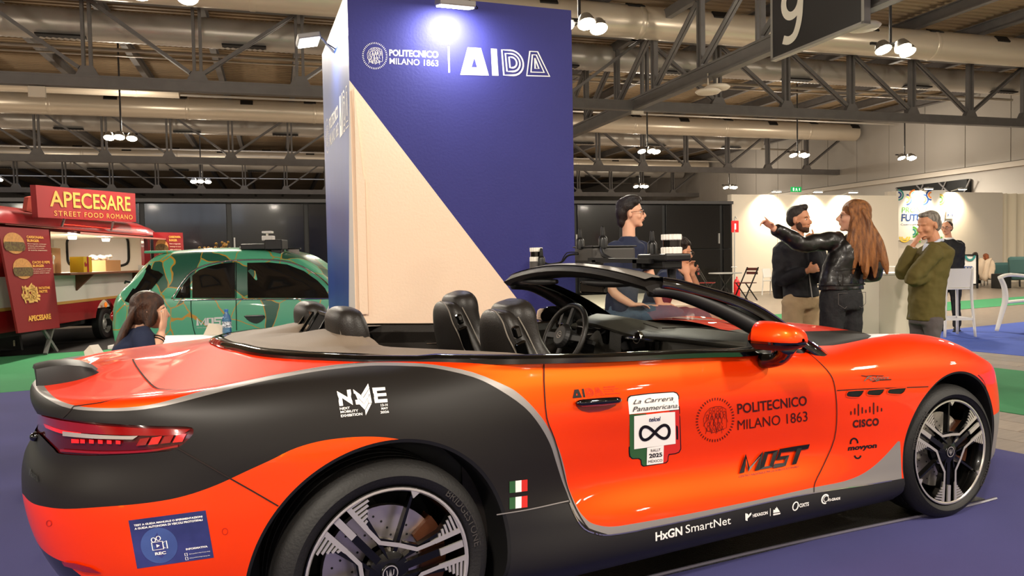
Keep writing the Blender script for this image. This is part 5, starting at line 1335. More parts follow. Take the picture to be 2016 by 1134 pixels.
# --- rear lower bumper: dark diffuser and reflector
dpts=[(72,1075),(110,1088),(150,1100),(190,1110),(235,1134),(260,1160),(150,1240),(70,1200)]
0 and pxpoly('rear_diffuser',[(66,1062),(90,1074),(130,1092),(180,1106),(214,1125),(240,1150),(200,1200),(90,1190),(66,1120)],mat('diffuser_dark','#14151d',.25,coat=.8),.003)
pxpoly('rear_reflector',[(125,1104),(150,1107),(180,1115),(203,1127),(170,1124),(130,1112)],m_redb if False else m_red,.006)
# ================================================================== people
m_skin=mat('skin','#d79a78',.5,noise=.08,nscale=12); m_skin2=mat('skin_tan','#cb8e6b',.5,noise=.08,nscale=12); m_skinl=mat('skin_light','#e5b192',.5,noise=.06,nscale=12)
m_eye=mat('eye_white','#e8e2da',.3); m_iris=mat('iris_dark','#1c120c',.2); m_lip=mat('lips','#a85648',.45)
def hairmat(n,c,c2): return mat(n,c,.38,col2=c2,nscale=9,stretch=(6,6,.6),bump=.5,bscale=60)
def remesh(o,vox,sm=6,f=.5):
    r=o.modifiers.new('fuse','REMESH'); r.mode='VOXEL'; r.voxel_size=vox; r.use_smooth_shade=True
    s=o.modifiers.new('smooth','SMOOTH'); s.iterations=sm; s.factor=f; return o
_tex={}
def folds(o,st=.02,sc=.11):
    k=round(sc,3)
    if k not in _tex: t=bpy.data.textures.new('cloth_folds','CLOUDS'); t.noise_scale=sc; t.noise_depth=1; _tex[k]=t
    m=o.modifiers.new('folds','DISPLACE'); m.texture=_tex[k]; m.strength=st; m.mid_level=.5; m.texture_coords='LOCAL'
def loft(bb,secs,n=16,ne=2.3,sub=3):
    """secs: (centre xyz, half width, half depth, heading) rings; closed"""
    A=np.array(spl([list(s[0])+[s[1],s[2],math.cos(s[3]),math.sin(s[3])] for s in secs],sub)); P=[]
    for d in A:
        row=[]; f=np.array([d[5],d[6]]); f/=np.linalg.norm(f); s_=np.array([-f[1],f[0]])
        for k in range(n):
            a=2*math.pi*k/n; c,s=math.cos(a),math.sin(a); u=math.copysign(abs(c)**(2/ne),c)*d[3]; v=math.copysign(abs(s)**(2/ne),s)*d[4]
            q=s_*u+f*v; row.append((d[0]+q[0],d[1]+q[1],d[2]))
        P.append(row)
    for r in P: r.append(r[0])
    bb.grid(P); bb.add(P[0][:-1],[tuple(range(n-1,-1,-1))]); bb.add(P[-1][:-1],[tuple(range(n))])
def head_geo(bb,T,male=True,k=1.0):
    B=lambda c,r: bb.ball([0,0,0],r,16,12,M=None) if False else bb.add(*ballvf(c,r,16,12),0,T@Matrix.Scale(k,4))
    B((-.012,0,.03),(.094,.074,.086)); B((.022,0,-.025),(.066,.061,.082)); B((.030,0,-.070),(.05,.050 if male else .044,.040)); B((.066,0,-.095),(.020,.022,.017))
    B((.072,0,.024),(.016,.046,.012)); B((.086,0,-.052),(.011,.022,.006)); B((.084,0,-.062),(.011,.020,.007)); B((.055,.036,-.025),(.028,.024,.026)); B((.055,-.036,-.025),(.028,.024,.026))
    tb=MB(T@Matrix.Scale(k,4)); tb.tube([(.082,0,.018),(.096,0,-.005),(.108,0,-.026),(.092,0,-.034)],[.007,.009,.012,.010],10,sub=3); bb.v+= [] 
    o=len(bb.v); bb.v+=tb.v; bb.f+=[tuple(i+o for i in f) for f in tb.f]; bb.m+=tb.m
    for s in(-1,1): B((-.002,s*.078,-.008),(.018,.009,.030)); B((.092,s*.010,-.032),(.008,.006,.006))
def ballvf(c,r,nu,nv):
    m=MB(); m.ball(c,r,nu,nv); return [tuple(v) for v in m.v],m.f
def face_bits(t,T,brow,k=1.0,beard=None,glasses=None,eyes=True,wd=1.0):
    TT=T@Matrix.Scale(k,4)
    if eyes:
        b=MB(TT)
        for s in(-1,1): b.ball((.073,s*.030,.002),(.011,.0125,.0062),12,8)
        e=b.build('eyes',m_eye,t,smooth=True); b=MB(TT)
        for s in(-1,1): b.ball((.0825,s*.030,.002),(.0035,.0055,.0058),10,6)
        b.build('iris',m_iris,e,smooth=True)
        b=MB(TT); b.tube([(.090,-.020,-.056),(.0965,0,-.0555),(.090,.020,-.056)],[.002,.0045,.002],8,sub=3); b.build('lips',m_lip,t,smooth=True)
        b=MB(TT)
        for s in(-1,1): b.tube([(.087,s*.014,.020),(.086,s*.032,.026),(.074,s*.048,.020)],[.0022,.0032,.0015],6,sub=3)
        b.build('eyebrows',brow,t,smooth=True)
    if glasses:
        b=MB(TT)
        for s in(-1,1):
            L=[(.096,s*(.033+.023*math.cos(a)),.0+.018*math.sin(a)) for a in np.linspace(0,2*math.pi,17)]; b.tube(L,.0022,6); b.tube([(.095,s*.056,.006),(.06,s*.078,.008),(.0,s*.083,.004)],.002,6)
        b.tube([(.097,-.010,.004),(.10,0,.006),(.097,.010,.004)],.002,6); b.build('glasses',glasses,t)
def hand(bb,w,d,n,curl=(.3,.3,.3,.3),thumb=.5,k=1.0,spread=.09,side=1):
    """w wrist, d finger direction, n palm normal (palm side); curl per finger in rad per joint"""
    w=Vector(w);d=Vector(d).normalized();n=Vector(n); n=(n-d*n.dot(d)).normalized(); s=d.cross(n)*side
    T=Matrix(((d.x,s.x,n.x,w.x),(d.y,s.y,n.y,w.y),(d.z,s.z,n.z,w.z),(0,0,0,1)))@Matrix.Scale(k,4)
    v,f=ballvf((.048,0,0),(.054,.041,.016),14,10); bb.add(v,f,0,T)
    v,f=ballvf((.01,0,0),(.03,.028,.019),12,8); bb.add(v,f,0,T)
    for i,(y,L,r) in enumerate(((.030,.070,.0082),(.010,.078,.0085),(-.011,.073,.0082),(-.031,.058,.0072))):
        a=0;p=Vector((.085-.004*abs(i-1),y,0)); pts=[Vector((.055,y*.8,0)),p.copy()]; sa=(y/.03)*spread
        for seg in (.45,.32,.25):
            a+=curl[i]; p=p+Vector((math.cos(a)*math.cos(sa),math.sin(sa)*math.cos(a),math.sin(a)))*L*seg; pts.append(p.copy())
        tb=MB(T); tb.tube(pts,[r*1.1,r*1.05,r,r*.93,r*.72],10,sub=3); o=len(bb.v); bb.v+=[bb.M@q for q in tb.v] if False else tb.v; bb.f+=[tuple(q+o for q in f_) for f_ in tb.f]; bb.m+=tb.m
    pts=[Vector((.015,.022,.004)),Vector((.040,.043,.010)),Vector((.062,.052+.01*thumb,.018+.012*thumb)),Vector((.083,.050,.026+.02*thumb))]
    tb=MB(T); tb.tube(pts,[.012,.0115,.0095,.007],10,sub=3); o=len(bb.v); bb.v+=tb.v; bb.f+=[tuple(q+o for q in f_) for f_ in tb.f]; bb.m+=tb.m
def HMx(c,yaw,pitch=0,roll=0): return Matrix.Translation(Vector(c))@Matrix.Rotation(yaw,4,'Z')@Matrix.Rotation(pitch,4,'Y')@Matrix.Rotation(roll,4,'X')
YC=math.atan2(FW[1],FW[0])     # heading away from the viewer
class Pp:
    """a clothed figure from joints (world points)"""
    def __init__(s,label,J,byaw,hyaw,hpitch=0,group=None,k=1.0,skin=None,hroll=0,male=True):
        s.J={a:Vector(b) for a,b in J.items()}; s.by=byaw; s.k=k; s.skin=skin or m_skin; s.male=male
        hp=s.J['hips']; s.t=thing('person',label,'person',(hp.x,hp.y,0),0,group)
        s.T=HMx(s.J['head'],hyaw,hpitch,hroll)
    def core(s,hands=(),vox=.007,arms=('l','r')):
        J=s.J; b=MB(); head_geo(b,s.T,s.male,s.k); nk=s.T@Vector((-.025,0,-.06)); b.tube([nk,J['neck'],J['neck']-Vector((0,0,.08))],[.050*s.k,.052*s.k,.07],14,sub=3)
        loft(b,[(J['neck']-Vector((0,0,.03)),.07,.06,s.by),(J['neck']-Vector((0,0,.12)),.14,.085,s.by),(J['waist'],.11,.08,s.by),(J['hips'],.13,.09,s.by),(J['hips']-Vector((0,0,.1)),.12,.08,s.by)])
        for a in arms: b.tube([J['sh_'+a],J['el_'+a],J['wr_'+a]],[.045,.042,.038,.034,.026],12,sub=4)
        for a in 'lr':
            if 'kn_'+a in J: b.tube([J['hips']+(J['hp_'+a]-J['hips']),J['kn_'+a],J['an_'+a]],[.07,.055,.045,.045,.035],12,sub=4)
        for h in hands: hand(b,*h[:3],**h[3])
        o=b.build('body',s.skin,s.t,smooth=True); remesh(o,vox,4,.4); return o
    def top(s,m,name,fit_=1.0,vox=.011,hem=None,sleeve=1.0,hw=.17,sw=.205,dp=.115,arms=('l','r'),ww=None,sr=(.068,.056,.05),collar=.075,waistd=None):
        J=s.J; b=MB(); hem=hem if hem is not None else J['hips'].z-.05; nk=J['neck']; hp=J['hips']
        ww=ww or hw*.93; dd=waistd or dp*.97
        f=(hp.z-hem)/max(nk.z-hp.z,.1); low=hp+(hp-J['waist']).normalized()*0; low=Vector((hp.x,hp.y,hem))
        ch=nk.lerp(J['waist'],.45)
        loft(b,[(low,hw,dp*1.04,s.by),(J['hips'].lerp(J['waist'],.4) if hem<hp.z else low+Vector((0,0,.03)),hw*.98,dp,s.by),(J['waist'],ww,dd,s.by),(ch,sw*.93,dp*1.05,s.by),(nk-Vector((0,0,.072)),sw*.99,dp*.88,s.by),(nk-Vector((0,0,.028)),sw*.64,dp*.70,s.by),(nk+Vector((0,0,.012)),collar,collar*.88,s.by)],n=22,ne=2.4,sub=3)
        for a in arms:
            S,E,W=J['sh_'+a],J['el_'+a],J['wr_'+a]
            if sleeve>=1: b.tube([nk.lerp(S,.62),S,S.lerp(E,.5),E,E.lerp(W,.5),E.lerp(W,.93)],[sr[0]*.8,sr[0]*1.08,sr[0],sr[1]*1.06,sr[1]*.93,sr[2]*.86],14,sub=3)
            else: b.tube([nk.lerp(S,.6),S,S.lerp(E,sleeve)],[sr[0]*.8,sr[0],sr[0]*.98],14,sub=3)
        o=b.build(name,m,s.t,smooth=True); remesh(o,vox,5,.45); folds(o,.022,.09); return o
    def legs(s,m,vox=.012,r=(.098,.072,.062),name='trousers',wd=.165,top=None,dp=.115):
        J=s.J; b=MB(); hp=J['hips']; zt_=top if top is not None else hp.z+.08
        loft(b,[(Vector((hp.x,hp.y,zt_)),wd*.88,dp*.88,s.by),(hp,wd,dp*1.05,s.by),(hp-Vector((0,0,.10)),wd*.98,dp*1.02,s.by)],n=20,sub=3)
        for a in 'lr': b.tube([J['hp_'+a]+Vector((0,0,.02)),J['hp_'+a].lerp(J['kn_'+a],.4),J['kn_'+a],J['kn_'+a].lerp(J['an_'+a],.5),J['an_'+a]],[r[0],r[0]*.93,r[1],r[1]*.9,r[2]],14,sub=3)
        o=b.build(name,m,s.t,smooth=True); remesh(o,vox,5,.45); folds(o,.018,.08); return o
    def shoes(s,m):
        f=Vector((math.cos(s.by),math.sin(s.by),0))
        for a in 'lr':
            p=s.J['an_'+a]; b=MB(Matrix.Translation((p.x,p.y,0))@Matrix.Rotation(s.by,4,'Z')); b.ball((.04,0,.05),(.13,.045,.045),14,10); b.ball((-.04,0,.07),(.06,.04,.06),12,8); b.box((.03,0,.012),(.27,.085,.022)); o=b.build('shoe',m,s.t,smooth=True)
            remesh(o,.009,4,.4)
    def hair(s,balls,m,tubes=(),vox=.007,name='hair',sm=3):
        b=MB(s.T@Matrix.Scale(s.k,4))
        for c,r in balls: b.ball(c,r,18,12)
        o=len(b.v)
        for P,r in tubes:
            tb=MB(b.M); tb.tube(P,r,8,sub=4,flat=.6); o=len(b.v); b.v+=tb.v; b.f+=[tuple(i+o for i in f) for f in tb.f]; b.m+=tb.m
        h=b.build(name,m,s.t,smooth=True); remesh(h,vox,sm,.4); return h
def stand(J,by,hipw=.095,step=0,leg=None):
    hp=Vector(J['hips']); f=Vector((math.cos(by),math.sin(by),0)); l=Vector((-f.y,f.x,0))
    for a,s in(('l',1),('r',-1)):
        J['hp_'+a]=hp+l*s*hipw-Vector((0,0,.05)); J['kn_'+a]=Vector((hp.x,hp.y,.5))+l*s*hipw*1.1+f*.01; J['an_'+a]=Vector((hp.x,hp.y,.085))+l*s*hipw*1.25-f*.02
    return J
A=lambda x,y,D: Vector(atD(x,y,D))
# ---- woman in a leather jacket pointing
D=6.35
J=dict(head=A(1680,426,D),neck=A(1686,462,D),waist=A(1660,535,D),hips=A(1656,585,D),sh_l=A(1640,474,D-.03),el_l=A(1578,480,D-.10),wr_l=A(1521,448,D-.2),sh_r=A(1716,478,D+.02),el_r=A(1722,538,D+.05),wr_r=A(1695,545,D+.25))
by=YC+R(22); stand(J,by)
p=Pp('woman in black leather jacket with long auburn hair, pointing left with outstretched arm',J,by,YC+R(72),R(-4),skin=m_skinl,male=False,k=1.13)
wl=J['wr_l']; dirh=(A(1497,428,D-.24)-wl)
p.core([(wl,dirh,Vector(( -FW[0]*.3,-FW[1]*.3,-.9)),dict(curl=(.02,.55,.65,.7),k=.95,side=1)),(J['wr_r'],Vector(FW)*.2+Vector((-.1,.1,0)),(0,0,-1),dict())])
m_lea=mat('leather_jacket_black','#12100f',.36,bump=.25,bscale=14,coat=.2)
jk=p.top(m_lea,'leather_jacket',hem=J['hips'].z+.06,hw=.205,ww=.20,sw=.205,dp=.12,sr=(.075,.066,.056))
b=MB(); c=Vector(J['hips'])+Vector((0,0,.105)); f_=Vector((math.cos(by),math.sin(by),0)); l_=Vector((-f_.y,f_.x,0))
L=[c+l_*(.215*math.cos(a))+f_*(.132*math.sin(a)) for a in np.linspace(0,2*math.pi,33)]; b.tube(L,.007,6); b.tube([c+l_*.12-f_*.135,c+l_*.118-f_*.14+Vector((0,0,.09))],.005,6); b.tube([c-l_*.1-f_*.135,c-l_*.1-f_*.14+Vector((0,0,.07))],.005,6); b.tube([c-l_*.17-f_*.10+Vector((0,0,.12)),c-f_*.135+Vector((0,0,.13)),c+l_*.17-f_*.10+Vector((0,0,.12))],.004,6,sub=4); b.build('jacket_seams',m_lea,jk)
b=MB(); L=[wl.lerp(J['el_l'],.03),wl.lerp(J['el_l'],.35)]; b.tube([q-Vector((0,0,.058)) for q in L],.004,6); b.build('sleeve_zip',m_chrome,jk)
jn=p.legs(mat('jeans_black','#131316',.8,bump=.25,bscale=40),r=(.105,.075,.06),wd=.19,dp=.125)
b=MB()
for s in(-1,1):
    c2=Vector(J['hips'])+l_*(s*.09)-f_*.128-Vector((0,0,.03)); P=[c2+l_*u*.055+Vector((0,0,v))+f_*(.012*abs(u)) for u,v in ((-1,.07),(-1,-.02),(0,-.055),(1,-.02),(1,.07),(-1,.07))]; b.tube(P,.0022,5)
b.build('pocket_stitching',mat('stitch_grey','#5a5552',.8),jn)
p.shoes(m_rubber)
h_aub=hairmat('auburn_hair','#9a6433','#5c3618')
back=-.06
p.hair([((-.020,0,.045),(.103,.086,.085)),((-.055,0,0),(.070,.082,.09)),((-.02,.075,-.02),(.04,.012,.06))],h_aub,
 [([(-.05,-.05+.02*i,.05),(-.10,-.065+.026*i,-.06),(-.10-.01*(i%2),-.07+.030*i,-.22),(-.10,-.07+.034*i,-.36-.02*((i*7)%4)),(-.09,-.07+.036*i,-.42-.02*((i*5)%3))],[.03,.036,.036,.028,.008]) for i in range(7)]+[([(-.01-.015*i,.055,.07),(.0-.022*i,.09,-.04),(.015-.045*i,.115,-.18),(.055-.068*i,.125,-.33),(.075-.078*i,.12,-.41-.03*(i%2))],[.024,.034,.038,.03,.008]) for i in range(5)]+[([(.01,.07,.03),(-.02,.09,-.08),(-.05,.12,-.22),(-.05,.15,-.36)],[.02,.025,.024,.008]),([(.03,.055,.09),(.02,.085,.02),(-.01,.09,-.10)],[.02,.018,.01])])
face_bits(p.t,p.T,h_aub,glasses=mat('glasses_dark','#1a1210',.3))
# ---- bearded man
D=7.05
J=dict(head=A(1574,433,D),neck=A(1571,468,D),waist=A(1573,540,D),hips=A(1577,585,D),sh_r=A(1538,492,D),el_r=A(1536,552,D-.05),wr_r=A(1592,532,D-.22),sh_l=A(1608,492,D+.05),el_l=A(1618,546,D-.1),wr_l=A(1600,482,D-.2))
by=YC+R(180+20); stand(J,by)
p=Pp('bearded man in a dark jacket and beige trousers with a hand at his chin, listening',J,by,YC+R(180+42),R(2),skin=m_skin2,k=1.05)
p.core([(J['wr_r'],(A(1606,528,D-.2)-J['wr_r']),Vector(FW),dict(curl=(.3,.3,.3,.3))),(J['wr_l'],A(1594,458,D-.17)-J['wr_l'],A(1575,460,D)-J['wr_l'],dict(curl=(.12,.7,.8,.8),side=-1))])
jk=p.top(mat('jacket_navy_black','#16161b',.75,bump=.4,bscale=14),'jacket',hem=J['hips'].z+.0,hw=.165,sw=.20,dp=.13,sr=(.072,.064,.052))
b=MB(); f_=Vector((math.cos(by),math.sin(by),0)); b.tube([Vector(J['neck'])+f_*.075,Vector(J['waist'])+f_*.13,Vector(J['hips'])+f_*.145],.005,6,sub=3); b.build('jacket_zip',m_fix,jk)
b=MB(); l_=Vector((-f_.y,f_.x,0)); c=Vector(J['waist'])-f_*.19-l_*.0-Vector((0,0,.05)); loft(b,[(c-Vector((0,0,.18)),.12,.06,by),(c,.14,.08,by),(c+Vector((0,0,.2)),.11,.05,by)]); bk=b.build('backpack',mat('backpack_black','#0e0e10',.7),smooth=True); remesh(bk,.012); tag(bk,'black backpack on the back of the bearded man','backpack')
p.legs(mat('chinos_beige','#a58d6c',.85,bump=.6,bscale=10),wd=.17,top=J['hips'].z+.05,r=(.102,.08,.07)); p.shoes(m_rubber)
hb_=hairmat('dark_brown_hair','#2a1b12','#150d08')
p.hair([((-.025,0,.052),(.092,.082,.078)),((-.05,0,.01),(.065,.080,.075)),((.02,0,.105),(.055,.045,.032)),((.045,0,.118),(.03,.03,.022))],hb_)
p.hair([((.036,0,-.078),(.052,.053,.034)),((.068,0,-.096),(.023,.024,.018)),((.025,.052,-.05),(.03,.012,.04)),((.025,-.052,-.05),(.03,.012,.04)),((.088,0,-.043),(.008,.026,.005))],mat('stubble','#4a2f1f',.8,noise=.4,nscale=90),name='beard',vox=.006)
face_bits(p.t,p.T,hb_)
# ---- man in the green blazer
D=7.6
J=dict(head=A(1827,444,D),neck=A(1841,479,D),waist=A(1826,560,D),hips=A(1823,618,D),sh_r=A(1837,499,D-.16),el_r=A(1795,551,D-.19),wr_r=A(1845,540,D-.05),sh_l=A(1842,498,D+.17),el_l=A(1775,538,D+.08),wr_l=A(1798,482,D+.0))
by=YC+R(90+12); stand(J,by,.09)
# his body faces left in the picture; viewer sees his left side
J['sh_l'],J['sh_r']=J['sh_r'],J['sh_l']; J['el_l'],J['el_r']=J['el_r'],J['el_l']; J['wr_l'],J['wr_r']=J['wr_r'],J['wr_l']
p=Pp('grey-haired man in an olive green blazer with one hand over his mouth',J,by,YC+R(90+20),R(12),skin=m_skin2,k=1.16)
p.core([(J['wr_r'],A(1812,462,D-.02)-J['wr_r'],A(1830,470,D)-J['wr_r'],dict(curl=(.25,.28,.3,.32),k=1.05,side=1)),(J['wr_l'],Vector(J['wr_l'])-Vector(J['el_l']),(0,0,-1),dict())])
jk=p.top(mat('blazer_olive','#5a4f22',.85,bump=.35,bscale=12),'blazer',hem=J['hips'].z-.06,hw=.155,sw=.19,dp=.16,ww=.155,sr=(.082,.07,.058),collar=.08,waistd=.165)
b=MB(); nk=Vector(J['neck']); f_=Vector((math.cos(by),math.sin(by),0)); l_=Vector((-f_.y,f_.x,0))
L=[nk+l_*(.068*math.cos(a))+f_*(.068*math.sin(a)+.005)+Vector((0,0,.03-.045*max(math.sin(a),0))) for a in np.linspace(0,2*math.pi,25)]; b.tube(L,.016,8); b.tube([nk+f_*.085-Vector((0,0,.01)),nk+f_*.14-Vector((0,0,.16))],[.035,.03],10); b.build('shirt_collar',mat('shirt_pale_blue','#c6cdde',.7),p.t,smooth=True)
b=MB(); b.tube([Vector(J['wr_r'])*.93+Vector(J['el_r'])*.07,Vector(J['wr_r'])*.80+Vector(J['el_r'])*.2],.041,14); b.build('shirt_cuff',MATS['shirt_pale_blue'],p.t,smooth=True)
p.legs(mat('trousers_grey','#5a5253',.85,bump=.3,bscale=12),wd=.14,dp=.15); p.shoes(m_rubber)
hg_=hairmat('grey_hair','#a39a90','#5e564e')
p.hair([((-.028,0,.05),(.090,.081,.076)),((-.055,0,.0),(.060,.078,.075)),((.025,0,.098),(.05,.05,.025))],hg_)
face_bits(p.t,p.T,hg_)
# ---- man in the dark suit behind him
D=12.7
J=dict(head=A(1864,449,D),neck=A(1868,472,D),waist=A(1868,520,D),hips=A(1868,553,D),sh_l=A(1848,484,D),el_l=A(1846,520,D),wr_l=A(1852,540,D-.1),sh_r=A(1890,482,D),el_r=A(1892,518,D),wr_r=A(1880,545,D-.1))
by=YC+R(140); stand(J,by)
p=Pp('man in a black suit standing behind the man in the green blazer',J,by,YC+R(130),0,skin=m_skin)
p.core([(J['wr_l'],(0,0,-1),(1,0,0),dict()),(J['wr_r'],(0,0,-1),(1,0,0),dict())],vox=.01)
p.top(mat('suit_black','#141417',.75,bump=.2,bscale=10),'suit_jacket',hem=J['hips'].z-.12,hw=.175,sw=.215,dp=.13,vox=.014)
b=MB(); nk=Vector(J['neck']); b.cyl(nk-Vector((0,0,.03)),nk+Vector((0,0,.035)),.082,.068,16); b.build('shirt_collar',mat('shirt_white','#e6e3de',.7),p.t,smooth=True)
p.legs(MATS['suit_black'],vox=.014); p.shoes(m_rubber)
p.hair([((-.028,0,.048),(.090,.081,.074)),((-.055,0,.0),(.060,.078,.07))],hairmat('salt_pepper_hair','#4a3c32','#241a14'),vox=.009)
face_bits(p.t,p.T,MATS['salt_pepper_hair'],glasses=mat('glasses_dark','#1a1210',.3))
# ---- young man with glasses, perched behind the car
D=6.1
J=dict(head=A(1243,420,D),neck=A(1238,468,D),waist=A(1228,560,D),hips=A(1222,618,D),sh_r=A(1208,496,D-.08),el_r=A(1202,566,D-.12),wr_r=A(1245,600,D-.2),sh_l=A(1266,494,D+.10),el_l=A(1285,560,D+.1),wr_l=A(1300,600,D))
by=YC+R(-72)
hp=J['hips']; f_=Vector((math.cos(by),math.sin(by),0)); l_=Vector((-f_.y,f_.x,0))
for a,s in(('l',1),('r',-1)):
    J['hp_'+a]=hp+l_*s*.09; J['kn_'+a]=hp+l_*s*.11+f_*.44-Vector((0,0,.03)); J['an_'+a]=Vector((J['kn_'+a].x,J['kn_'+a].y,.30))+f_*.02
p=Pp('young man with dark hair and glasses in navy T-shirt, upright behind the convertible',J,by,YC+R(-105),R(-2),skin=m_skinl)
p.core([(J['wr_r'],f_,(0,0,-1),dict()),(J['wr_l'],f_,(0,0,-1),dict())])
m_navy=mat('tshirt_navy','#1f2740',.85,bump=.25,bscale=12)
p.top(m_navy,'t_shirt',hem=hp.z+.02,hw=.155,sw=.195,dp=.115,sleeve=.55,sr=(.07,.06,.05),collar=.068)
p.legs(mat('jeans_blue','#46586c',.85,bump=.3,bscale=20),r=(.09,.075,.06),wd=.16)
for a in 'lr':
    q=J['an_'+a]; b=MB(Matrix.Translation((q.x,q.y,q.z-.09))@Matrix.Rotation(by,4,'Z')); b.ball((.05,0,.05),(.13,.045,.045),14,10); b.ball((-.03,0,.07),(.06,.04,.06),12,8); b.box((.04,0,.012),(.26,.085,.022)); o=b.build('shoe',m_white,p.t,smooth=True); remesh(o,.01)
hd_=hairmat('black_brown_hair','#21140d','#0e0806')
p.hair([((-.030,0,.055),(.094,.088,.082)),((-.065,0,.01),(.062,.086,.085)),((-.075,0,-.06),(.042,.066,.055)),((.03,0,.105),(.058,.055,.034)),((.005,0,.118),(.07,.055,.03)),((.035,-.045,.085),(.04,.03,.03)),((.035,.045,.085),(.04,.03,.03))],hd_)
face_bits(p.t,p.T,hd_,glasses=mat('glasses_brown','#3a1f16',.3))
def bar_stool(loc,rz,label,m,h=.78,parts=True,group=None):
    t=thing('bar_stool',label,'stool',loc,rz,group); T=LM(t)
    b=MB(T); b.box((0,0,h),(.40,.40,.035)); b.build('seat',m,t,bevel=.012)
    for sx in(-1,1):
        for sy in(-1,1): b=MB(T); b.bar((sx*.21,sy*.21,0),(sx*.17,sy*.17,h-.01),.032,.032,up=(1,0,0)); b.build('leg',m,t,bevel=.006)
    b=MB(T); 
    for a,c in(((-1,-1),(1,-1)),((1,-1),(1,1)),((1,1),(-1,1)),((-1,1),(-1,-1))): b.bar((a[0]*.195,a[1]*.195,.28),(c[0]*.195,c[1]*.195,.28),.022,.03)
    b.build('footrest',m,t)
    return t
bar_stool((hp.x,hp.y,0),by,'dark bar stool under the young man with glasses, behind the convertible',m_plast,h=hp.z-.17)
# ---- curly haired man with hands at his chin
D=6.75
J=dict(head=A(1341,497,D),neck=A(1318,530,D),waist=A(1296,585,D-.05),hips=A(1285,628,D-.05),sh_r=A(1308,552,D-.17),el_r=A(1358,580,D-.2),wr_r=A(1352,542,D-.12),sh_l=A(1318,548,D+.17),el_l=A(1370,575,D+.1),wr_l=A(1362,540,D-.02))
by=YC+R(-80); hp=J['hips']; f_=Vector((math.cos(by),math.sin(by),0)); l_=Vector((-f_.y,f_.x,0))
for a,s in(('l',1),('r',-1)):
    J['hp_'+a]=hp+l_*s*.09; J['kn_'+a]=hp+l_*s*.12+f_*.42; J['an_'+a]=Vector((J['kn_'+a].x,J['kn_'+a].y,.30))+f_*.02
p=Pp('curly-haired man leaning forward with clasped hands at his chin behind the windscreen',J,by,YC+R(-72),R(6),skin=m_skin)
p.core([(J['wr_r'],A(1349,520,D-.1)-J['wr_r'],l_,dict(curl=(.6,.6,.6,.6))),(J['wr_l'],A(1358,520,D-.05)-J['wr_l'],-l_,dict(curl=(.5,.5,.5,.5)))])
p.top(m_navy,'t_shirt',hem=hp.z+.02,hw=.16,sw=.19,dp=.12,sleeve=.6,sr=(.072,.06,.05),collar=.066)
p.legs(MATS['jeans_blue'],r=(.09,.075,.06),wd=.16)
for a in 'lr':
    q=J['an_'+a]; b=MB(Matrix.Translation((q.x,q.y,q.z-.09))@Matrix.Rotation(by,4,'Z')); b.ball((.05,0,.05),(.13,.045,.045),14,10); b.box((.04,0,.012),(.26,.085,.022)); o=b.build('shoe',m_rubber,p.t,smooth=True); remesh(o,.01)
rg=random.Random(4); bl=[((-.03,0,.05),(.09,.082,.078)),((-.055,0,.0),(.06,.078,.06))]
for i in range(46):
    a=rg.uniform(-2.6,2.6); e=rg.uniform(.15,1.5); bl.append(((-.02-.085*math.cos(a)*math.cos(e)*(-1 if abs(a)<.9 and e<.6 else 1)*1.0,.082*math.sin(a)*math.cos(e),.05+.078*math.sin(e)),(.019,.019,.017)))
p.hair(bl,hairmat('curly_dark_hair','#2b1a10','#130b07'),sm=1)
face_bits(p.t,p.T,MATS['curly_dark_hair'],glasses=mat('glasses_thin','#6b5a50',.3,metal=.6))
bar_stool((hp.x,hp.y,0),by,'dark bar stool under the curly-haired man, behind the windscreen',m_plast,h=hp.z-.17)
# ---- seated woman with long brown hair on the left
D=4.75
J=dict(head=A(296,612,D),neck=A(272,648,D),waist=A(250,740,D),hips=A(244,800,D),sh_r=A(281,662,D-.13),el_r=A(292,712,D-.16),wr_r=A(318,656,D-.06),sh_l=A(270,662,D+.17),el_l=A(310,715,D+.2),wr_l=A(350,690,D+.05))
by=YC+R(-88); hp=J['hips']; hp.z=max(hp.z,.52); f_=Vector((math.cos(by),math.sin(by),0)); l_=Vector((-f_.y,f_.x,0))
for a,s in(('l',1),('r',-1)):
    J['hp_'+a]=hp+l_*s*.09; J['kn_'+a]=hp+l_*s*.11+f_*.42+Vector((0,0,.0)); J['an_'+a]=Vector((J['kn_'+a].x,J['kn_'+a].y,.09))
p=Pp('seated woman with long brown hair in a navy T-shirt, shading her face with a hand',J,by,YC+R(-75),R(4),skin=m_skinl,male=False,k=.98)
p.core([(J['wr_r'],A(326,612,D-.05)-J['wr_r'],A(300,630,D)-A(330,630,D),dict(curl=(.1,.1,.12,.15),k=1.0,side=-1)),(J['wr_l'],f_,(0,0,-1),dict())])
p.top(m_navy,'t_shirt',hem=hp.z+.02,hw=.15,sw=.175,dp=.105,sleeve=.62,sr=(.062,.055,.05),collar=.062)
p.legs(MATS['jeans_black'],r=(.09,.07,.055),wd=.165); p.shoes(m_white)
b=MB(); 
for k_,c_ in((.16,0),(.24,1)):
    c=J['wr_r'].lerp(J['el_r'],k_); d=(J['el_r']-J['wr_r']).normalized(); u_,v_,_=frame_to(d); b.tube([c+u_*(.031*math.cos(a))+v_*(.031*math.sin(a)) for a in np.linspace(0,2*math.pi,17)],.0035,6)
b.build('bracelet',m_plast,p.t)
hbw=hairmat('long_brown_hair','#4e2f1b','#24140c'); m2=hairmat('long_brown_hair_tips','#8a5a30','#4e2f1b')
tb=[([(-.03,-.06+.018*i,.07),(-.09,-.07+.02*i,-.02),(-.13-.01*(i%3),-.08+.022*i,-.14),(-.19-.01*(i%2),-.085+.024*i,-.30),(-.235-.012*(i%3),-.08+.022*i,-.46),(-.25-.02*(i%2),-.07+.02*i,-.60)],[.026,.034,.034,.032,.026,.008]) for i in range(8)]
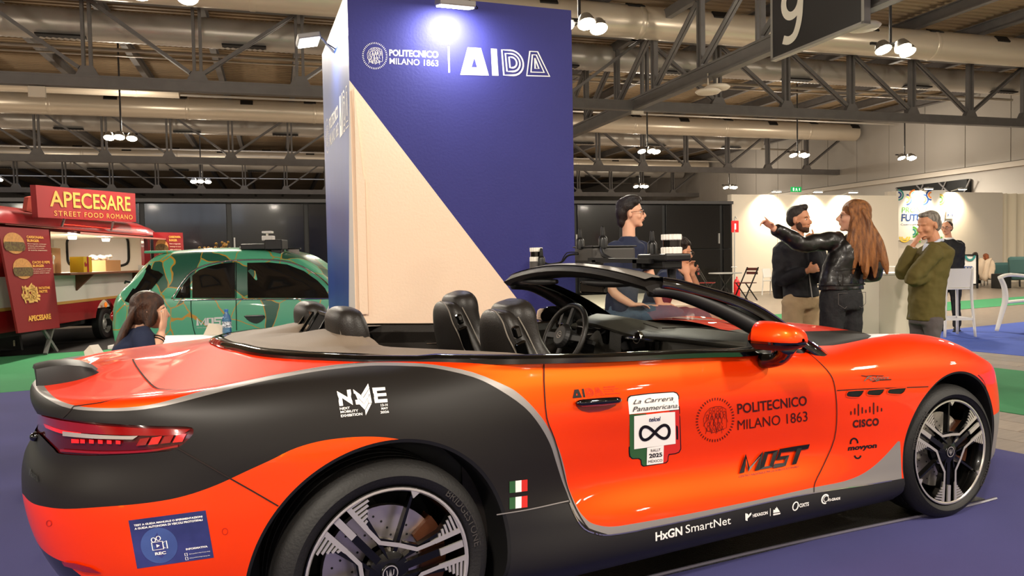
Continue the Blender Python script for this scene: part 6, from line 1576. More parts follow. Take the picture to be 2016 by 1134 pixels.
p.hair([((-.022,0,.045),(.103,.088,.085)),((-.055,0,-.01),(.072,.085,.09)),((.01,-.074,-.03),(.05,.014,.07)),((-.0,.074,-.03),(.05,.014,.07))],hbw,[([ (a,b_,c) for a,b_,c in P[:5]],r[:5]) for P,r in tb]+[([(.03,-.05,.085),(.03,-.083,.0),(.0,-.09,-.10),(-.06,-.09,-.2)],[.02,.022,.02,.012])])
p.hair([],m2,[([(-.12,-.08+.022*i,-.17),(-.19-.012*(i%2),-.088+.025*i,-.31),(-.235-.012*(i%3),-.083+.023*i,-.47),(-.26-.02*(i%2),-.07+.02*i,-.64-.02*(i%3))],[.02,.035,.031,.009]) for i in range(8)],name='hair_lengths')
face_bits(p.t,p.T,hbw)
woman_hip=hp.copy()
# ================================================================== red food truck
m_tred=mat('truck_red','#8e1218',.35,coat=.6); m_twhi=mat('truck_white','#cfc8bf',.45); m_tin=mat('truck_inside','#d8d0c4',.55)
m_gold=mat('truck_gold','#b98a45',.45); m_wood=mat('shelf_wood','#6b3d22',.5,noise=.2,nscale=20); m_post=None
m_poster=mat('poster_red','#7f1419',.5); m_ytxt=mat('poster_yellow','#e8a54a',.5); m_bun=mat('bun','#c98a4c',.6,noise=.25,nscale=25); m_meat=mat('burger_filling','#4a2a18',.6,noise=.6,nscale=30,col2='#6a5a2a'); m_card=mat('cardboard','#b08355',.8)
AX=R(66); ux=np.array([math.cos(AX),math.sin(AX),0]); un=np.array([math.sin(AX),-math.cos(AX),0])
W0=atZ(210,667,0); W0[2]=0
tr_=thing('food_truck','red and white street food trailer with an open serving hatch at the far left','food truck',W0,AX)
TT=LM(tr_)
def th(px,py,off=0.):    # local coords on the trailer side plane (x along, y=-off, z)
    p=plane_hit(px,py,W0+un*off,un); d=p-W0; return Vector((float(d@ux),-off,float(p[2])))
def tb(): return MB(TT)
u0=-3.6; u1=th(292,500).x+.15
zt_=th(150,450).z; 
def prof_side(x0,x1,y,z0,z1,m,name,th_=.05,bevel=0):
    b=tb(); b.box(((x0+x1)/2,y+th_/2,(z0+z1)/2),(x1-x0,th_,z1-z0)); return b.build(name,m,tr_,bevel=bevel)
zb=th(160,650).z; zs=.98; zh=th(190,462).z
ox0=th(101,500).x; ox1=th(284,500).x
zsill=th(115,541).z; zgold=th(115,600).z
zb=.42
print('truck',u0,u1,zt_,zh,zsill,zgold,ox0,ox1)
# lower body with wheel arch
b=tb(); P=[(u0,zb),(-.42,zb)]+[(.42*math.cos(R(180-t)),.33+.40*math.sin(R(t))) for t in range(12,170,15)]+[(.42,zb),(u1,zb),(u1,zgold),(u0,zgold)]
b.prism([(x,z) for x,z in P],-.06,0,M=Matrix.Rotation(R(90),4,'X')); b.build('lower_body',m_tred,tr_)
prof_side(u0,u1,0,zgold-.0,zsill,m_twhi,'white_panel',.06)
prof_side(u0,u1,-.012,zgold,zgold+.045,m_gold,'gold_stripe',.012)
prof_side(u0,ox0,0,zsill,zt_,m_tred,'side_panel',.06); prof_side(ox1,u1,0,zsill,zt_,m_tred,'side_panel',.06)
prof_side(u0,u1,0,zh,zt_,m_tred,'hatch_header',.06)
# rounded roof with overhang
b=tb(); P=[]
for x,s in ((u0-.1,.3),(u0+.0,.8),(u0+.3,1),(u1-.5,1),(u1-.1,.8),(u1+.1,.35),(u1+.16,.02)):
    row=[]
    for k in range(17):
        a=math.pi*k/16; row.append((x,1.0-1.12*math.cos(a),zt_-.02+.34*s*math.sin(a)**.6))
    P.append(row)
b.grid(P); b.build('roof',m_tred,tr_,smooth=True)
b=tb(); b.box(((u0+u1)/2,-.03,zt_),(u1-u0,.10,.05)); b.box(((u0+u1)/2,-.085,zt_-.03),(u1-u0-.6,.02,.02)); b.build('roof_gutter',mat('truck_pink','#c9837a',.35,coat=.5),tr_,bevel=.01)
# back, ends, interior
b=tb(); b.box(((u0+u1)/2,2.0,(zb+zt_)/2),(u1-u0,.05,zt_-zb)); b.box((u0,1,(zb+zt_)/2),(.05,2,zt_-zb)); b.build('body_shell',m_tred,tr_)
b=tb(); b.box((u1-.03,1,(zb+zt_)/2),(.06,2,zt_-zb)); b.build('front_wall',m_tin,tr_)
b=tb(); b.box(((u0+u1)/2,1.95,1.5),(u1-u0-.1,.02,1.6)); b.box(((u0+u1)/2,1,.6),(u1-u0-.1,1.9,.04)); b.box(((u0+u1)/2,1,zt_-.06),(u1-u0-.1,1.9,.03)); b.box(((ox0+ox1)/2,.45,zsill+.0),(ox1-ox0,.7,.05)); b.build('interior',m_tin,tr_)
q0=th(197,474,-1.93);q1=th(284,530,-1.93)
cxw,czw=u1-.075,(q0.z+q1.z)/2
b=MB(TT@Matrix.Translation((cxw,1.05,zsill+.45))@Matrix.Rotation(R(90),4,'Z')@Matrix.Rotation(R(90),4,'X')); 
P=[(.62*math.copysign(abs(math.cos(a))**.35,math.cos(a)),.33*math.copysign(abs(math.sin(a))**.35,math.sin(a)),0) for a in np.linspace(0,2*math.pi,41)]; b.tube(P,.025,8); wf=b.build('window_frame',m_rubber,tr_,smooth=True)
b=MB(TT@Matrix.Translation((cxw,1.05,zsill+.45))); b.box((.01,0,0),(.01,1.2,.62)); b.build('window_pane',mat('frosted','#cfc9c8',.3),wf)
# open hatch flap held out, pale underside
b=tb(); w_=ox1-ox0+.3; zc=zh
b.add([(ox0-.1,-.02,zc+.02),(ox1+.2,-.02,zc+.02),(ox1+.2,-.5,zc-.02),(ox0-.1,-.5,zc-.02)],[(0,1,2,3)],0); b.add([(ox0-.1,-.02,zc-.02),(ox1+.2,-.02,zc-.02),(ox1+.2,-.5,zc-.05),(ox0-.1,-.5,zc-.05)],[(3,2,1,0)],1)
b.add([(ox0-.1,-.5,zc-.05),(ox1+.2,-.5,zc-.05),(ox1+.2,-.5,zc-.02),(ox0-.1,-.5,zc-.02)],[(0,1,2,3)],0)
b.build('hatch_flap',[MATS['truck_pink'],m_twhi],tr_)
# serving shelf with bracket
b=tb(); b.box(((ox0+ox1)/2,-.17,zsill+.01),(ox1-ox0+.3,.36,.035)); sh_=b.build('serving_shelf',m_wood,tr_,bevel=.006)
for px in (150,262):
    x=th(px,550).x; b=tb(); b.add([(x-.03,0,zsill-.01),(x-.03,-.28,zsill-.01),(x-.03,0,zsill-.28),(x+.03,0,zsill-.01),(x+.03,-.28,zsill-.01),(x+.03,0,zsill-.28)],[(0,1,2),(3,5,4),(0,3,4,1),(1,4,5,2),(2,5,3,0)]); b.build('shelf_bracket',m_wood,tr_)
# things on the counter
def tag_box(name,x,y,z,s,m,label,cat='box',rz=0):
    b=MB(TT@Matrix.Translation((x,y,z+s[2]/2))@Matrix.Rotation(rz,4,'Z')); b.box((0,0,0),s); o=b.build(name,m,bevel=.004); tag(o,label,cat); return o
q=th(140,530); o=tag_box('snack_box',q.x,-.16,zsill+.03,(.30,.22,.26),mat('box_yellow','#d8a916',.5),'yellow and red printed box on the serving shelf of the food truck')
b=MB(TT@Matrix.Translation((q.x,-.16,zsill+.16))); b.box((.0,-.112,.0),(.06,.004,.26)); b.box((.152,0,0),(.004,.22,.24)); b.build('box_print',mat('box_red','#a5161c',.5),o)
vs,fs=textgeo('fast',.1,.006); MB(TT@Matrix.Translation((q.x-.12,-.274,zsill+.13))@Matrix.Rotation(R(90),4,'X')).add(vs,fs).build('box_lettering',MATS['box_red'],o)
tag_box('cardboard_box',th(128,500).x,.35,zsill+.02,(.5,.4,.42),m_card,'open brown cardboard box inside the serving hatch, left','box',.2)
o=tag_box('cardboard_box',th(245,515).x,.4,zsill+.02,(.55,.4,.22),m_card,'flat brown cardboard box inside the serving hatch, right','box',-.1)
tag_box('steel_tray',th(278,520).x+.05,-.10,zsill+.03,(.3,.25,.10),m_fix,'steel tray at the right end of the serving shelf','tray')
b=MB(TT); rg=random.Random(2)
for i in range(26): b.ball((th(245,515).x-.25+rg.random()*.55,.28+rg.random()*.3,zsill+.26+rg.random()*.06),(.06,.05,.04),7,5)
o=b.build('plastic_bag',mat('clear_plastic','#e9e6e2',.15,coat=1),smooth=True); remesh(o,.02,2); tag(o,'crumpled clear plastic bag on the right cardboard box','bag')
b=MB(TT); 
for i in range(14): b.ball((th(112,505).x+rg.random()*.15,.15+rg.random()*.2,zsill+.12+rg.random()*.22),(.07,.06,.06),7,5)
o=b.build('plastic_bag',mat('clear_plastic','#e9e6e2',.15,coat=1),smooth=True); remesh(o,.02,2); tag(o,'white plastic bag at the left end of the serving hatch','bag')
for px in (112,183,245):
    q=th(px,467); b=tb(); b.lathe([(0,.0),(.06,0),(.07,.05)],12,M=Matrix.Translation((q.x,.35,zt_-.16))); b.build('ceiling_spot',m_lamp,tr_)
area('truck_light',Vector(TT@Vector(((ox0+ox1)/2,.9,zt_-.2))),Vector(TT@Vector(((ox0+ox1)/2,.9,0))),1.2,60,(1,.9,.75),sy=.8)
b=tb(); b.box(((ox0+ox1)/2,-.10,zt_+.035),(ox1-ox0-.3,.02,.02)); b.build('roof_led_strip',mat('led_red','#ff4030',.4,emit='#ff3a20',es=4),tr_)
# wheel, marker lamp, undercarriage, jockey leg
b=MB(TT@Matrix.Translation((0,-.02,.29))@Matrix.Rotation(R(90),4,'X')); b.lathe([(.17,-.02),(.2,.0),(.26,.0),(.285,-.03),(.285,-.15),(.2,-.18)],32); wl_=b.build('wheel',m_tyre,tr_,smooth=35)
b=MB(TT@Matrix.Translation((0,-.02,.29))@Matrix.Rotation(R(90),4,'X')); b.lathe([(0,-.05),(.05,-.03),(.07,-.035),(.09,-.055),(.15,-.06),(.165,-.02),(.175,.0),(.18,-.02)],32); b.build('wheel_rim',m_fix,wl_,smooth=35)
b=MB(TT@Matrix.Translation((0,-.02,.29))@Matrix.Rotation(R(90),4,'X')); 
for i in range(12): a=math.pi*i/6; b.add(*boxvf((.03,.018,.01)),0,Matrix.Rotation(a,4,'Z')@Matrix.Translation((.125,0,-.054)))
b.build('rim_slots',m_rubber,wl_)
q=th(206,600); b=tb(); b.ball((q.x,-.02,q.z),(.05,.02,.05),12,8); b.build('marker_lamp',mat('amber','#e0741a',.3,emit='#ff7a10',es=.6),tr_,smooth=True)
b=tb(); b.box(((u0+u1)/2,1,.36),(u1-u0-.4,1.5,.10)); b.box((.2,.5,.3),(.2,1.6,.12)); b.build('chassis',m_rubber,tr_)
b=tb(); q=th(90,640); b.bar((q.x,-.1,.40),(q.x-.35,-.15,.02),.05,.05); b.bar((q.x-.30,-.1,.40),(q.x,-.15,.02),.04,.04); b.build('jockey_leg',m_steel,tr_)
b=tb(); b.box((u1+.05,.4,.8),(.10,.5,.25)); b.box((u1+.3,1,.5),(.6,.1,.1)); b.build('drawbar',m_tred,tr_)
# roof sign
def quad_on(off,*P): return [th(x,y,off) for x,y in P]
Q=quad_on(.25,(75,428),(268,437),(266,381),(70,364))
sg=thing('truck_sign','red roof sign reading APECESARE STREET FOOD ROMANO on the food truck','sign',(TT@Vector((Q[0].x,-.25,Q[0].z))),AX)
def slabq(Q,t,m,name,par,T=TT):
    b=MB(T); v=[q for q in Q]+[q+Vector((0,t,0)) for q in Q]; b.add(v,[(0,1,2,3),(7,6,5,4),(0,4,5,1),(1,5,6,2),(2,6,7,3),(3,7,4,0)]); return b.build(name,m,par)
slabq(Q,.08,mat('sign_red','#931519',.5),'sign_board',sg)
b=tb(); 
for k in (.25,.75): p=Q[0].lerp(Q[1],k); b.cyl((p.x,-.21,p.z+.05),(p.x,-.15,zt_-.0),.02,n=8)
b.build('sign_post',m_steel,sg)
QB=quad_on(.02,(52,415),(72,422),(72,385),(56,388)); slabq(QB,.06,mat('sign_side','#9a3a2a',.6),'side_board',sg)
f_s=lambda u,v:((Q[0]*(1-u)+Q[1]*u)*(1-v)+(Q[3]*(1-u)+Q[2]*u)*v)
def local_dec(geos,fn,m,name,par,dy=-.006):
    b=tb()
    for vs,fs in geos: b.add([fn(v[0],v[1])+Vector((0,dy,0)) for v in vs],fs)
    return b.build(name,m,par)
local_dec([tx_unit('APECESARE',.015,0,(.10,.36,.93,.87))],f_s,m_ytxt,'sign_lettering',sg)
local_dec([tx_unit('STREET FOOD ROMANO',.0,0,(.13,.08,.95,.24),space=1.2)],f_s,m_ytxt,'sign_lettering',sg)
# posters
def poster(Q,label,items,base=True):
    o0=TT@Q[0]; t=thing('menu_poster',label,'poster',o0,AX); slabq(Q,.03,m_poster,'poster_board',t)
    f=lambda u,v:((Q[0]*(1-u)+Q[1]*u)*(1-v)+(Q[3]*(1-u)+Q[2]*u)*v)
    for k,it in enumerate(items):
        if it[0]=='burger':
            _,cu,cv,ru,rv=it
            def disc(cu,cv,ru,rv,m,nm,y0=-1,y1=1): 
                P=[(cu+ru*math.cos(a),cv+rv*min(max(math.sin(a),y0),y1),0) for a in np.linspace(0,2*math.pi,25)[:-1]]; local_dec([(P,[tuple(range(24))])],f,m,nm,t,-.004-.002*(nm!='burger_bun'))
            disc(cu,cv+rv*.12,ru,rv*.95,m_bun,'burger_bun'); disc(cu,cv-rv*.12,ru*1.03,rv*.8,m_meat,'burger_filling',-.55,.45)
        elif it[0]=='fries':
            _,cu,cv,ru,rv=it; g=[]; rg=random.Random(8)
            for i in range(46):
                a=rg.uniform(0,6.28); r_=rg.random()**.6; x=cu+ru*.8*r_*math.cos(a); y=cv+rv*.8*r_*math.sin(a); b_=rg.uniform(0,6.28); L=rg.uniform(.3,.55)
                g.append(seg2d([(x-ru*L*.5*math.cos(b_),y-rv*L*.5*math.sin(b_)),(x+ru*L*.5*math.cos(b_),y+rv*L*.5*math.sin(b_))],ru*.10))
            o=local_dec(g,f,mat('fries','#d9a65c',.6),'fries',t,-.005)
        else:
            _,txt,bx,m,bd=it; local_dec([tx_unit(txt,bd,0,bx)],f,m,'poster_lettering',t,-.005)
    return t
m_cream_t=mat('poster_cream','#e9d9bf',.5)
QP=quad_on(.20,(36,656),(118,645),(96,452),(-4,446))
poster(QP,'tall red menu poster with two burgers and chips on the food truck',[('burger',.24,.84,.20,.105),('burger',.33,.60,.20,.105),('fries',.40,.36,.24,.11),
 ('t','CARBONARA',(.50,.905,.86,.93),m_ytxt,.03),('t','BURGER',(.50,.87,.75,.895),m_ytxt,.03),('t','CACIO E PEPE',(.54,.66,.93,.685),m_ytxt,.03),('t','BURGER',(.54,.625,.79,.65),m_ytxt,.03),('t','PATATINE',(.60,.405,.86,.43),m_ytxt,.03),('t','FRITTE',(.60,.37,.79,.395),m_ytxt,.03),('t','APECESARE',(.26,.10,.80,.155),m_ytxt,.04)]
 +[('t',w_,(.50,.845-.02*i,.90-.03*(i%3),.857-.02*i),m_cream_t,.0) for i,w_ in enumerate(('Pane artigianale, hamburger','di manzo, salsa carbonara','guanciale croccante','e tuorlo marinato'))]+[('t',w_,(.54,.60-.02*i,.95-.03*(i%3),.612-.02*i),m_cream_t,.0) for i,w_ in enumerate(('Pane artigianale, hamburger','di manzo, pecorino e pepe','crema cacio e pepe'))])
QR=[TT@Vector((0,0,0))]*0
p0=atD(307,506,15.6)
def far_q(*P):  # plane square to the view for the far poster
    out=[]
    for x,y in P: out.append(TT.inverted()@Vector(plane_hit(x,y,atD(330,480,15.9),-un*.25-FW*np.array([1,1,0])*.95)))
    return out
QF=far_q((306,512),(364,512),(358,458),(301,457))
tf=thing('menu_poster','small red menu poster with a burger standing right of the food truck','poster',TT@QF[0],AX)
b=MB(TT); nn=(QF[1]-QF[0]).cross(QF[3]-QF[0]).normalized()*-.03
low=[QF[0]-Vector((0,0,QF[0].z-.02)),QF[1]-Vector((0,0,QF[1].z-.02))]
q4=[low[0],low[1],QF[2],QF[3]]; b.add(q4+[q+nn for q in q4],[(0,1,2,3),(7,6,5,4),(0,4,5,1),(1,5,6,2),(2,6,7,3),(3,7,4,0)]); b.build('poster_board',m_poster,tf)
f=lambda u,v:((QF[0]*(1-u)+QF[1]*u)*(1-v)+(QF[3]*(1-u)+QF[2]*u)*v)-nn*.3
local_dec([([(.28+.22*math.cos(a),.46+.30*math.sin(a),0) for a in np.linspace(0,2*math.pi,21)[:-1]],[tuple(range(20))])],f,m_bun,'burger_bun',tf,0)
local_dec([([(.28+.23*math.cos(a),.42+.17*math.sin(a),0) for a in np.linspace(0,2*math.pi,21)[:-1]],[tuple(range(20))])],lambda u,v:f(u,v)-nn*.2,m_meat,'burger_filling',tf,0)
local_dec([tx_unit('CARBONARA',.03,0,(.55,.80,.95,.88)),tx_unit('BURGER',.03,0,(.55,.68,.82,.76))],f,m_ytxt,'poster_lettering',tf,0)
local_dec([tx_unit(w_,0,0,(.55,.56-.10*i,.92,.61-.10*i)) for i,w_ in enumerate(('Pane artigianale','hamburger di manzo','salsa carbonara','guanciale'))],f,m_cream_t,'poster_lettering',tf,0)
# black board at the very left
b=MB(); P=[atZ(-60,704,0),atZ(42,690,0)]; top=[plane_hit(-60,590,P[1],FW*np.array([1,1,0])),plane_hit(28,592,P[1],FW*np.array([1,1,0]))]
f2=FW*np.array([.05,.05,0]); v=[P[0]*0+plane_hit(-60,700,P[1],FW*np.array([1,1,0])),P[1],top[1],top[0]]; v[0][2]=0
b.add([tuple(q) for q in v]+[tuple(q+f2) for q in v],[(0,1,2,3),(7,6,5,4),(0,4,5,1),(1,5,6,2),(2,6,7,3),(3,7,4,0)]); bb_=b.build('display_board',mat('board_black','#0f0e0e',.4)); tag(bb_,'black display board standing at the left edge in front of the food truck','board')
vs,fs=textgeo('i',.12,.01); pt=plane_hit(28,680,P[1],FW*np.array([1,1,0])); MB(Matrix.Translation(Vector(pt-FW*np.array([.02,.02,0])))@Matrix.Rotation(YC-R(90),4,'Z')@Matrix.Rotation(R(90),4,'X')).add(vs,fs).build('board_print',m_cream_t,bb_)
# ================================================================== small green car
FY=R(-27.5); F0=Vector(atD(465,590,9.25)); F0.z=0
fx=np.array([math.cos(FY),math.sin(FY),0]); fn_=np.array([math.sin(FY),-math.cos(FY),0])
# local frame: x forward, y left; near (right) side at y=-.81
org=np.array([F0.x,F0.y,0])-fn_*.80-fx*1.55
fi=thing('small_hatchback','green small hatchback wrapped with a yellow crackle pattern, sensors on its roof','car',org,FY)
FT=LM(fi)
m_crack=bpy.data.materials.new('crackle_wrap'); m_crack.use_nodes=True; nt=m_crack.node_tree; bs=nt.nodes['Principled BSDF']; bs.inputs['Roughness'].default_value=.3; bs.inputs['Coat Weight'].default_value=.7
tc=nt.nodes.new('ShaderNodeTexCoord'); ns=nt.nodes.new('ShaderNodeTexNoise'); ns.inputs['Scale'].default_value=3; va=nt.nodes.new('ShaderNodeVectorMath'); va.operation='MULTIPLY_ADD'; va.inputs[1].default_value=(.16,.16,.16)
nt.links.new(tc.outputs['Object'],ns.inputs[0]); nt.links.new(ns.outputs['Color'],va.inputs[0]); nt.links.new(tc.outputs['Object'],va.inputs[2])
vo=nt.nodes.new('ShaderNodeTexVoronoi'); vo.feature='DISTANCE_TO_EDGE'; vo.inputs['Scale'].default_value=2.9; vo2=nt.nodes.new('ShaderNodeTexVoronoi'); vo2.inputs['Scale'].default_value=2.9
nt.links.new(va.outputs[0],vo.inputs[0]); nt.links.new(va.outputs[0],vo2.inputs[0])
lt=nt.nodes.new('ShaderNodeMath'); lt.operation='LESS_THAN'; lt.inputs[1].default_value=.015; nt.links.new(vo.outputs['Distance'],lt.inputs[0])
gt=nt.nodes.new('ShaderNodeSeparateColor'); nt.links.new(vo2.outputs['Color'],gt.inputs[0]); g2=nt.nodes.new('ShaderNodeMath'); g2.operation='GREATER_THAN'; g2.inputs[1].default_value=.80; nt.links.new(gt.outputs[0],g2.inputs[0])
m1=nt.nodes.new('ShaderNodeMix'); m1.data_type='RGBA'; m1.inputs[6].default_value=lin('#5bb98f'); m1.inputs[7].default_value=lin('#26604c'); nt.links.new(g2.outputs[0],m1.inputs[0])
m2_=nt.nodes.new('ShaderNodeMix'); m2_.data_type='RGBA'; m2_.inputs[7].default_value=lin('#c99a35'); nt.links.new(m1.outputs[2],m2_.inputs[6]); nt.links.new(lt.outputs[0],m2_.inputs[0]); nt.links.new(m2_.outputs[2],bs.inputs['Base Color'])
# stations x: (roof z, half width roof, belt z, half width belt, bottom z)
FS=[(-.02,.88,.50,.80,.60,.42),(.04,.96,.58,.86,.70,.30),(.12,1.06,.62,.93,.76,.25),(.30,1.30,.60,.95,.79,.22),(.48,1.47,.58,.955,.80,.2),(.62,1.502,.58,.955,.81,.2),(1.0,1.525,.60,.95,.815,.18),(1.5,1.53,.60,.94,.815,.18),(1.95,1.50,.60,.93,.815,.18),(2.25,1.42,.60,.92,.81,.18),(2.5,1.24,.62,.915,.81,.18),(2.75,1.03,.66,.905,.80,.18),(2.95,.955,.66,.89,.79,.2),(3.25,.90,.62,.83,.76,.22),(3.5,.80,.55,.74,.66,.25),(3.62,.62,.42,.58,.5,.35)]
D_=np.array(FS); X_=np.linspace(-.02,3.62,90)
st_=np.array([np.interp(X_,D_[:,0],D_[:,k]) for k in range(6)]).T
for _ in range(2): st_[1:-1,1:]=(st_[:-2,1:]+2*st_[1:-1,1:]+st_[2:,1:])/4
P=[]
for x,zr,wr_,zbt,wb,z0 in st_:
    half=[(wb-.05,z0),(wb+.005,z0+.10),(wb+.015,(z0+zbt)/2),(wb+.01,zbt-.12),(wb-.01,zbt),(wb-.03,zbt+.02),(wb*.45+wr_*.55+.02,(zbt+zr)/2+.02),(wr_+.02,zr-.07),(wr_-.08,zr-.015),(wr_*.5,zr+.012),(0,zr+.02)]
    hs=spl([(a,0,c) for a,c in half],3)
    row=[(x,-v.x,v.z) for v in hs]+[(x,v.x,v.z) for v in hs[::-1][1:]]
    P.append(row)
b=MB(FT); b.grid(P); b.add(P[0],[tuple(range(len(P[0])))]); b.add(P[-1],[tuple(range(len(P[0])-1,-1,-1))])
fb=b.build('body_shell',m_crack,fi,smooth=50)
FV=BVHTree.FromPolygons([tuple(v) for v in b.v],[f for f in b.f])
def surf_f(px,py):
    d=Vector(ray(px,py)).normalized(); h=FV.ray_cast(Vector(CP),d)
    if h[0] is None: h=FV.find_nearest(Vector(plane_hit(px,py,np.array(F0),fn_)))
    n=h[1]
    if n.dot(Vector(CP)-h[0])<0: n=-n
    return np.array(h[0]),np.array(n)
def fpoly(name,pts,m,off,par=None,sub=3):
    P=smooth2(list(pts)+[pts[0]],sub)[:-1] if sub else pts
    c=np.mean(np.array(P),axis=0); b=MB(); vs=[]; n=len(P)
    for k in (.001,.33,.66,1):
        for p in P: h,nn=surf_f(*(c+(np.array(p)-c)*k)); vs.append(h+nn*off)
    b.add(vs,[(r*n+i,r*n+(i+1)%n,(r+1)*n+(i+1)%n,(r+1)*n+i) for r in range(3) for i in range(n)]); return b.build(name,m,par or fi,smooth=True)
def fstrip(name,pts,wd,m,off=.006,sub=3):
    P=smooth2(pts,sub) if sub else pts; vs=[];b=MB(); Q=[surf_f(*p) for p in P]
    b.tube([q+n*off for q,n in Q],wd/2,6); return b.build(name,m,fi,smooth=True)
m_win=mat('car_window','#0b0d0d',.05,coat=1)
fpoly('quarter_window',[(345,587),(352,574),(362,560),(374,545),(375,587)],m_win,.008,sub=0)
fpoly('rear_side_window',[(379,587),(379,543),(392,532),(410,525),(435,519),(463,517),(463,587)],m_win,.008,sub=0)
fpoly('front_side_window',[(488,587),(487,518),(530,517),(565,521),(598,534),(625,553),(640,568),(650,587)],m_win,.008,sub=0)
fpoly('rear_screen',[(294,521),(322,541),(292,578),(264,600),(246,593)],m_win,.01,sub=0)
fstrip('window_chrome',[(480,589),(410,589.5),(343,590.5),(346,578),(358,558),(374,539),(395,526),(420,519),(450,514),(490,512),(530,512),(570,517),(605,531),(640,556),(660,580)],.022,m_chrome)
fstrip('belt_chrome',[(343,591),(410,590),(480,589.5),(560,589),(655,588)],.018,m_chrome,sub=1)
fstrip('door_gap',[(376,590),(377,620),(382,650),(390,675)],.008,m_gap); fstrip('door_gap',[(465,517),(465,560),(465,600),(466,650)],.008,m_gap)
fpoly('handle_recess',[(480,622),(520,621),(518,630),(505,637),(490,632)],mat('recess_dark','#1a2a22',.5),.006); fstrip('door_handle',[(484,622),(519,621)],.02,m_fix,.02,1)
def fdec(name,geos,quad,m): return decal(name,geos,quad,surf_f,m,fi,.008)
fdec('lettering',most_geo(),[(388,641),(452,639),(452,624),(387,626)],m_vw); fdec('lettering',[tx_unit('CENTRO NAZIONALE PER LA MOBILITÀ',.0)],[(388,646),(440,645),(440,642.5),(388,643.5)],m_vw)
fdec('lettering',[tx_unit('A',.05)],[(643,612),(656,612),(656,599),(643,599)],m_vw)
for x in (.62,2.95):
    for sy in(-1,1):
        b=MB(FT@Matrix.Translation((x,sy*.74,.31))@Matrix.Rotation(R(90*-sy if sy>0 else 90),4,'X')); b.lathe([(.0,.02),(.2,.03),(.22,.05),(.29,.05),(.31,.02),(.31,-.12),(.2,-.14)],28); b.build('wheel',m_tyre,fi,smooth=35)
b=MB(FT); b.ball((-.0,-.52,.72),(.05,.16,.09),12,8); b.build('tail_lamp',m_red,fi,smooth=True)
b=MB(FT); b.box((.52,0,1.50),(.34,1.05,.03)); b.build('roof_spoiler',m_crack,fi,bevel=.012)
b=MB(FT); b.tube([(.12,-.3,1.12),(.02,-.32,1.14),(-.02,-.25,1.12)],.015,6); b.build('wiper',m_rubber,fi)
# roof sensors
c=Vector(surf_f(543,494)[0]); 
def fbx(name,px0,py0,px1,py1,dpt,m,lat=0,bevel=.01):
    """box spanning a pixel rectangle at the roof's depth"""
    Dd=float((np.array(c)-CP)@FW)+lat; a=atD(px0,py1,Dd); e=atD(px1,py0,Dd); w_=np.linalg.norm((e-a)[:2]); 
    b=MB(Matrix.Translation(Vector((a+e)/2))@Matrix.Rotation(YC-R(90),4,'Z')); b.box((0,0,0),(w_,dpt,abs(e[2]-a[2]))); return b.build(name,m,fi,bevel=bevel)
fbx('sensor_module',527,472,561,492,.25,m_sens); fbx('sensor_arm',478,480,530,492,.16,m_sens); fbx('sensor_tube',472,485,482,491,.05,m_fix)
fbx('sensor_foot',537,490,557,500,.15,m_sens); 
o=fbx('lidar_base',518,464,539,474,.12,m_lid); fbx('lidar_stem',524,458,528,465,.03,m_lid); fbx('lidar_cap',518,455,536,459.5,.11,m_lid,bevel=.004)
fbx('screen',562,490,589,502,.03,m_clear,.2); fbx('screen_frame',561,488,592,491,.05,m_sens,.2,.002)
# ================================================================== left foreground furniture
m_wht=mat('plastic_white','#dcd8d0',.45)
tp=thing('table','white table with a bottle and papers, between the seated woman and the green car','table',tuple(Vector((atD(425,650,6.15)[0],atD(425,650,6.15)[1],0))),R(-29))
T_=LM(tp); b=MB(T_); b.box((0,0,.725),(1.35,.75,.03)); b.build('tabletop',m_wht,tp,bevel=.006)
for sx in(-1,1):
    for sy in(-1,1): b=MB(T_); b.box((sx*.6,sy*.32,.355),(.04,.04,.71)); b.build('leg',m_fix,tp)
pb2=atZ(447,657,.745); t=thing('water_bottle','clear blue plastic water bottle on the white table','bottle',pb2)
b=MB(Matrix.Translation(Vector(pb2))); b.lathe([(0,0),(.036,.002),(.038,.02),(.036,.05),(.038,.07),(.036,.10),(.038,.115),(.030,.15),(.014,.178),(.014,.19)],24); b.build('bottle_body',mat('bottle_blue','#4d8fc4',.08,coat=1,trans=.6),t,smooth=True)
b=MB(Matrix.Translation(Vector(pb2))); b.lathe([(.0385,.055),(.0385,.105)],24); b.build('bottle_label',mat('label_white','#dfe6ee',.4,noise=.8,nscale=60,col2='#24344d'),t)
b=MB(Matrix.Translation(Vector(pb2))); b.cyl((0,0,.188),(0,0,.208),.016,n=16); b.build('bottle_cap',mat('cap_blue','#2c63b0',.4),t)
q=[plane_hit(x,y,atZ(415,658,.745),FW*np.array([1,1,0])+np.array([0,0,-.55])) for x,y in ((400,660),(438,657),(457,643),(411,636))]
b=MB(); b.add([tuple(v) for v in q]+[tuple(v+np.array([0,0,-.006])) for v in q],[(0,1,2,3),(7,6,5,4),(0,4,5,1),(1,5,6,2),(2,6,7,3),(3,7,4,0)]); o=b.build('paper_sheet',m_white); tag(o,'white sheet of paper propped up on the white table beside the bottle','paper')
def folding_chair(loc,rz,label,m,k=1.0):
    t=thing('chair',label,'chair',loc,rz); T=LM(t)@Matrix.Scale(k,4); b=MB(T); b.box((0,0,.45),(.42,.42,.03)); b.build('seat',m,t,bevel=.008)
    b=MB(T@Matrix.Translation((0,.20,.68))@Matrix.Rotation(R(-12),4,'X')); b.box((0,0,0),(.42,.025,.28)); b.build('backrest',m,t,bevel=.01)
    for sx in(-1,1):
        for sy,tz in((-1,.44),(1,.62)): b=MB(T); b.bar((sx*.21,sy*.23,0),(sx*.19,sy*.19,tz),.028,.028,up=(1,0,0)); b.build('leg',m,t)
    return t
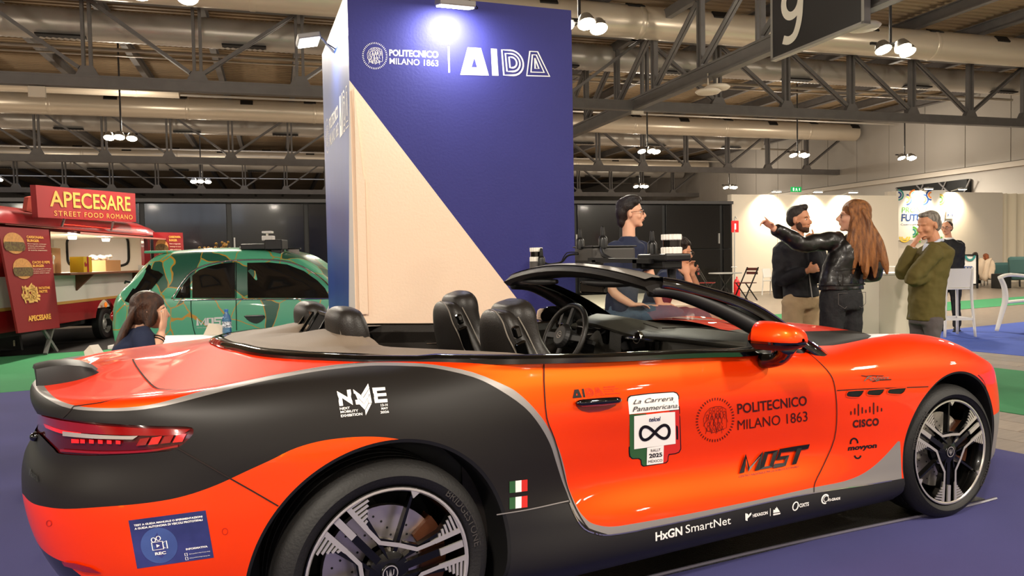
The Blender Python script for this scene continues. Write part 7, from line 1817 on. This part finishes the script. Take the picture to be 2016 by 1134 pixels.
pc=atD(186,704,5.6); t=thing('side_table','small dark side table behind the seated woman','table',(pc[0],pc[1],0)); b=MB(LM(t)); b.cyl((0,0,pc[2]-.02),(0,0,pc[2]),.22,n=24); b.build('tabletop',m_plast,t); b=MB(LM(t)); b.cyl((0,0,0),(0,0,pc[2]-.02),.03,n=12); b.cyl((0,0,0),(0,0,.02),.17,n=24); b.build('leg',m_plast,t)
b=MB(); Dq=5.6; nn=FW*np.array([.01,.01,0]); A1=[atD(165,692,Dq-.05),atD(190,703,Dq-.1),atD(176,680,Dq),atD(192,678,Dq+.08),atD(207,700,Dq-.02)]
for q in ([A1[0],atD(168,706,Dq-.1),A1[1],A1[2]],[A1[2],A1[1],A1[4],A1[3]]): b.add([tuple(v) for v in q]+[tuple(v+nn) for v in q],[(0,1,2,3),(7,6,5,4),(0,4,5,1),(1,5,6,2),(2,6,7,3),(3,7,4,0)])
o=b.build('folded_card',m_white); tag(o,'white folded card standing behind the seated woman, above the boot of the convertible','card')
wc=folding_chair((woman_hip.x,woman_hip.y,0),YC+R(-88)-R(90)+R(180),'white chair the brown-haired woman sits on',m_wht,.80)
# dried golden flowers in front of the black wall
for i,(px,py,nm) in enumerate(((405,494,'small golden dried flower bunch behind the green car, left one'),(438,488,'taller golden dried flower bunch behind the green car, right one'))):
    p=atD(px,py,14.0+.7*i); t=thing('dried_flowers',nm,'flowers',(p[0],p[1],0)); b=MB(Matrix.Translation((p[0],p[1],0))); rg=random.Random(i)
    b.lathe([(0,0),(.14,0),(.17,.5),(.12,.75),(.1,.9)],16); b.build('vase',m_gloss,t,smooth=True); b=MB(Matrix.Translation((p[0],p[1],0)))
    for k in range(26): a=rg.uniform(0,6.28); r_=rg.uniform(.02,.16); h_=p[2]+rg.uniform(-.1,.06+.05*i); b.tube([(0,0,.85),(r_*.5*math.cos(a),r_*.5*math.sin(a),h_-.12),(r_*math.cos(a),r_*math.sin(a),h_)],.006,4); b.ball((r_*math.cos(a),r_*math.sin(a),h_),.028,6,4)
    b.build('flower_stems',mat('gold_dry','#8a6a3a',.3,metal=.6),t,kind='stuff')
# ================================================================== right side of the hall
# white counter beside the man in the green blazer
c0_=atD(1731,560,8.15); t=thing('counter','white box counter between the pointing woman and the man in green','counter',(c0_[0],c0_[1],0),R(-25)); T=LM(t)
b=MB(T); b.box((.27,.25,.545),(.54,.5,1.09)); b.build('counter_body',m_white,t,bevel=.006); b=MB(T); b.box((.27,.25,1.10),(.56,.52,.02)); b.build('counter_top',m_wht,t,bevel=.004)
c1=atD(1771,545,14); small('counter',(c1[0],c1[1],.535),(.5,.4,1.07),m_offw,'pale low counter farther back, behind the white box counter','counter',rz=HA)
# white bar chairs
def bar_chair(loc,rz,label):
    t=thing('bar_chair',label,'chair',loc,rz); T=LM(t)
    b=MB(T); b.box((0,0,.75),(.40,.40,.03)); b.build('seat',m_wht,t,bevel=.01)
    b=MB(T); P=[]
    for z,y in((.77,.20),(.85,.205),(.98,.225),(1.06,.24)): P.append([(-.19+.38*k/8,y+.03*(1-((k-4)/4)**2)*1,z) for k in range(9)])
    b.grid(P); b.grid([[(x,y-.02,z) for x,y,z in r[::-1]] for r in P]); b.build('backrest',m_wht,t,smooth=True,bevel=0)
    for sx in(-1,1):
        b=MB(T); b.tube([(sx*.235,.24,0),(sx*.205,.205,.5),(sx*.195,.20,.76),(sx*.19,.24,1.07)],[.020,.021,.022,.018],10,sub=3); b.build('leg',m_wht,t,smooth=True)
        b=MB(T); b.tube([(sx*.235,-.24,0),(sx*.205,-.20,.5),(sx*.19,-.18,.75)],[.020,.021,.022],10,sub=3); b.build('leg',m_wht,t,smooth=True)
    b=MB(T); 
    for a,c in (((-.215,.215),(.215,.215)),((.215,.215),(.215,-.215)),((-.215,.215),(-.215,-.215)),((-.215,-.215),(.215,-.215))): b.bar((a[0],a[1],.28),(c[0],c[1],.28),.02,.035)
    b.build('footrest',m_wht,t); return t
a=atZ(1867,663,0); e=atZ(1914,666,0); mid=(a+e)/2; dr=math.atan2((e-a)[1],(e-a)[0])
dr=YC-R(90); bar_chair((mid[0]-.24*math.cos(dr+math.pi/2)*-1,mid[1]-.24*math.sin(dr+math.pi/2)*-1,0),dr+math.pi,'white bar chair directly behind the man in green')
q=atZ(1965,652,0)
t=thing('bar_chair','white bar chair with curved legs cut off by the right edge','chair',(q[0],q[1],0),YC-R(90)); T=LM(t)
def loc(px,py,D=12.6): return Vector(atD(px,py,D))
b=MB(); b.tube([loc(1962,652),loc(1972,618),loc(1979,590),loc(1977,565),loc(1969,546)],[.035,.045,.055,.05,.045],12,sub=5,flat=.7); b.build('leg',m_wht,t,smooth=True)
b=MB(); b.tube([loc(1978,596),loc(2000,593,12.7),loc(2045,590,12.8)],[.05,.055,.05],12,sub=4,flat=.5); b.build('seat',m_wht,t,smooth=True)
b=MB(); b.tube([loc(2045,651,12.8),loc(2043,600,12.8),loc(2040,546,12.8)],[.035,.05,.04],12,sub=4); b.build('leg',m_wht,t,smooth=True)
b=MB(); b.tube([loc(1969,546),loc(1990,541,12.7),loc(2040,546,12.8)],[.045,.05,.04],12,sub=4,flat=.6); b.build('backrest',m_wht,t,smooth=True)
# printed banner on the white wall
nb=-hy; pb0=hw(22.4,23.72,0)
def bw(px,py,off=0.0): return plane_hit(px,py,pb0-hy*off,hy)
Qc=[bw(1754,474),bw(1857,470),bw(1862,374),bw(1758,376)]
t=thing('banner','printed banner reading PRONTI FUTURO with coloured arcs on the white wall','banner',Qc[0],HA)
b=MB(); b.add([tuple(v) for v in Qc]+[tuple(v+hy*.03) for v in Qc],[(0,1,2,3),(7,6,5,4),(0,4,5,1),(1,5,6,2),(2,6,7,3),(3,7,4,0)]); b.build('banner_cloth',mat('banner_white','#dcd7d0',.6),t)
def bdec(geos,quad,m,name='banner_lettering',off=.008): return decal(name,geos,quad,lambda x,y:(bw(x,y,0),-hy),m,t,off)
mg=mat('print_green','#4f9a3d',.6); mb_=mat('print_blue','#1f3f7a',.6); mo=mat('print_orange','#e0813a',.6); my=mat('print_yellow','#e2c04a',.6); mr_=mat('print_teal','#2e7f7a',.6)
bdec([tx_unit('PRONTI',.0)],[(1775,419),(1822,418),(1824,408),(1776,408)],mg); bdec([tx_unit('FUTURO',.03)],[(1774,436),(1836,435),(1838,421),(1775,421)],mb_); bdec([tx_unit('Costruiamo la città',0)],[(1773,444),(1830,443),(1830,439),(1773,440)],mb_)
rg=random.Random(11); cols=[mo,mg,mb_,my,mr_,mo]
def arcs(y0,y1,x0,x1,n):
    for i in range(n):
        cx=x0+(x1-x0)*(i+.5)/n; cy=y0+(y1-y0)*(.3+.4*(i%2)); r_=(y1-y0)*.42; a0=rg.choice([0,90,180,270]); m=cols[(i*5+rg.randint(0,5))%6]
        for k,mm in ((1,m),(.55,cols[(i+2)%6])):
            L=[(cx+r_*k*math.cos(R(a)),cy+r_*k*math.sin(R(a))) for a in np.linspace(a0,a0+180,13)]; vs,fs=seg2d(L,r_*.34); bdec([(vs,fs)],None,mm,'banner_arc',.006)
arcs(377,400,1760,1858,6); arcs(450,473,1757,1852,6)
q=[bw(1862,431),bw(1876,430),bw(1877,416),bw(1863,417)]
t2=thing('stand_number_sign','small white sign reading K16 right of the printed banner','sign',q[0],HA); b=MB(); b.add([tuple(v-hy*.02) for v in q]+[tuple(v+hy*.03) for v in q],[(0,1,2,3),(7,6,5,4),(0,4,5,1),(1,5,6,2),(2,6,7,3),(3,7,4,0)]); b.build('sign_plate',m_offw,t2)
decal('sign_lettering',[tx_unit('K16',.02)],[(1864.5,426),(1875,425.5),(1875,420),(1864.5,420.5)],lambda x,y:(bw(x,y),-hy),mb_,t2,.04)
# black framed stand with a print
p=atZ(1910,568,0); t=thing('floor_sign','black framed floor sign with a blue arc print, left of the teal armchairs','sign',(p[0],p[1],0),HA)
Dp=float((p-CP)@FW)
b=MB(); 
for xx in(1896,1924): b.bar(atD(xx,568,Dp),atD(xx,502,Dp),.05,.05)
b.bar(atD(1896,502,Dp),atD(1924,502,Dp),.05,.05); b.bar(atD(1896,560,Dp),atD(1924,560,Dp),.05,.05); b.build('frame',m_frameblack,t)
b=MB(); b.add([tuple(atD(x,y,Dp+.02)) for x,y in ((1897,560),(1923,560),(1923,503),(1897,503))]+[tuple(atD(x,y,Dp+.05)) for x,y in ((1897,560),(1923,560),(1923,503),(1897,503))],[(0,1,2,3),(7,6,5,4),(0,4,5,1),(1,5,6,2),(2,6,7,3),(3,7,4,0)]); b.build('print',MATS['banner_white'],t)
fd=lambda x,y:(atD(x,y,Dp-.03),-FW)
vs,fs=seg2d([(1910+9*math.cos(R(a)),503+9*math.sin(R(a))) for a in range(0,181,15)],4); decal('print_arc',[(vs,fs)],None,fd,mr_,t,0); decal('print_lettering',[tx_unit('rra',.03)],[(1898,530),(1916,530),(1916,524),(1898,524)],fd,mb_,t,0)
# teal lounge armchairs
m_teal=mat('teal_fabric','#41625f',.8); m_tub=mat('black_tube','#141414',.4)
def lounge(px,py,D,rz,label,k=1.0):
    p=atD(px,py,D); t=thing('armchair',label,'armchair',(p[0],p[1],0),rz); T=LM(t)@Matrix.Scale(k,4)
    b=MB(T); b.box((0,0,.40),(.85,.75,.20)); b.build('seat',m_teal,t,bevel=.07)
    b=MB(T@Matrix.Translation((0,.40,.78))@Matrix.Rotation(R(-10),4,'X')); b.box((0,0,0),(.85,.20,.62)); b.build('backrest',m_teal,t,bevel=.09)
    for sx in(-1,1): b=MB(T); b.tube([(sx*.42,-.33,.02),(sx*.44,-.33,.45),(sx*.44,.35,.62),(sx*.42,.38,.02)],.018,6); b.build('side_frame',m_tub,t)
    return t
lounge(1958,541,28.4,R(160),'teal lounge armchair right of the two seated people',.8); lounge(1997,541,27.6,R(185),'teal lounge armchair near the right edge, its back to the left one',.8); lounge(2024,548,26.3,R(90),'teal lounge armchair cut off by the right edge'); lounge(1926,541,28.7,R(20),'teal armchair with a beige coat over its back, under the red-haired person',.75)
p=atD(1971,548,26.5); small('side_table',(p[0],p[1],.26),(.45,.4,.5),m_tub,'low dark side table between the teal armchairs','table')
# two seated people far away
for px,py,hc,lab,hm in ((1919,503,'dark','dark-haired person sitting far back beside the floor sign',hb_),(1940,506,'red','red-haired person sitting far back with a beige coat over the chair',hairmat('red_hair','#a3562a','#5c2c14'))):
    D=28.3 if hc=='red' else 29.0
    J=dict(head=A(px,py,D),neck=A(px,py+11,D),waist=A(px,py+28,D),hips=A(px,py+38,D),sh_l=A(px-9,py+15,D),el_l=A(px-10,py+28,D),wr_l=A(px-4,py+32,D-.2),sh_r=A(px+9,py+15,D),el_r=A(px+10,py+28,D),wr_r=A(px+4,py+32,D-.2))
    by=YC+R(10); hp=J['hips']; f_=Vector((math.cos(by),math.sin(by),0)); l_=Vector((-f_.y,f_.x,0))
    for a_,s in(('l',1),('r',-1)): J['hp_'+a_]=hp+l_*s*.09; J['kn_'+a_]=hp+l_*s*.11+f_*.42; J['an_'+a_]=Vector((J['kn_'+a_].x,J['kn_'+a_].y,.09))
    p=Pp(lab,J,by,by,0); p.core([],vox=.014); p.top(MATS['suit_black'],'sweater',hem=hp.z,vox=.02); p.legs(MATS['jeans_black'],vox=.02)
    p.hair([((-.02,0,.045),(.105,.09,.09)),((-.05,0,-.03),(.08,.09,.11))],hm,vox=.012)
q=atD(1936,530,27.9); b=MB(Matrix.Translation(Vector(q))@Matrix.Rotation(YC-R(90),4,'Z')); P=[]
for i in range(13):
    a=i/12; P.append([(-.28+.56*a+.03*math.sin(k*1.7+i),-.16+.05*math.sin(i*1.3+k),.36-.75*k/5+.05*math.sin(i*.9)) for k in range(6)])
b.grid(P); o=b.build('coat',mat('coat_beige','#cdb69c',.85),smooth=True); sd=o.modifiers.new('thick','SOLIDIFY'); sd.thickness=.04; tag(o,'beige coat hanging over the back of a teal armchair','coat')
# bistro set by the black wall, on a low step
st=atZ(1493,607,0); b=MB(HM); sh=tohall(st); b.box((sh[0]-3.2,sh[1]+3.0,.075),(6.4,6.0,.15)); pf=b.build('low_platform',mat('platform_pale','#c9bfae',.6)); tag(pf,'low pale platform under the folding bistro chairs','platform')
m_br=mat('bistro_brown','#4a1f18',.55); m_br2=mat('bistro_red','#7a1f1a',.5)
def bistro(px,py,z0,rz,label,m):
    p=atZ(px,py,z0); t=thing('folding_chair',label,'chair',(p[0],p[1],z0),rz); T=LM(t)
    for i in range(5): b=MB(T); b.box((0,-.16+.08*i,.45),(.40,.06,.02)); b.build('seat_slat',m,t)
    for zz in (.70,.80): b=MB(T); b.box((0,.22+.04*(zz-.7)*5,zz),(.40,.02,.07)); b.build('back_slat',m,t)
    for sx in(-1,1):
        b=MB(T); b.bar((sx*.20,-.22,0),(sx*.20,.25,.85),.02,.03,up=(1,0,0)); b.build('leg',m_tub,t); b=MB(T); b.bar((sx*.18,.22,0),(sx*.18,-.16,.45),.02,.03,up=(1,0,0)); b.build('leg',m_tub,t)
    return t
bistro(1468,591,.15,YC-R(90)-R(65),'brown slatted folding chair at the white wall end of the bistro table',m_br)
bistro(1393,590,.15,YC-R(90)+R(70),'red slatted folding chair left of the bistro table',m_br2)
p=atZ(1428,592,.15); t=thing('bistro_table','thin round folding bistro table between two slatted chairs','table',(p[0],p[1],.15)); T=LM(t); b=MB(T); b.cyl((0,0,.70),(0,0,.725),.42,n=28); b.build('tabletop',m_fix,t)
for k in range(3): b=MB(T); a_=k*2.1; b.bar((.3*math.cos(a_),.3*math.sin(a_),0),(-.2*math.cos(a_),-.2*math.sin(a_),.7),.02,.02); b.build('leg',m_tub,t)
# fire point: pole with red sign and extinguisher
p=atZ(1446,586,.15); t=thing('fire_point','red fire extinguisher on a pole stand with a red sign above','fire extinguisher',(p[0],p[1],.15),HA); Dp=float((p-CP)@FW)
b=MB(); L=[p,atD(1446,430,Dp),atD(1447.5,426,Dp),atD(1450,430,Dp)]; b.tube(L,.018,6); b.tube([atD(1440,526,Dp),atD(1450,526,Dp)],.014,6); b.build('stand',m_fix,t)
b=MB(); q=atD(1447,446,Dp); b.box((0,0,0),(.22,.02,.32),M=None) if False else b.add(*boxvf((.22,.02,.32)),0,Matrix.Translation(Vector(q))@Matrix.Rotation(HA,4,'Z')); sgn_=b.build('sign',mat('fire_red','#c0161a',.4),t)
b=MB(); b.add(*boxvf((.05,.005,.16)),0,Matrix.Translation(Vector(q)-Vector(hy)*.014)@Matrix.Rotation(HA,4,'Z')); b.build('pictogram',m_vw,sgn_)
b=MB(Matrix.Translation((p[0],p[1],.15))@Matrix.Translation(Vector(-hy)*.12)); b.lathe([(0,0),(.08,0),(.085,.03),(.085,.42),(.05,.5),(.02,.53),(.02,.58)],18); b.build('cylinder',MATS['fire_red'],t,smooth=True)
# white chairs at the white wall
for px,py,lab in ((1521,581,'small white chair with a pale bag at the white wall, behind the bearded man'),(1712,586,'small white chair at the white wall right of the pointing woman')):
    q=atZ(px,py,0); folding_chair((q[0],q[1],0),HA+R(20),lab,m_wht,1.05)
q=atZ(1521,581,0); b=MB(Matrix.Translation((q[0]-.1,q[1]-.35,.55))); loft(b,[((0,0,-.28),.22,.10,0),((0,0,0),.20,.12,0),((0,0,.3),.10,.05,0)]); o=b.build('bag',mat('bag_pale','#b9ab93',.8),smooth=True); tag(o,'pale cloth bag hanging on the white chair behind the bearded man','bag')
# dark opening with steelwork above the printed banner wall
b=MB(HM); b.box((34.3,33.5,4.62),(.3,4.7,.78)); o=b.build('wall_opening',m_frameblack,bpy.data.objects['wall_right'])
for i in range(6): b=MB(HM); y=31.3+i*.75; b.bar((34.1,y,4.25),(34.1,y+.6*(1 if i%2 else -1)+.2,4.98),.06,.06); b.build('opening_brace',m_steel,bpy.data.objects['wall_right'])
